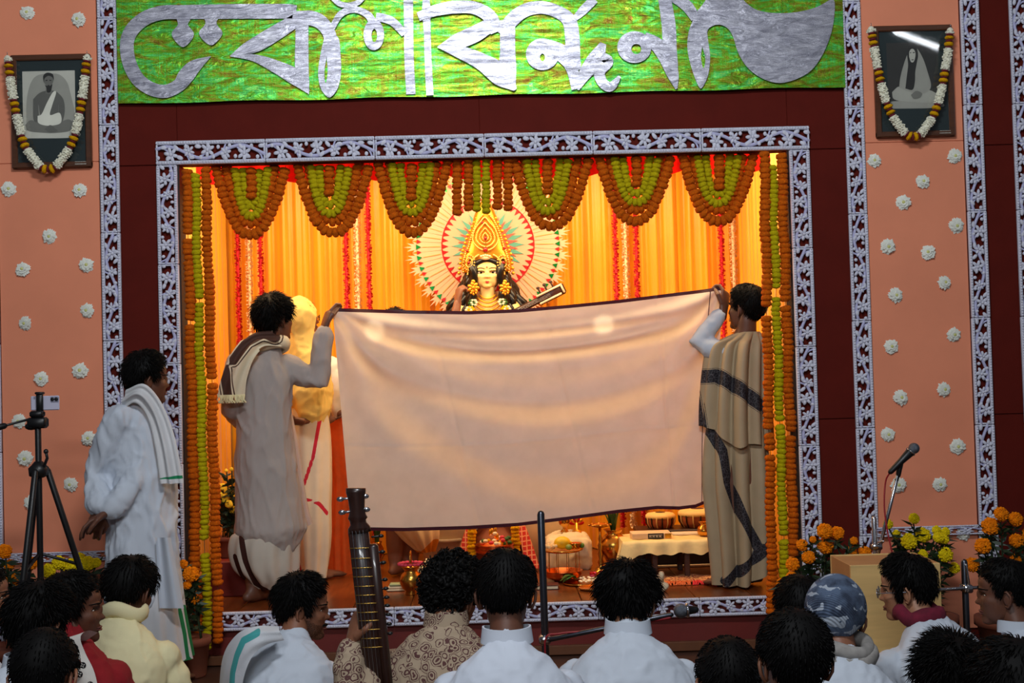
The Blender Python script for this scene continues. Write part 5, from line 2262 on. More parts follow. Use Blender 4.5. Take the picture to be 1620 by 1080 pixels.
# white cloth covered seat
SQ = (floor_at(866, 903) + floor_at(938, 903)) / 2 + Vector((0, .16, 0))
g = G()
w2 = (floor_at(938, 903).x - floor_at(866, 903).x) / 2
hz = at(900, 852, SQ.y - .12).z - ZS
c = G()
c.rbox(SQ + Vector((0, 0, hz / 2)), (w2 * 2, .30, hz), .02)
c.ell(SQ + Vector((0, .02, hz)), (w2 * .95, .15, .03), 16, 8)
h = fused(c, .012, 5, .008, 16, 5)
build('covered_seat', h, whitecloth, origin=(SQ.x, SQ.y, ZS), label='low seat draped in white cloth behind the fruit stand', category='seat')
q = Vector((at(893, 848, SQ.y).x, SQ.y - .02, ZS + hz + .03))
lathe_thing('small_vase', 'small brass goblet standing on the white draped seat', 'vase', [(.024, 0), (.026, .006), (.010, .018), (.010, .03), (.03, .045), (.036, .065), (.03, .085), (.036, .098), (.03, .095)], q, brass, 20)
q = Vector((at(913, 846, SQ.y).x, SQ.y + .02, ZS + hz + .02))
t = thing('gold_plume', 'little gilt flower ornament on the white draped seat', 'ornament', q)
for k in range(7):
    g = G()
    a = (k - 3) * .42
    g.ell(q + Vector((.03 * math.sin(a), 0, .045 + .035 * math.cos(a))), (.011, .006, .02), 7, 5, Matrix.Rotation(a, 3, 'Y'))
    build('petal', g, gold if k % 2 else redcloth, t)
g = G()
g.lathe([(.03, 0), (.03, .01), (.008, .02), (.008, .06)], q, 14)
build('foot', g, gold, t)

# tall lamp stand
q = floor_at(951, 908)
hz = at(951, 828, q.y).z - ZS
t = lathe_thing('lamp_stand', 'slender turned brass oil lamp stand left of the leafy vase', 'lamp', [(.05, 0), (.052, .012), (.03, .03), (.014, .05), (.02, .07), (.012, .09), (.018, .12), (.011, .14), (.019, .17), (.010, .19), (.014, .21), (.009, .23), (.009, hz - .02)], q, brass, 20)
g = G()
g.lathe([(.01, hz - .025), (.05, hz - .015), (.062, hz), (.055, hz - .004), (.02, hz - .01)], q, 24)
build('oil_tray', g, brass, t)
for k in range(8):
    g = G()
    a = k * PI / 4
    g.ell(q + Vector((.062 * math.cos(a), .062 * math.sin(a), hz - .006)), (.012, .012, .006), 7, 4)
    build('wick_cup', g, brass, t)
# brass vase with upright leaves
q = floor_at(972, 906)
t = lathe_thing('leaf_vase', 'tall brass vase holding upright green leaves left of the low table', 'vase', [(.055, 0), (.058, .012), (.03, .04), (.05, .08), (.082, .14), (.085, .18), (.06, .22), (.042, .235), (.055, .255), (.06, .26), (.045, .25)], q, brass, 26)


def leaves(t, c, n, hgt, sprd, mt, wd=.012):
    for k in range(n):
        a = rg.uniform(0, 6.28)
        d_ = Vector((math.cos(a), math.sin(a), 0))
        s0 = rg.uniform(.2, 1) * sprd
        hh = hgt * rg.uniform(.75, 1.1)
        sd_ = d_.cross(UPV)
        g = G()
        g.grid(lambda u, v: c + d_ * (s0 * v * v + .01) + UPV * (hh * v) + sd_ * ((u - .5) * 2 * wd * math.sin(PI * min(.98, .15 + v * .83))) + d_ * (.004 * abs(u - .5)), 2, 7)
        build('leaf', g, mt, t)


leaves(t, q + Vector((0, 0, .24)), 16, .16, .06, greenleaf)
q = floor_at(597, 892)
t = lathe_thing('leaf_vase', 'brass vase with green stalks at the left end under the sheet', 'vase', [(.04, 0), (.042, .01), (.022, .03), (.04, .07), (.045, .10), (.028, .13), (.034, .145), (.028, .14)], q, brass, 22)
leaves(t, q + Vector((0, 0, .13)), 14, .13, .04, greenleaf, .009)
# grey cloth-wrapped tub with sticks
q = floor_at(706, 892)
t = lathe_thing('tub', 'pale round tub left of the red checked cloth', 'tub', [(.11, 0), (.125, .02), (.135, .12), (.14, .15), (.148, .155), (.148, .17), (.14, .175), (.13, .165), (.01, .16)], q, M('pale_tub', (190, 168, 140), .5), 30)
g = G()
t = thing('stick_bundle', 'bundle of thin sticks standing in the pale tub', 'sticks', q + Vector((0, 0, .166)))
for k in range(7):
    g = G()
    a = k * .9
    g.tube([q + Vector((.01 * math.cos(a), .01 * math.sin(a), .168)), q + Vector((.05 * math.cos(a) + .02, .03 * math.sin(a), .33))], .003, 5)
    build('stick', g, M('straw_stick', (206, 160, 90), .7), t)

# low table with white cloth
TY0, TY1 = 7.28, 7.62
xa, xb = at(986, 850, TY0).x, at(1160, 850, TY0).x
zt = at(1040, 856, TY0).z
t = thing('low_table', 'low dark wooden table with a white cloth at the right under the sheet', 'table', ((xa + xb) / 2, (TY0 + TY1) / 2, ZS))
g = G()
g.rbox(((xa + xb) / 2, (TY0 + TY1) / 2, zt - .016), (xb - xa, TY1 - TY0, .028), .005)
build('tabletop', g, darkwood, t, smooth=False)
for x in (xa + .03, at(1037, 890, TY0).x, at(1088, 890, TY0).x, xb - .03):
    for y in (TY0 + .03, TY1 - .03):
        g = G()
        g.rbox((x, y, (ZS + zt - .03) / 2), (.032, .032, zt - .03 - ZS), .004)
        build('leg', g, darkwood, t, smooth=False)
for y in (TY0 + .03, TY1 - .03):
    g = G()
    g.rbox(((xa + xb) / 2, y, zt - .05), (xb - xa - .06, .016, .034), .004)
    build('apron', g, darkwood, t, smooth=False)
g = G()


def tcl(u, v):
    # v: 0 front hem .. .25 front edge .. .75 back edge .. 1 ; u across with left overhang
    x = lerp(xa - .005, xb + .005, u)
    if v < .3:
        k_ = v / .3
        drop = (.075 + .006 * math.sin(u * 21) + .004 * math.sin(u * 47) + .055 * max(0, 1 - u * 7)) * (1 - k_)
        return Vector((x - .035 * max(0, 1 - u * 9) * (1 - k_), TY0 - .006 - .012 * (1 - k_) * (1 + math.sin(u * 30)), zt + .002 - drop))
    return Vector((x, lerp(TY0 - .006, TY1, (v - .3) / .7), zt + .003 + .0015 * math.sin(u * 40 + v * 9)))


g.grid(tcl, 90, 16)
g.grid(lambda u, v: Vector((xa - .006 - .035 * v * (1 - u) - .01 * v * math.sin(u * 9), lerp(TY0 - .008, TY1, u), zt + .002 - (.085 + .045 * (1 - u)) * v)), 20, 6)
build('tablecloth', g, M('cream_tablecloth', (236, 206, 140), .8, bump=.12, bscale=300), origin=((xa + xb) / 2, TY0, zt), label='cream white cloth spread over the low table', category='tablecloth')
# book with dark title strip
bk = Vector((at(1000, 846, 7.36).x, 7.36, zt + .004))
t = thing('book', 'thick pale book with a dark title spine lying on the low table', 'book', bk)
bw = at(1062, 846, 7.36).x - bk.x
g = G()
g.rbox(bk + Vector((bw / 2, .06, .017)), (bw, .14, .034), .003)
build('cover', g, M('book_cover', (226, 196, 160), .6), t, smooth=False)
g = G()
g.box(bk + Vector((bw * .60, -.0105, .017)), (bw * .40, .002, .032))
build('spine_label', g, M('dark_label', (30, 20, 18), .5), t, smooth=False)
g = G()
g.box(bk + Vector((bw * .91, -.0105, .017)), (bw * .16, .002, .028))
build('gilt_panel', g, gold, t, smooth=False)
g = G()
wl = M('title_ink', (226, 214, 200), .6)
xx = bk.x + bw * .425
g.box((xx + bw * .17, bk.y - .0125, bk.z + .0235), (bw * .34, .0012, .002))
for k in range(8):
    x = xx + bw * .042 * (k + .3)
    g.box((x, bk.y - .0125, bk.z + .016), (.0016, .0012, .014))
    if k % 2:
        g.tube([(x - .003, bk.y - .0125, bk.z + .019), (x - .007, bk.y - .0125, bk.z + .014), (x - .001, bk.y - .0125, bk.z + .011)], .0009, 4)
    else:
        g.tube([(x + .002, bk.y - .0125, bk.z + .02), (x + .006, bk.y - .0125, bk.z + .016), (x + .001, bk.y - .0125, bk.z + .013)], .0009, 4)
build('title', g, wl, t, smooth=False)
q = Vector((at(1114, 842, 7.42).x, 7.42, zt + .004))
lathe_thing('water_pot', 'small shiny brass pot at the right on the low table', 'pot', [(.022, 0), (.036, .01), (.042, .03), (.036, .052), (.02, .064), (.02, .07), (.034, .084), (.03, .08)], q, brass, 22)
g = G()
g.rbox((at(1085, 846, 7.5).x, 7.52, zt + .010), (.16, .10, .012), .003)
build('booklet', g, M('booklet_paper', (220, 206, 180), .8), origin=(at(1085, 846, 7.5).x, 7.52, zt + .004), label='thin pale booklet lying behind the thick book on the low table', category='book')

# dark bench with two tabla drums behind the table
BY = 7.92
x0, x1 = at(1005, 832, BY).x, at(1180, 832, BY).x
zb = at(1060, 834, BY).z
t = thing('bench', 'long dark wooden bench behind the low table carrying the drums', 'bench', ((x0 + x1) / 2, BY, ZS))
g = G()
g.rbox(((x0 + x1) / 2, BY, zb - .012), (x1 - x0, .26, .024), .004)
build('seat', g, darkwood, t, smooth=False)
for x in (x0 + .04, x1 - .04):
    for y in (BY - .1, BY + .1):
        g = G()
        g.rbox((x, y, (ZS + zb - .024) / 2), (.03, .03, zb - .024 - ZS), .004)
        build('leg', g, darkwood, t, smooth=False)
skinhead = M('drum_skin', (244, 206, 130), .6)
terr = M('drum_shell', (176, 92, 50), .5)
for px, R, hh, lb in ((1045, .088, .085, 'smaller cream headed hand drum with dark lacing on the bench'), (1104, .115, .10, 'larger cream headed hand drum with dark lacing on the bench')):
    q = Vector((at(px, 830, BY).x, BY, zb))
    t = thing('hand_drum', lb, 'drum', q)
    g = G()
    g.lathe([(R * .8, 0), (R * .97, hh * .3), (R, hh * .7), (R * .98, hh * .8)], q, 30)
    build('shell', g, terr, t)
    g = G()
    g.lathe([(R * 1.03, hh * .72), (R * 1.07, hh * .8), (R * 1.05, hh * .95), (R * .9, hh * 1.08), (R * .4, hh * 1.13), (.001, hh * 1.14)], q, 30)
    build('drumhead', g, skinhead, t)
    g = G()
    g.ell(q + Vector((0, 0, hh * 1.135)), (R * .38, R * .38, .004), 18, 5)
    build('black_spot', g, M('dark_spot', (70, 46, 30), .6), t)
    for k in range(16):
        g = G()
        a = 2 * PI * k / 16
        d_ = Vector((math.cos(a), math.sin(a), 0))
        g.tube([q + d_ * R * 1.04 + UPV * hh * .78, q + d_ * R * 1.02 + UPV * hh * .4, q + d_ * R * .84 + UPV * .006], .0045, 5)
        build('lacing', g, skinhead if k % 2 else black, t)
# instrument case under the bench
q = Vector((at(1075, 880, 7.75).x, 7.72, ZS))
t = thing('instrument_case', 'long dark case with pale metal edging under the low table', 'case', q)
g = G()
g.rbox(q + Vector((0, 0, .065)), (.62, .10, .13), .006)
build('body', g, M('case_dark', (34, 22, 18), .5), t, smooth=False)
edge = M('case_edging', (214, 188, 150), .45, metal=.5)
for z in (.012, .122):
    g = G()
    g.rbox(q + Vector((0, -.051, z)), (.62, .006, .014), .002)
    build('edging', g, edge, t, smooth=False)
for x in (-.2, 0, .2):
    g = G()
    g.rbox(q + Vector((x, -.054, .10)), (.04, .010, .03), .003)
    build('clasp', g, edge, t, smooth=False)
# rug with red fringe
ra, rb_ = floor_at(1042, 926), floor_at(1128, 920)
rc = (ra + rb_) / 2 + Vector((.03, .12, 0))
rugm = N('woven_rug')
v = rugm.coord('Object')
vo = rugm.n('ShaderNodeTexVoronoi')
vo.inputs['Scale'].default_value = 70
rugm.l(v, vo.inputs['Vector'])
rugm.l(rugm.ramp(vo.outputs[0], [(.2, rgb(40, 30, 28)), (.45, rgb(160, 60, 36)), (.6, rgb(206, 150, 90))]), rugm.b.inputs['Base Color'])
rugm.b.inputs['Roughness'].default_value = .95
t = thing('rug', 'small woven floor rug with bright red fringe by the shawled man', 'rug', rc)
g = G()
g.grid(lambda u, v: rc + Vector(((u - .5) * .44, (v - .5) * .26, .010 + .006 * math.sin(u * 14) * math.sin(v * 8))), 26, 14)
build('pile', g, rugm.m, t)
rf_ = M('red_fringe_thread', (206, 34, 40), .8, var=.2)
of_ = M('orange_fringe_thread', (206, 96, 40), .8, var=.2)
for mt_, xs_ in ((rf_, (0, .22)), (of_, (-.22, 0))):
    g = G()
    for k in range(46):
        x = rg.uniform(*xs_)
        p0 = rc + Vector((x, -.125, .012))
        g.tube([p0, p0 + Vector((rg.uniform(-.01, .01), -.025, .008)), p0 + Vector((rg.uniform(-.02, .02), -.055, -.008))], .004, 4)
    build('fringe', g, mt_, t)['kind'] = 'stuff'
# plates, leaves and offerings in front
for px, py, R, lb, mt_ in ((939, 932, .085, 'flat brass plate near the stage edge left of the dark haired man', brass), (918, 924, .10, 'brass tray with leaves and white petals before the fruit stand', brass)):
    q = floor_at(px, py)
    t = lathe_thing('plate', lb, 'plate', [(R * .8, 0), (R * .95, .006), (R, .014), (R * .97, .013), (R * .75, .006), (.001, .005)], q, mt_, 30)
    if R > .09:
        t2 = thing('leaf_offering', 'green leaves with a heap of white petals on the brass tray', 'leaves', q + Vector((0, 0, .012)))
        for k in range(6):
            g = G()
            a = rg.uniform(2.2, 4.2)
            d_ = Vector((math.cos(a), math.sin(a) * .6, 0))
            c = q + Vector((-.02, 0, .018 + .004 * k))
            sd_ = d_.cross(UPV)
            g.grid(lambda u, v: c + d_ * (.10 * v) + UPV * (.02 * math.sin(v * 3)) + sd_ * ((u - .5) * .05 * math.sin(PI * min(.97, v * .9 + .06))), 4, 7)
            build('leaf', g, greenleaf, t2)
        for k in range(26):
            g = G()
            a, r0 = rg.uniform(0, 6.28), .05 * math.sqrt(rg.random())
            g.ell(q + Vector((.045 + r0 * math.cos(a), r0 * math.sin(a), .016 + .02 * rg.random())), (.010, .009, .006), 6, 4)
            build('petal', g, M('white_petals', (245, 225, 190), .7), t2)
q = floor_at(947, 915)
t = thing('flower_heap', 'little heap of red and orange flowers with a leaf left of the curly head', 'flowers', q)
for k in range(10):
    g = G()
    g.ell(q + Vector((rg.uniform(-.04, .05), rg.uniform(-.03, .03), .014 + rg.uniform(0, .02))), (.016, .015, .012), 7, 5)
    build('blossom', g, rg.choice([redcloth, m_or, pinkm]), t)
q = floor_at(1047, 935)
c = G()
for k in range(7):
    c.ell(q + Vector((rg.uniform(-.02, .02), rg.uniform(-.02, .02), .02 + .012 * k)), (.028 - .002 * k, .026, .02), 10, 7)
build('cloth_bundle', fused(c, .005, 2, .003, 40, 3), whitecloth, origin=tuple(q), label='crumpled white cloth knot on the stage edge right of the wavy haired man', category='cloth')
q = floor_at(866, 933)
t = thing('prayer_book', 'dark red book with pale page edges lying on the stage by the pole', 'book', q)
g = G()
g.rbox(q + Vector((0, .05, .012)), (.12, .10, .018), .003)
build('pages', g, whitecloth, t, smooth=False)
for z in (.0015, .0235):
    g = G()
    g.rbox(q + Vector((.002, .05, z)), (.128, .108, .003), .001)
    build('cover', g, M('dark_red_cover', (70, 16, 18), .5), t, smooth=False)

# red plinth and potted yellow flowers at the left
pq = (at(352, 900, 7.25).x + at(402, 900, 7.25).x) / 2
zt_ = at(380, 887, 7.12).z
g = G()
g.rbox((pq, 7.25, (ZS + zt_) / 2), (.27, .27, zt_ - ZS), .006)
build('plinth', g, M('red_plinth_cloth', (120, 30, 18), .6), origin=(pq, 7.25, ZS), smooth=False, label='low dark red plinth at the left end of the stage under yellow flowers', category='plinth')


def plant(label, flowers, Y, meshes, base_z=0.0, pot_r=.12, pot_h=.2, flat=1.0, leafy=1.0, group=None, white=None, name='potted_marigold', pot_mat=None, kern=220):
    pts = [(at(x, y, Y + rg.uniform(-.05, .05)), r * Y / FPX) for x, y, r in flowers]
    cx = sum(p_.x for p_, _ in pts) / len(pts)
    b0 = Vector((cx, Y + .04, base_z))
    t = thing(name, label, 'plant', b0, group)
    g = G()
    g.lathe([(pot_r * .7, 0), (pot_r * .75, .01), (pot_r * .95, pot_h * .8), (pot_r * 1.05, pot_h * .82), (pot_r * 1.05, pot_h), (pot_r * .9, pot_h), (.001, pot_h * .92)], b0, 24)
    build('pot', g, pot_mat or M('clay_flower_pot', (120, 62, 40), .8), t)
    fol = G()
    for p_, r in pts:
        root = b0 + Vector((rg.uniform(-.05, .05), rg.uniform(-.04, .04), pot_h * .9))
        mid = lerp(root, p_, .55) + Vector((0, 0, .03))
        st = bez([root, mid, p_ + Vector((0, .012, -.01))], 8)
        g = G()
        g.tube(st, .004, 5, caps=False)
        build('stem', g, darkleaf, t)
        for k in range(int(20 * leafy)):
            q_ = rg.uniform(.15, .95) * (len(st) - 1)
            i = min(int(q_), len(st) - 2)
            c = st[i].lerp(st[i + 1], q_ - i)
            d_ = Vector((rg.uniform(-1, 1), rg.uniform(-1, .6), rg.uniform(-.4, .7))).normalized()
            s_ = d_.cross(Vector((rg.uniform(-1, 1), 1, rg.uniform(-1, 1)))).normalized()
            L_ = rg.uniform(.04, .085)
            w_ = rg.uniform(.006, .013)
            fol.add([c, c + d_ * L_ * .35 + s_ * w_, c + d_ * L_, c + d_ * L_ * .35 - s_ * w_], [(0, 1, 2, 3)])
        o = put('flower', (white if white and rg.random() < 0 else rg.choice(meshes)), t)
        o.location = p_ - b0
        o.rotation_euler = (1.15 + rg.uniform(-.35, .35), rg.uniform(-.3, .3), rg.uniform(0, 6))
        o.rotation_euler = (Vector((rg.uniform(-.4, .4), -1, rg.uniform(.2, .9)))).to_track_quat('Z', 'Y').to_euler()
        o.scale = (r, r, r * flat)
    build('foliage', fol, darkleaf, t)['kind'] = 'stuff'
    return t


yb = M('yellow_blossom', (250, 206, 40), .7, var=.15)
YB2 = [marigold_mesh('yellow_blossom', yb, 70 + k, .45, 12, 8, .25) for k in range(2)]
plant('potted yellow chrysanthemums on the dark red plinth behind the left garlands', [(352, 770, 6), (360, 776, 6), (347, 783, 6), (356, 788, 7), (366, 784, 6), (352, 797, 6), (362, 797, 6), (368, 806, 6), (349, 806, 5), (364, 816, 5), (358, 744, 3), (366, 742, 3)], 7.25, YB2, zt_, .08, .12, name='potted_chrysanthemum')


# ================================================================== ON AND BEFORE THE FRONT WALL


def bloom_mesh(name, mt, seed):
    """double marigold bloom: many short ruffled petals packed on a dome"""
    r = random.Random(seed)
    g = G()
    g.ell((0, 0, 0), (.80, .80, .62), 12, 8)
    n = 85
    for i in range(n):
        z = 1 - 1.75 * (i + .5) / n
        rr = math.sqrt(max(0, 1 - z * z))
        a = i * 2.39996 + r.uniform(-.2, .2)
        d = Vector((rr * math.cos(a), rr * math.sin(a), z))
        q = d.to_track_quat('X', 'Z').to_matrix()
        k = r.uniform(.86, 1.02)
        g.ell((d.x * .80 * k, d.y * .80 * k, d.z * .60 * k), (.20, .19, .075), 6, 4, q @ Matrix.Rotation(r.uniform(-.5, .5), 3, 'X'))
    return g.mesh(name, mt)


OR2 = [bloom_mesh('orange_marigold_bloom', M('orange_bloom', (244, 132, 4), .85, var=.35, scale=2.2, spec=.15), 80 + k) for k in range(3)]
YE2 = [bloom_mesh('yellow_marigold_bloom', M('yellow_bloom', (232, 206, 16), .85, var=.3, scale=2.2, spec=.15), 90 + k) for k in range(3)]
plant('potted orange marigolds beside the right side of the stage opening', [(1305, 840, 14), (1325, 843, 12), (1305, 863, 15), (1286, 853, 6), (1269, 862, 11), (1279, 881, 12), (1254, 892, 12), (1347, 872, 10), (1368, 874, 12), (1351, 855, 7), (1252, 913, 10), (1237, 923, 10), (1327, 907, 11), (1235, 957, 9)], 6.3, OR2, 0, .15, .22, leafy=1.5)
plant('potted yellow marigolds behind the pale wooden box under the right peach panel', [(1446, 820, 10), (1405, 829, 9), (1418, 845, 8), (1438, 856, 14), (1460, 846, 14), (1482, 839, 9), (1496, 841, 8), (1485, 850, 10), (1493, 853, 9), (1496, 877, 13), (1510, 898, 10), (1460, 877, 9)], 6.3, YE2, 0, .15, .22, leafy=1.6)
plant('potted orange marigolds at the far right edge before the outer column', [(1584, 813, 13), (1607, 821, 13), (1567, 832, 16), (1608, 855, 13), (1555, 863, 14), (1538, 893, 13), (1607, 885, 10), (1628, 845, 13), (1640, 870, 12)], 6.2, OR2, 0, .15, .22, leafy=2.2)
plant('potted orange marigolds at the far left behind the tripod', [(7, 872, 13), (15, 893, 10), (25, 914, 11), (27, 933, 11), (4, 917, 8), (50, 891, 12), (48, 925, 9), (-18, 885, 12), (20, 988, 8)], 6.25, OR2, 0, .15, .22, leafy=2)
plant('potted yellow marigolds left, between the tripod and the standing man', [(93, 890, 12), (76, 903, 13), (113, 897, 15), (126, 883, 10), (139, 891, 13), (152, 890, 9), (100, 915, 10)], 6.3, YE2, 0, .14, .22, leafy=2)
plant('potted orange marigolds squeezed between the standing man and left garlands', [(290, 892, 8), (302, 908, 14), (306, 948, 10), (296, 925, 8)], 6.42, OR2, 0, .09, .2, leafy=1.6)

# white flowers pinned to the peach panels


def daisy_mesh(seed):
    r = random.Random(seed)
    g = G()
    for ring, (n, L, w_, lift, tilt) in enumerate(((24, .043, .0072, .004, .10), (18, .034, .0062, .010, .3), (12, .022, .005, .014, .6))):
        for k in range(n):
            a = 2 * PI * (k + .5 * ring + r.uniform(-.2, .2)) / n
            L_ = L * r.uniform(.82, 1.08)
            d_ = Vector((math.cos(a), -tilt - r.uniform(-.06, .12), math.sin(a)))
            s_ = Vector((-math.sin(a), 0, math.cos(a)))
            c = Vector((0, -lift, 0))
            p1, p2, p3 = c + d_ * L_ * .4, c + d_ * L_ * .8, c + d_ * L_
            p2.y += .004
            p3.y += .010
            g.mi = 0
            g.add([c + s_ * w_ * .5, c - s_ * w_ * .5, p1 - s_ * w_, p1 + s_ * w_, p2 - s_ * w_, p2 + s_ * w_, p3], [(0, 1, 2, 3), (3, 2, 4, 5), (5, 4, 6)])
    g.mi = 1
    g.ell((0, -.016, 0), (.011, .006, .011), 10, 6)
    g.mi = 2
    g.tube([(0, .004, 0), (0, -.008, 0)], .007, 6)
    return g.mesh('white_chrysanthemum', [M('white_daisy_petal', (236, 238, 226), .7, var=.06, scale=40), M('pale_daisy_centre', (206, 206, 130), .7), darkleaf])


DZ = [daisy_mesh(k) for k in range(4)]
FL = {'left': [(43, 20), (124, 31), (14, 299), (126, 301), (78, 374), (36, 426), (137, 419), (40, 511), (138, 491), (65, 599), (127, 586), (30, 666), (140, 693), (40, 725), (112, 766), (50, 795)],
      'right': [(1383, 254), (1510, 247), (1460, 287), (1429, 320), (1513, 357), (1405, 390), (1468, 399), (1494, 447), (1417, 467), (1509, 529), (1410, 548), (1493, 616), (1425, 629), (1405, 687), (1515, 706), (1421, 767), (1487, 766), (1524, 844)]}
numw = ['topmost', 'second from the top', 'third from the top', 'fourth from the top', 'fifth from the top', 'sixth from the top', 'seventh from the top', 'eighth from the top', 'ninth from the top', 'tenth from the top', 'ninth from the bottom', 'eighth from the bottom', 'seventh from the bottom', 'sixth from the bottom', 'fifth from the bottom', 'fourth from the bottom', 'third from the bottom', 'second from the bottom', 'lowest']
for side, lst in FL.items():
    lst = sorted(lst, key=lambda q_: q_[1])
    n = len(lst)
    for i, (x, y) in enumerate(lst):
        k = i if i < n / 2 else 19 - n + i
        o = put('white_chrysanthemum', DZ[i % 4], None, label='white chrysanthemum head pinned to the %s peach panel, %s' % (side, numw[k]), category='flower', group='white flowers on the %s peach panel' % side)
        p_ = at(x, y, YF - .02)
        o.location = (p_.x, YF - .018, p_.z)
        o.rotation_euler = (rg.uniform(-.15, .15), rg.uniform(0, 6.28), rg.uniform(-.15, .15))
        s_ = rg.uniform(.92, 1.06) * .98
        o.scale = (s_, s_, s_)

# framed portraits with garlands
frame_w = M('brown_portrait_frame', (84, 48, 28), .35, var=.25, scale=8, stretch=(1, 8, 8))
mat_green = M('dark_green_mount', (22, 40, 42), .8)
GR = lambda v_: M('photo_grey_%d' % v_, (v_, v_, int(v_ * .94)), .7, var=.08, scale=12)


def portrait(side, fr, mt_, ph, seated_m):
    YP = YF - .035
    (x0, y0), (x1, y1) = [(at(*q_, YP).x, at(*q_, YP).z) for q_ in fr]
    t = thing('framed_portrait', 'brown framed black and white portrait of a %s, %s panel' % ('seated bare chested man' if seated_m else 'seated woman in pale veil', side), 'picture', ((x0 + x1) / 2, YP, (y0 + y1) / 2))
    cx, cz, w_, h_ = (x0 + x1) / 2, (y0 + y1) / 2, x1 - x0, y0 - y1
    fw_ = .030
    for sx in (-1, 1):
        g = G()
        g.rbox((cx + sx * (w_ / 2 - fw_ / 2), YP, cz), (fw_, .028, h_), .005)
        build('frame_rail', g, frame_w, t, smooth=False)
        g = G()
        g.rbox((cx, YP, cz + sx * (h_ / 2 - fw_ / 2)), (w_, .0275, fw_), .005)
        build('frame_rail', g, frame_w, t, smooth=False)
    g = G()
    g.box((cx, YP + .006, cz), (w_ - .03, .008, h_ - .03))
    build('mount', g, mat_green, t, smooth=False)
    (a0, b0), (a1, b1) = [(at(*q_, YP).x, at(*q_, YP).z) for q_ in ph]
    pw_, ph_ = a1 - a0, b0 - b1
    P_ = lambda u, v, l: Vector((a0 + pw_ * u, YP + .0015 - .0005 * l, b1 + ph_ * v))
    pho = put('photograph', None, t)

    def patch(name, pts, grey, layer, sm=True):
        g = G()
        q_ = pts
        if sm and len(pts) > 4:
            bb = bez([(a, b, 0) for a, b in pts] + [(pts[0][0], pts[0][1], 0)], len(pts) * 5)[:-1]
            q_ = [(a.x, a.y) for a in bb]
        g.poly(q_, (), lambda u, v, d: P_(u, v, layer + d * .5), .0005)
        build(name, g, GR(grey), pho, smooth=False)
    base = wloc(t)
    pho.location = (0, 0, 0)
    if seated_m:
        patch('print_ground', [(0, 0), (1, 0), (1, 1), (0, 1)], 196, 0, False)
        patch('print_tone', [(.06, .12), (.94, .12), (.9, .7), (.75, .92), (.5, .96), (.22, .9), (.08, .6)], 158, 1)
        patch('print_tone', [(0, 0), (1, 0), (1, .12), (.6, .17), (0, .13)], 200, 1)
        patch('print_tone', [(.04, .20), (.15, .27), (.35, .22), (.65, .22), (.86, .27), (.96, .2), (.9, .1), (.6, .07), (.35, .08), (.1, .11)], 118, 2)
        patch('print_tone', [(.2, .58), (.3, .66), (.42, .70), (.6, .70), (.7, .65), (.78, .56), (.8, .4), (.75, .24), (.68, .24), (.68, .5), (.64, .3), (.36, .3), (.30, .5), (.3, .26), (.2, .28)], 98, 3)
        patch('print_tone', [(.28, .33), (.36, .36), (.46, .52), (.58, .68), (.64, .67), (.56, .48), (.52, .34), (.70, .37), (.72, .22), (.5, .18), (.3, .22)], 226, 4)
        patch('print_tone', [(.40, .13), (.52, .19), (.62, .13), (.66, .10), (.52, .08)], 104, 5)
        patch('print_tone', [(.44, .66), (.45, .78), (.41, .84), (.43, .92), (.5, .95), (.57, .92), (.59, .84), (.55, .77), (.56, .66)], 112, 5)
        patch('print_tone', [(.41, .83), (.40, .92), (.45, .965), (.52, .97), (.59, .94), (.6, .85), (.575, .9), (.5, .925), (.43, .89)], 34, 6)
        patch('print_tone', [(.43, .79), (.46, .74), (.47, .68), (.53, .68), (.56, .74), (.57, .80), (.53, .775), (.5, .79), (.47, .775)], 36, 6)
        patch('print_tone', [(.445, .86), (.48, .865), (.48, .852), (.45, .848), (.445, .852)], 40, 7)
        patch('print_tone', [(.52, .865), (.555, .86), (.555, .848), (.52, .852), (.518, .858)], 40, 7)
    else:
        patch('print_ground', [(0, 0), (1, 0), (1, 1), (0, 1)], 44, 0, False)
        patch('print_tone', [(.0, 0), (1, 0), (1, .09), (.6, .12), (0, .10)], 158, 1)
        patch('print_tone', [(.08, .25), (.2, .33), (.28, .3), (.5, .26), (.75, .28), (.93, .22), (.97, .14), (.8, .08), (.4, .10), (.12, .14)], 170, 2)
        patch('print_tone', [(.22, .32), (.26, .5), (.36, .74), (.44, .86), (.52, .92), (.6, .9), (.70, .76), (.78, .56), (.84, .32), (.7, .22), (.45, .24)], 158, 3)
        patch('print_tone', [(.34, .30), (.38, .5), (.41, .66), (.40, .80), (.43, .90), (.51, .945), (.59, .91), (.61, .80), (.585, .70), (.545, .55), (.53, .4), (.48, .28)], 34, 4)
        patch('print_tone', [(.435, .78), (.44, .85), (.475, .895), (.525, .895), (.56, .84), (.55, .76), (.515, .70), (.465, .705)], 190, 5)
        patch('print_tone', [(.45, .845), (.475, .85), (.475, .838), (.452, .835), (.45, .84)], 50, 6)
        patch('print_tone', [(.51, .85), (.545, .85), (.545, .838), (.512, .836), (.51, .842)], 50, 6)
        patch('print_tone', [(.47, .735), (.5, .742), (.525, .735), (.5, .724), (.485, .726)], 90, 6)
        patch('print_tone', [(.44, .20), (.55, .26), (.66, .22), (.62, .16), (.5, .14)], 120, 6)
        patch('print_tone', [(.55, .34), (.62, .5), (.72, .56), (.8, .42), (.74, .3), (.62, .27)], 160, 4)
    g = G()
    for k in range(9):
        g.box((cx + w_ * (.30 + .016 * k), YP - .0148, cz - h_ * .475), (.004 + .001 * (k % 3), .001, .004))
        g.box((cx + w_ * (.30 + .016 * k), YP - .0148, cz - h_ * .455), (.003 + .002 * (k % 2), .001, .003))
    build('caption_marks', g, GR(190), t, smooth=False)['kind'] = 'stuff'
    g = G()
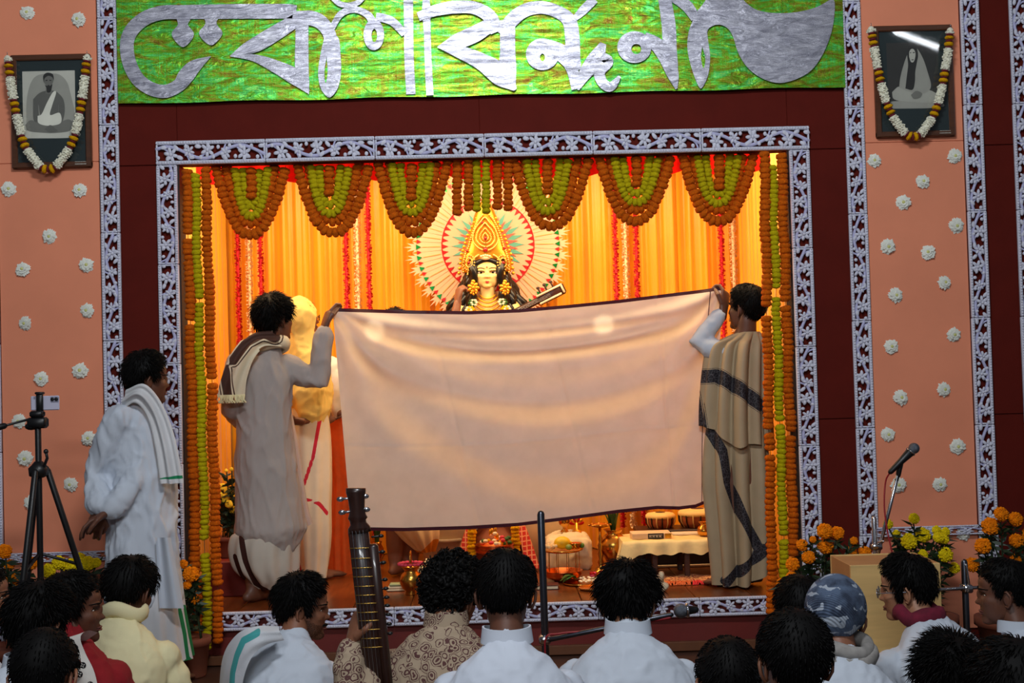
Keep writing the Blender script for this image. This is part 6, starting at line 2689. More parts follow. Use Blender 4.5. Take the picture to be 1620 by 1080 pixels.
    g.box((cx, YP - .004, cz), (w_ - 2 * fw_ + .008, .002, h_ - 2 * fw_ + .008))
    build('glass_pane', g, GLASS, t, smooth=False)
    return YP


P1_ = portrait('left', ((17, 88), (146, 264)), None, ((35, 113), (120, 217)), True)
portrait('right', ((1380, 42), (1511, 215)), None, ((1402, 68), (1487, 170)), False)

tub_m = M('tuberose_petals', (238, 236, 214), .8, var=.08, scale=60, bump=.6, bscale=200)
mar_m = M('maroon_petals', (104, 12, 30), .8, var=.2, scale=60, bump=.5, bscale=200)


def tube_rose(L, R, seed):
    r = random.Random(seed)
    g = G()
    n = int(L / .006)
    for i in range(n):
        z = L * (i + .5) / n
        for k in range(9):
            a = r.uniform(0, 2 * PI)
            rr = R * r.uniform(.72, 1.08)
            g.ell((rr * math.cos(a), rr * math.sin(a), z), (.0055, .0055, .0045), 5, 4)
    g.tube([(0, 0, .002), (0, 0, L - .002)], R * .85, 8)
    return g


def wall_garland(label, path, seq, Y, group):
    pts = bez([at(x, y, Y) for x, y in path], 160)
    t = thing('flower_garland', label, 'garland', pts[0], group)
    # arc length table
    S = [0]
    for i in range(len(pts) - 1):
        S.append(S[-1] + (pts[i + 1] - pts[i]).length)
    tot = S[-1]
    unit = tot / sum(q_[1] for q_ in seq)

    def pos(s):
        i = max(0, min(len(S) - 2, int(np.searchsorted(S, s)) - 1))
        return pts[i].lerp(pts[i + 1], (s - S[i]) / (S[i + 1] - S[i]))
    s = 0
    for k, (kind, L) in enumerate(seq):
        L = L * unit
        a, b = pos(s), pos(s + L)
        g = G()
        q_ = (b - a).to_track_quat('Z', 'Y').to_matrix()
        if kind == 'w':
            gg = tube_rose((b - a).length, .021, k)
            g.add([q_ @ Vector(p_) + a for p_ in gg.v], gg.f)
            build('tuberose_segment', g, tub_m, t)
        elif kind == 'm':
            g.ell(lerp(a, b, .5), (.019, .019, L * .62), 10, 6, q_)
            build('maroon_disc', g, mar_m, t)
        else:
            o = put('marigold', rg.choice(GO), t)
            o.location = lerp(a, b, .5) - pts[0]
            o.rotation_mode = 'QUATERNION'
            o.rotation_quaternion = (b - a).to_track_quat('Z', 'Y')
            o.scale = (.0235, .0235, L * .75)
        s += L
    g = G()
    g.tube(pts[::4], .003, 4, caps=False)
    build('string', g, thread, t)
    for e_ in (pts[0], pts[-1]):
        g = G()
        g.tube([e_ + Vector((0, .05, .012)), e_ + Vector((0, -.004, .014)), e_ + Vector((0, -.004, .03))], .0016, 4)
        build('nail', g, chrome, t)


half = [('w', 5), ('m', 4), ('y', 6), ('m', 4), ('y', 7), ('m', 4), ('w', 34), ('m', 4), ('y', 7), ('m', 3), ('y', 7), ('m', 4), ('w', 31), ('m', 4), ('y', 7), ('m', 3), ('y', 7), ('m', 4), ('w', 34), ('m', 4), ('y', 7)]
seq = half + [('m', 4)] + half[::-1]
wall_garland('white, yellow and maroon flower garland hung on the left portrait', [(12, 92), (14, 108), (19, 145), (28, 190), (38, 228), (54, 254), (66, 266), (76, 268), (88, 264), (104, 246), (118, 215), (127, 175), (133, 130), (136, 105), (138, 90)], seq, YF - .085, None)
wall_garland('white, yellow and maroon flower garland hung on the right portrait', [(1378, 46), (1381, 66), (1387, 98), (1397, 145), (1411, 182), (1427, 206), (1440, 216), (1449, 216), (1460, 210), (1474, 190), (1488, 150), (1495, 112), (1500, 80), (1503, 48)], seq, YF - .085, None)

# ---------------------------------------------------------------- tripod with phone
TY = 5.8
c0 = at(63, 965, TY)
base = Vector((at(64, 900, TY).x, TY, 0))
t = thing('tripod', 'black camera tripod with pan handle standing before the left peach panel', 'tripod', base)
X = base.x
zc = at(66, 745, TY).z
zk = at(64, 868, TY).z
zh = at(64, 672, TY).z
g = G()
g.tube([(X, TY, zk - .30), (X, TY, zh)], .014, 12)
build('centre_column', g, black, t)
g = G()
g.lathe([(.02, zc - .03), (.042, zc - .02), (.045, zc + .015), (.03, zc + .03), (.018, zc + .045)], (X, TY, 0), 16)
build('shoulder', g, black, t)
g = G()
g.tube([(X + .03, TY - .02, zc + .02), (X + .05, TY - .03, zc + .06), (X + .045, TY - .03, zc + .085)], .007, 8)
g.ell((X + .045, TY - .03, zc + .09), .012, 8, 6)
build('crank', g, black, t)
for k, (ex, ey) in enumerate(((at(122, 940, TY).x - X, .12), (at(44, 940, TY).x - X - .05, .22), (at(62, 1000, TY).x - X, -.36))):
    top_ = Vector((X, TY, zc)) + Vector((ex, ey, 0)).normalized() * .04
    zsp = zc
    foot = Vector((X + ex * zsp / .49 * .9, TY + ey * 1.05, .012))
    k1 = lerp(top_, foot, .45)
    lg = put('leg', None, t)
    g = G()
    g.tube([top_, k1], .015, 8)
    build('upper_tube', g, black, lg)
    g = G()
    g.tube([k1 - (k1 - top_) * .02, lerp(top_, foot, .55)], .021, 10)
    build('leg_lock', g, black, lg)
    g = G()
    g.tube([lerp(top_, foot, .5), foot], .010, 8)
    build('lower_tube', g, black, lg)
    g = G()
    g.ell(foot, (.016, .016, .012), 8, 6)
    build('rubber_foot', g, black, lg)
    g = G()
    g.tube([Vector((X, TY, zk - .02)), lerp(top_, foot, .40)], .007, 6)
    build('brace', g, black, t)
g = G()
g.rbox((X, TY, zh + .01), (.085, .06, .05), .01)
g.rbox((X, TY - .005, zh + .05), (.06, .05, .03), .008)
g.ell((X - .03, TY, zh - .005), (.03, .03, .018), 10, 6)
build('pan_head', g, black, t)
g = G()
e_ = at(-10, 678, TY - .1)
g.tube([Vector((X - .03, TY, zh + .03)), lerp(Vector((X - .03, TY, zh + .03)), e_, .75)], .006, 8)
g.tube([lerp(Vector((X - .03, TY, zh + .03)), e_, .72), e_], .014, 10)
build('pan_handle', g, black, t)
zp = at(70, 641, TY).z
g = G()
g.rbox((X + .012, TY - .006, (zh + .06 + zp + .055) / 2), (.03, .018, zp + .055 - zh - .06), .005)
g.rbox((X + .012, TY - .004, zp + .056), (.036, .036, .012), .004)
g.rbox((X + .012, TY - .004, zp - .034), (.036, .036, .012), .004)
build('phone_clamp', g, black, t)
g = G()
pc = Vector((at(70, 641, TY).x, TY + .012, zp + .01))
g.rbox(pc, (.130, .009, .066), .004)
t2 = build('phone', g, M('lilac_phone_back', (196, 194, 214), .25, var=.02), origin=tuple(pc), label='pale lilac mobile phone held sideways in the tripod clamp', category='phone', smooth=False)
g = G()
g.rbox(pc + Vector((.045, -.0055, .016)), (.036, .004, .026), .0015)
build('camera_bump', g, M('phone_camera_glass', (150, 150, 170), .2), t2, smooth=False)
for dx in (-.009, .009):
    g = G()
    g.lathe([(.0085, 0), (.0085, .003), (.006, .0035)], pc + Vector((.045 + dx, -.0075, .017)), 14, Matrix.Rotation(PI / 2, 3, 'X'))
    build('lens', g, black, t2)

# ---------------------------------------------------------------- microphones and stands
mic_grey = M('mic_grille', (104, 110, 120), .4, metal=.7, var=.3, scale=300, bump=.6, bscale=700)
redcable = M('red_cable', (150, 22, 34), .5)


def mic(t, head, tail, r):
    d = (tail - head).normalized()
    g = G()
    g.ell(head, r, 16, 12)
    build('grille', g, mic_grey, t)
    g = G()
    g.tube([head + d * r * .75, head + d * r * 1.05], r * .98, 14, caps=False)
    build('collar_ring', g, chrome, t)
    g = G()
    L = (tail - head).length
    g.tube([head + d * r, lerp(head, tail, .55), tail], [r * .85, r * .62, r * .5], 12)
    build('mic_body', g, black, t)


# right stand: slanted rod behind the wooden box
MY = 5.98
t = thing('microphone_stand', 'microphone on a slanted steel rod behind the pale wooden box', 'microphone', Vector((at(1384, 900, MY).x, MY, 0)))
m0, m1 = at(1446, 709, MY - .02), at(1409, 746, MY - .02)
mic(t, m0, m1, .026)
g = G()
g.tube([at(1424, 733, MY), at(1421, 752, MY)], [.016, .012], 8)
g.tube([at(1421, 750, MY), at(1418, 760, MY)], .010, 8)
build('mic_clip', g, black, t)
g = G()
g.tube([at(1420, 752, MY), at(1386, 888, MY)], .0095, 10)
build('boom_rod', g, chrome, t)
xx = at(1384, 860, MY + .03).x
g = G()
g.tube([(xx, MY + .03, .02), (xx, MY + .03, at(1383, 820, MY + .03).z)], .0125, 12)
build('pole', g, chrome, t)
g = G()
g.rbox(at(1386, 864, MY + .01), (.05, .05, .03), .006)
g.tube([at(1390, 858, MY - .01), at(1397, 856, MY - .04)], .007, 8)
build('clamp', g, chrome, t)
g = G()
g.lathe([(.14, 0), (.14, .012), (.04, .03), (.015, .04)], (xx, MY + .03, 0), 20)
build('base', g, black, t)
g = G()
g.tube(bez([m1 + Vector((-.004, 0, -.004)), at(1401, 762, MY), at(1399, 800, MY - .01), at(1404, 840, MY - .02), at(1412, 880, MY - .03), at(1412, 920, MY), Vector((xx + .1, MY + .1, .01)), Vector((xx + .5, MY + .3, .006))], 40), .0042, 6)
build('cable', g, redcable, t)

# centre stand: dark pole and low boom
MY = 4.95
xx = at(858, 900, MY).x
t = thing('microphone_stand', 'dark steel pole with a low boom microphone between two white shirted men', 'microphone', Vector((xx, MY, 0)))
g = G()
g.tube([(xx + .006, MY, .02), (xx, MY, at(856, 813, MY).z)], .0145, 14)
build('pole', g, M('dark_steel', (90, 94, 104), .3, metal=1), t)
jn = at(862, 1013, MY - .03)
g = G()
g.rbox(jn + Vector((0, .02, 0)), (.045, .06, .035), .008)
build('clamp', g, chrome, t)
mm = at(1077, 966, MY - .1)
g = G()
g.tube([jn, at(1062, 972, MY - .09)], .0095, 10)
build('boom', g, M('dark_steel', (90, 94, 104), .3, metal=1), t)
mic(t, mm, at(1100, 964, MY - .1), .028)
g = G()
g.lathe([(.15, 0), (.15, .012), (.04, .03), (.016, .04)], (xx, MY, 0), 20)
build('base', g, black, t)
g = G()
g.tube(bez([at(1060, 977, MY - .1), at(1000, 988, MY - .06), at(930, 998, MY - .05), at(885, 1002, MY - .04), at(862, 1016, MY - .045), Vector((xx + .03, MY - .02, .2)), Vector((xx + .1, MY + .1, .008)), Vector((xx + .4, MY + .4, .006))], 40), .004, 6)
build('cable', g, redcable, t)

# far right stand with chrome cross bar
MY = 5.45
xx = at(1527, 930, MY).x
t = thing('boom_stand', 'grey stand with a bright chrome cross bar at the far right', 'stand', Vector((xx, MY, 0)))
g = G()
g.tube([(xx, MY, .02), (xx, MY, at(1524, 889, MY).z)], .014, 12)
build('pole', g, M('dark_steel', (90, 94, 104), .3, metal=1), t)
g = G()
g.tube([at(1440, 935, MY - .03), at(1546, 929, MY - .03)], .0075, 10)
build('cross_bar', g, chrome, t)
g = G()
g.rbox(at(1529, 930, MY - .01), (.04, .06, .035), .006)
g.tube([at(1533, 925, MY - .03), at(1528, 893, MY - .03)], .006, 8)
build('clamp', g, chrome, t)
g = G()
g.lathe([(.09, 0), (.09, .012), (.04, .03), (.016, .04)], (xx, MY, 0), 20)
build('base', g, black, t)

# pale wooden box lectern
ply = M('pale_plywood', (214, 178, 116), .5, var=.14, scale=3, stretch=(1, 1, 9), bump=.05)
ply2 = M('plywood_edge', (176, 126, 76), .55, var=.14, scale=5)
BYF = 5.42
bx0, bx1 = at(1347, 930, BYF).x, at(1489, 930, BYF).x
zt = at(1400, 893, BYF).z
dp = .33
t = thing('wooden_box', 'pale plywood box lectern in front of the right marigolds', 'lectern', Vector(((bx0 + bx1) / 2, BYF + dp / 2, 0)))
g = G()
g.rbox(((bx0 + bx1) / 2, BYF + .009, zt / 2), (bx1 - bx0, .018, zt), .002)
build('front_panel', g, ply, t, smooth=False)
for x in (bx0 + .009, bx1 - .009):
    g = G()
    g.rbox((x, BYF + dp / 2, zt / 2), (.018, dp - .038, zt), .002)
    build('side_panel', g, ply2, t, smooth=False)
g = G()
g.rbox(((bx0 + bx1) / 2, BYF + dp - .009, zt / 2), (bx1 - bx0, .018, zt), .002)
build('back_panel', g, ply, t, smooth=False)
g = G()
g.rbox(((bx0 + bx1) / 2, BYF + dp / 2, zt - .012), (bx1 - bx0 - .038, dp - .04, .016), .002)
build('top_panel', g, ply2, t, smooth=False)

# ceiling tube lamp of the hall (its reflection shows in the right portrait's glass)
TL = (4.0, 2.05, 4.35)
t = thing('tube_lamp', 'white fluorescent tube lamp hanging in the hall above the audience', 'lamp', TL)
em = N('tube_light')
em.b.inputs['Emission Color'].default_value = (.9, .95, 1, 1)
em.b.inputs['Emission Strength'].default_value = 22
g = G()
g.tube([(TL[0] - .42, TL[1] + .42, TL[2]), (TL[0] + .42, TL[1] - .42, TL[2])], .022, 12)
build('tube', g, em.m, t)
g = G()
g.rbox((TL[0], TL[1], TL[2] + .04), (1.26, .06, .035), .006, Matrix.Rotation(-PI / 4, 3, 'Z'))
build('fitting', g, M('lamp_fitting', (220, 220, 220), .5), t, smooth=False)
for sx in (-1, 1):
    g = G()
    g.tube([(TL[0] + sx * .3, TL[1] - sx * .3, TL[2] + .05), (TL[0] + sx * .3, TL[1] - sx * .3, TL[2] + .16)], .004, 6)
    build('hanger', g, chrome, t)

# ================================================================== THE SEATED AUDIENCE
BACK = dict(pitch=-26, neck=.085, fwd_off=.085)
seatcol = dict(T=.018, tufts=420, tl=.035, messy=.3)

# man in cream shawl, left
p, I = seated('man in a plain cream shawl seated with his back turned, left', 208, 937, 5.1, 22, 8, cream, dict(T=.026, tufts=420, tl=.035, messy=.3), seed=101, collar=False, pitch=-20, neck=.09, fwd_off=.075, wr=.006, sw=.18, bulk=1.08, skin=skin2)
g = G()
nb, f, r = I['nb'], I['f'], I['r']
g.tube([nb + r * (.085 * math.cos(a)) + f * (.08 * math.sin(a) + .01) + UPV * (.022 + .012 * math.sin(3 * a) - .02 * math.sin(a)) for a in np.linspace(0, 2 * PI, 29)[:-1]], [(.016, .03)] * 28, 8, closed=True)
build('shawl_collar', g, cream, p)

# young man in profile: red sweater and patterned scarf
red_sw = M('red_sweater', (142, 12, 24), .9, var=.1, bump=.3, bscale=260)
p, I = seated('young man in profile wearing a red sweater and white scarf with black motifs', 120, 964, 4.6, 80, 2, red_sw, dict(T=.017, tufts=420, tl=.035, messy=.3, side=-.03), seed=102, faced=True, collar=False, pitch=-4, neck=.085, fwd_off=.05, skin=skin2)
nb, f, r = I['nb'], I['f'], I['r']
g = G()
pp = bez([at(138, 1012, 4.50), at(122, 1004, 4.44), at(110, 1010, 4.40), at(118, 1034, 4.38), at(132, 1064, 4.36), at(142, 1110, 4.36)], 40)


def scf2(u, v):
    i = v * (len(pp) - 1)
    k_ = min(int(i), len(pp) - 2)
    q = pp[k_].lerp(pp[k_ + 1], i - k_)
    return q + Vector(((u - .5) * .075, -.015 * math.sin(PI * u), (u - .5) * .05 * max(0, 1 - v * 2.2)))


g.grid(scf2, 12, 40)
sc = build('scarf', g, M('white_motif_scarf', (220, 214, 206), .85, bump=.2, bscale=300), p)
for k, (u, v) in enumerate(((.5, .42), (.72, .52), (.4, .62), (.7, .72), (.4, .80), (.75, .88), (.35, .97))):
    q = scf2(u, v)
    g = G()
    g.mi = 0
    g.ell(q + Vector((0, -.004, 0)), (.0115, .003, .0115), 12, 5)
    g.mi = 1
    for j in range(4):
        a = j * PI / 2 + .4
        g.ell(q + Vector((.005 * math.cos(a), -.0065, .005 * math.sin(a))), (.0036, .0015, .0018), 6, 4, Matrix.Rotation(-a, 3, 'Y'))
    build('motif', g, [M('black_motif', (24, 16, 20), .8), M('white_motif_scarf', (220, 214, 206), .85)], sc)
g = G()
q = scf2(.45, .64)
for k in range(7):
    g.tube([q + Vector((-.02 + .007 * k, -.007, .02 * math.sin(k))), q + Vector((-.024 + .009 * k, -.007, -.02))], .0025, 4)
build('paisley_motif', g, M('russet_motif', (120, 50, 40), .8), sc)

# dark haired man, lower left
p, I = seated('dark haired man in white seated at lower left before the young man in red', 64, 990, 4.1, 25, 10, w_cot, dict(T=.02, tufts=520, tl=.042, messy=.4), seed=103, pitch=-18, neck=.12, fwd_off=.06)
nb, f, r = I['nb'], I['f'], I['r']
g = G()
g.grid(lambda u, v: I['sh'][-1] + r * (.11 - .20 * v + .05 * (u - .5)) - f * (.10 - .05 * v) + UPV * (.13 - .26 * v + (u - .5) * .09) - f * .012 * math.sin(u * 12), 10, 14)
build('shoulder_scarf', g, M('tan_scarf', (176, 150, 100), .9, var=.15), p)
# boy with cropped hair in the left corner
seated('cropped round head nearest the lower left corner of the crowd', 71, 1072, 3.5, 0, 0, w_cot, dict(T=.011, tufts=260, tl=.018, messy=.15, amp=.002), seed=104, pitch=-20, neck=.12, fwd_off=.06)
# man in glasses cut off by the left edge
p, I = seated('man in glasses and white shirt at the left edge, only his face front showing', -23, 944, 5.2, 75, 50, w_cot, dict(T=.014, tufts=200), seed=105, faced=True, pitch=-5, neck=.14, fwd_off=.03)
glasses(p, I['Hm'])

# man with towel and teal stripe, profile to the right
ter = stripe_mat('white_towelling_teal_stripe', (208, 212, 218), [(-1, .012, (70, 160, 160))], bump=.45, weave=260)
p, I = seated('man in white with a teal striped towel, bearded profile turned right', 482, 962, 5.0, 84, 18, w_cot, dict(T=.019, tufts=460, tl=.04, messy=.35, side=-.028), seed=106, faced=True, collar=False, pitch=-8, neck=.10, fwd_off=.075, sw=.20, bulk=1.12, wr=.006, skin=skin1)
nb, f, r, Hm = I['nb'], I['f'], I['r'], I['Hm']
g = G()
pth = bez([at(440, 990, 4.78), at(405, 990, 4.74), at(375, 1003, 4.76), at(352, 1040, 4.80), at(345, 1110, 4.82)], 30)
pth2 = bez([at(450, 1012, 4.74), at(420, 1020, 4.68), at(398, 1040, 4.66), at(385, 1075, 4.66), at(380, 1120, 4.66)], 30)


def tw2(u, v):
    i = v * (len(pth) - 1)
    k_ = min(int(i), len(pth) - 2)
    a, b = pth[k_].lerp(pth[k_ + 1], i - k_), pth2[k_].lerp(pth2[k_ + 1], i - k_)
    return lerp(a, b, u) + Vector((0, -.03 * math.sin(PI * u) - .004 * math.sin(u * 15 + v * 6), .012 * math.sin(PI * u)))


g.grid(tw2, 14, 34)
tsd = poly_sd([[at(408, 1000, 4.7), at(386, 1012, 4.7), at(376, 1035, 4.7), at(369, 1062, 4.7), at(366, 1110, 4.7)]])
build('towel', g, ter, p, sd=tsd)
g = G()
for k in range(3):
    g.tube([face_point(Hm, x, -.051 - .004 * abs(x) / .02 - .002 * k, .001) for x in np.linspace(-.024, .024, 7)], [.001, .0028, .0032, .0030, .0032, .0028, .001], 5)
build('moustache', g, black_hair, p)
bd = N('short_beard')
tb2 = bd.n('ShaderNodeBsdfTransparent')
ms2 = bd.n('ShaderNodeMixShader')
bn = bd.noise(bd.coord('Object'), 700, 2)
bd.b.inputs['Base Color'].default_value = rgb(14, 12, 12)
bd.l(bd.math('MULTIPLY', bd.math('GREATER_THAN', bn, .52), .8), ms2.inputs[0])
bd.l(tb2.outputs[0], ms2.inputs[1])
bd.l(bd.b.outputs[0], ms2.inputs[2])
bd.l(ms2.outputs[0], bd.out.inputs[0])
P0 = HD * HR[:, None]
keep = (P0[:, 2] < -.052 + .03 * np.clip((.07 - P0[:, 1]) / .07, 0, 1.4)) & (P0[:, 1] > -.012) & (P0[:, 2] > -.125) & ~((np.abs(P0[:, 0]) < .02) & (P0[:, 2] > -.08) & (P0[:, 1] > .05))
g = G()
g.add([tuple(q) for q in xf(Hm, P0 + HD * .0015)], [q for q in HF if all(keep[i] for i in q)])
build('beard', g, bd.m, p)

# curly haired musician with the esraj
pai = N('paisley_print')
v = pai.coord('Object')
nzv = pai.n('ShaderNodeTexNoise')
nzv.inputs['Scale'].default_value = 22
pai.l(v, nzv.inputs['Vector'])
mxv = pai.n('ShaderNodeVectorMath', operation='MULTIPLY_ADD')
pai.l(nzv.outputs['Color'], mxv.inputs[0])
mxv.inputs[1].default_value = (.03, .03, .03)
pai.l(v, mxv.inputs[2])
vo = pai.n('ShaderNodeTexVoronoi')
vo.inputs['Scale'].default_value = 30
pai.l(mxv.outputs[0], vo.inputs['Vector'])
d1 = vo.outputs['Distance']
ring = pai.math('MAXIMUM', pai.math('MULTIPLY', pai.math('GREATER_THAN', d1, .30), pai.math('LESS_THAN', d1, .42)), pai.math('LESS_THAN', d1, .17))
thin = pai.math('MULTIPLY', pai.math('GREATER_THAN', d1, .54), pai.math('LESS_THAN', d1, .60))
pai.l(pai.mix(pai.math('MAXIMUM', ring, thin), rgb(168, 148, 124), rgb(88, 52, 50)), pai.b.inputs['Base Color'])
pai.b.inputs['Roughness'].default_value = .85
pai.bump(pai.noise(v, 300, 2), .15, .002)
EY = 4.30
hb = at(556, 1018, EY + .02)
ebw = at(548, 1096, EY - .05)
nk_ = at(575, 985, EY)
p, I = seated('curly haired musician in a brown paisley kurta holding the fretted instrument', 718, 946, 4.5, 32, 12, pai.m, dict(T=.024, tufts=1100, curly=1, amp=.010, freq=50, back=-.085, front=.055), seed=107, pitch=-14, roll=4, neck=.075, fwd_off=.09, collar=True, skin=skin1, sw=.19,
              arms={-1: (ebw, hb)}, hands={-1: ((Vector((.25, .25, 1)), Vector((.9, .3, -.2)), Vector((.5, -.85, .2))), dict(curl=.75, thumb=.35, s=1.15))}, wr=.006, lean=.02, bulk=1.05)
p['label'] = 'curly haired musician in a brown paisley kurta gripping the fretted neck'
face(p, I['Hm'])

# esraj
t_top, t_bot = at(563, 772, EY), at(592, 1040, EY)
ax = (t_bot - t_top).normalized()
sd_ = Vector((ax.z, 0, -ax.x)) * -1
sd_ = (Vector((1, 0, 0)) - ax * ax.x).normalized()
fr_ = ax.cross(sd_)
if fr_.y > 0:
    fr_ = -fr_
rosewood = M('dark_lacquered_wood', (46, 22, 14), .3, var=.35, scale=14, stretch=(8, 8, 1), coat=.3)
R3 = Matrix((sd_, -fr_, ax)).transposed()
t = thing('stringed_instrument', 'dark fretted bowed string instrument held upright by the curly haired musician', 'instrument', Vector((t_bot.x, t_bot.y, 0)))
u_ = lambda px, py: at(px, py, EY)
g = G()
g.rbox(lerp(u_(553, 860), u_(583, 1040), .5) + ax * 0 + Vector((0, .0, 0)), (.066, .032, (u_(570, 1100) - u_(568, 850)).length * .93), .010, R3)
c_n = lerp(u_(568, 838), u_(594, 1100), .5)
g = G()
g.rbox(c_n, (.068, .034, (u_(594, 1100) - u_(568, 838)).length), .010, R3)
build('neck', g, rosewood, t)
g = G()
g.rbox(lerp(u_(592, 860), u_(612, 1095), .5), (.036, .03, (u_(612, 1095) - u_(592, 860)).length), .008, R3)
build('side_box', g, rosewood, t)
g = G()
prof_ = [(772, 563, 17), (778, 563, 17), (790, 564, 14.5), (806, 565, 13), (815, 565.5, 15), (819, 566, 17), (823, 566, 14), (828, 567, 14), (834, 568, 19), (842, 569, 20)]
g.tube([u_(x, y) for y, x, w_ in prof_], [(w_ * EY / FPX * .92, .024) for y, x, w_ in prof_], 14, side=sd_, caps=False)
build('peg_box', g, rosewood, t)
for x, y, s in ((541, 789, -1), (544, 810, -1), (575, 785, 1), (577, 806, 1)):
    g = G()
    q = u_(x, y)
    g.tube([q - sd_ * (s * .03), q], .005, 6)
    g.ell(q + sd_ * (s * .006), (.013, .006, .009), 8, 6)
    build('tuning_key', g, chrome, t)
fretm = M('brass_fret', (190, 150, 70), .3, metal=1)
for k, y in enumerate((866, 882, 897, 911, 926, 940, 953, 967, 980, 994, 1008, 1022)):
    g = G()
    x = lerp(555, 573, (y - 866) / 130)
    a, b = u_(x - 1.5, y), u_(x + 29, y - 1)
    g.tube([a + fr_ * .019, lerp(a, b, .5) + fr_ * .022, b + fr_ * .019], .0016, 5)
    build('fret', g, fretm, t)
for k, y in enumerate((848, 873, 890, 917, 931, 945, 958, 972, 987, 1002)):
    g = G()
    q = u_(lerp(598, 612, (y - 848) / 150), y)
    g.tube([q - sd_ * .02, q + sd_ * .004], .0035, 6)
    g.ell(q + sd_ * .010, (.010, .008, .0065), 8, 6)
    build('small_peg', g, black, t)
for k in range(4):
    g = G()
    o_ = (k - 1.5) * .012
    g.tube([u_(567, 838) + sd_ * o_ + fr_ * .026, u_(594, 1100) + sd_ * o_ + fr_ * .024], .0008, 4)
    build('string', g, chrome, t)
bb = u_(602, 1150)
c = G()
c.rbox(bb + Vector((0, .02, -.10)), (.17, .12, .22), .03, R3)
c.ell(bb + Vector((.0, .02, -.17)), (.12, .09, .10), 14, 10)
build('sound_body', fused(c, .009, 4), rosewood, t)

# centre man
shirtc = M('white_shirt_cotton', (206, 213, 226), .85, var=.04, scale=7, bump=.12, bscale=420)
seated('man in a crisp white collared shirt at bottom centre, back of head squarely to us', 800, 940, 3.9, 2, 0, shirtc, dict(T=.017, tufts=420, tl=.024, messy=.16, amp=.003, back=-.095), seed=108, pitch=-14, neck=.132, fwd_off=.06, skin=skin2, wr=.005)
# wavy hair, white kurta
seated('wavy haired man in white kurta bowing his head, right of the dark pole', 993, 956, 4.3, 14, 6, w_cot, dict(T=.026, tufts=620, tl=.045, messy=.5, amp=.010, freq=42, back=-.105), seed=109, pitch=-22, neck=.078, fwd_off=.09, sw=.185, wr=.006, skin=skin3)
seated('short haired head low at the bottom, between the wavy haired man and big dark head', 1151, 1082, 3.6, 0, 0, dark_trouser, dict(T=.012, tufts=300, tl=.02, messy=.2, amp=.003, back=-.06), seed=110, pitch=-10, neck=.14, fwd_off=.05)
seated('largest dark head at bottom right, seen from behind with both ears showing', 1256, 1048, 3.2, 0, 0, dark_trouser, dict(T=.015, tufts=420, tl=.022, messy=.2, amp=.003, back=-.085), seed=111, pitch=-8, neck=.16, fwd_off=.05)
# beanie
kn = N('blue_grey_knit')
v = kn.coord('Object')
wv = kn.n('ShaderNodeTexWave', bands_direction='Z')
wv.inputs['Scale'].default_value = 9
wv.inputs['Distortion'].default_value = 9
wv.inputs['Detail'].default_value = 2
wv.inputs['Detail Scale'].default_value = 1.6
kn.l(v, wv.inputs['Vector'])
nz_ = kn.noise(v, 14, 3)
f_ = kn.math('MULTIPLY', kn.math('GREATER_THAN', wv.outputs[1], .72), kn.math('GREATER_THAN', nz_, .46))
base_ = kn.ramp(kn.noise(v, 24, 3), [(.35, rgb(44, 54, 74)), (.65, rgb(86, 102, 128))])
kn.l(kn.mix(f_, base_, rgb(166, 176, 190)), kn.b.inputs['Base Color'])
kn.b.inputs['Roughness'].default_value = .95
kw = kn.n('ShaderNodeTexWave', bands_direction='DIAGONAL')
kw.inputs['Scale'].default_value = 60
kn.l(v, kw.inputs['Vector'])
kn.bump(kw.outputs[1], .6, .003)
p, I = seated('person in a blue grey knitted beanie and grey neck scarf, in white', 1322, 980, 4.1, 6, 8, w_cot, dict(T=.008, tufts=0), seed=112, pitch=-12, neck=.105, fwd_off=.07, collar=False, sw=.185, wr=.006)
hair(p, I['Hm'], 112, T=.024, front=.03, back=-.088, side=-.03, amp=.003, tufts=0, mat_=kn.m, name='beanie')
nb, f, r = I['nb'], I['f'], I['r']
g = G()
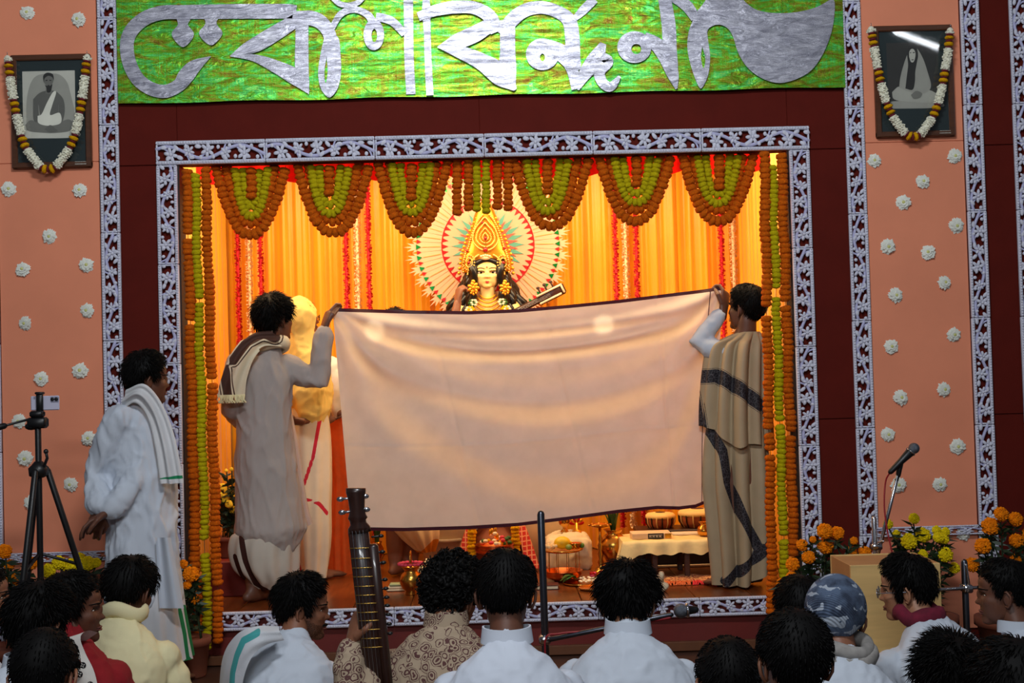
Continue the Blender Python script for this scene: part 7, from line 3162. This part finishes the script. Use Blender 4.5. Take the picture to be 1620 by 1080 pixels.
for k, (rr, zz_) in enumerate(((.088, .035), (.10, .005))):
    g.tube([nb + r * (rr * math.cos(a)) + f * (rr * .92 * math.sin(a) + .01) + UPV * (zz_ + .014 * math.sin(2 * a + k)) for a in np.linspace(0, 2 * PI, 29)[:-1]], [(.022, .026)] * 28, 8, closed=True)
build('neck_scarf', g, M('grey_check_scarf', (150, 146, 142), .95, var=.4, scale=18), p)

# man in glasses, profile left, maroon scarf
p, I = seated('man in glasses and maroon neck scarf in white kurta, profile turned left by the box', 1431, 932, 5.0, -68, -30, w_cot, dict(T=.021, tufts=460, tl=.036, messy=.25, side=-.045, fringe=.5), seed=113, faced=True, collar=False, pitch=-8, neck=.115, fwd_off=.065, sw=.2, bulk=1.08, wr=.006, skin=skin3)
p['label'] = 'man in glasses and maroon neck scarf, profile turned left before the wooden box'
glasses(p, I['Hm'], M('steel_glasses', (150, 160, 176), .3, metal=.8))
nb, f, r = I['nb'], I['f'], I['r']
g = G()
g.tube([nb + r * (.084 * math.cos(a)) + f * (.08 * math.sin(a) + .012) + UPV * (.03 + .010 * math.sin(3 * a) + .006 * math.sin(5 * a)) for a in np.linspace(0, 2 * PI, 33)[:-1]], [(.02, .03)] * 32, 8, closed=True)
build('neck_scarf', g, M('maroon_scarf', (110, 16, 44), .9, var=.35, scale=26), p)
# man at the right edge, profile left
seated('man in white at the right edge, profile turned left past the chrome bar', 1585, 938, 4.9, -72, -35, w_cot, dict(T=.015, tufts=360, tl=.026, messy=.2, side=-.02), seed=114, faced=True, collar=True, pitch=-6, neck=.14, fwd_off=.05, skin=skin2)
seated('spiky haired head low at bottom right', 1503, 1082, 3.6, -8, 0, dark_trouser, dict(T=.016, tufts=700, tl=.05, messy=1.0), seed=115, pitch=-10, neck=.14, fwd_off=.05)
seated('dark head in the bottom right corner', 1600, 1106, 2.95, -10, 0, dark_trouser, dict(T=.02, tufts=420, tl=.034, messy=.35), seed=116, pitch=-10, neck=.14, fwd_off=.05)
seated('dark haired head half hidden behind the knitted beanie', 1266, 968, 4.9, 10, 0, dark_trouser, dict(T=.018, tufts=420, tl=.03, messy=.3), seed=117, pitch=-18, neck=.1, fwd_off=.07)
bpy.data.scenes.remove(TMP)
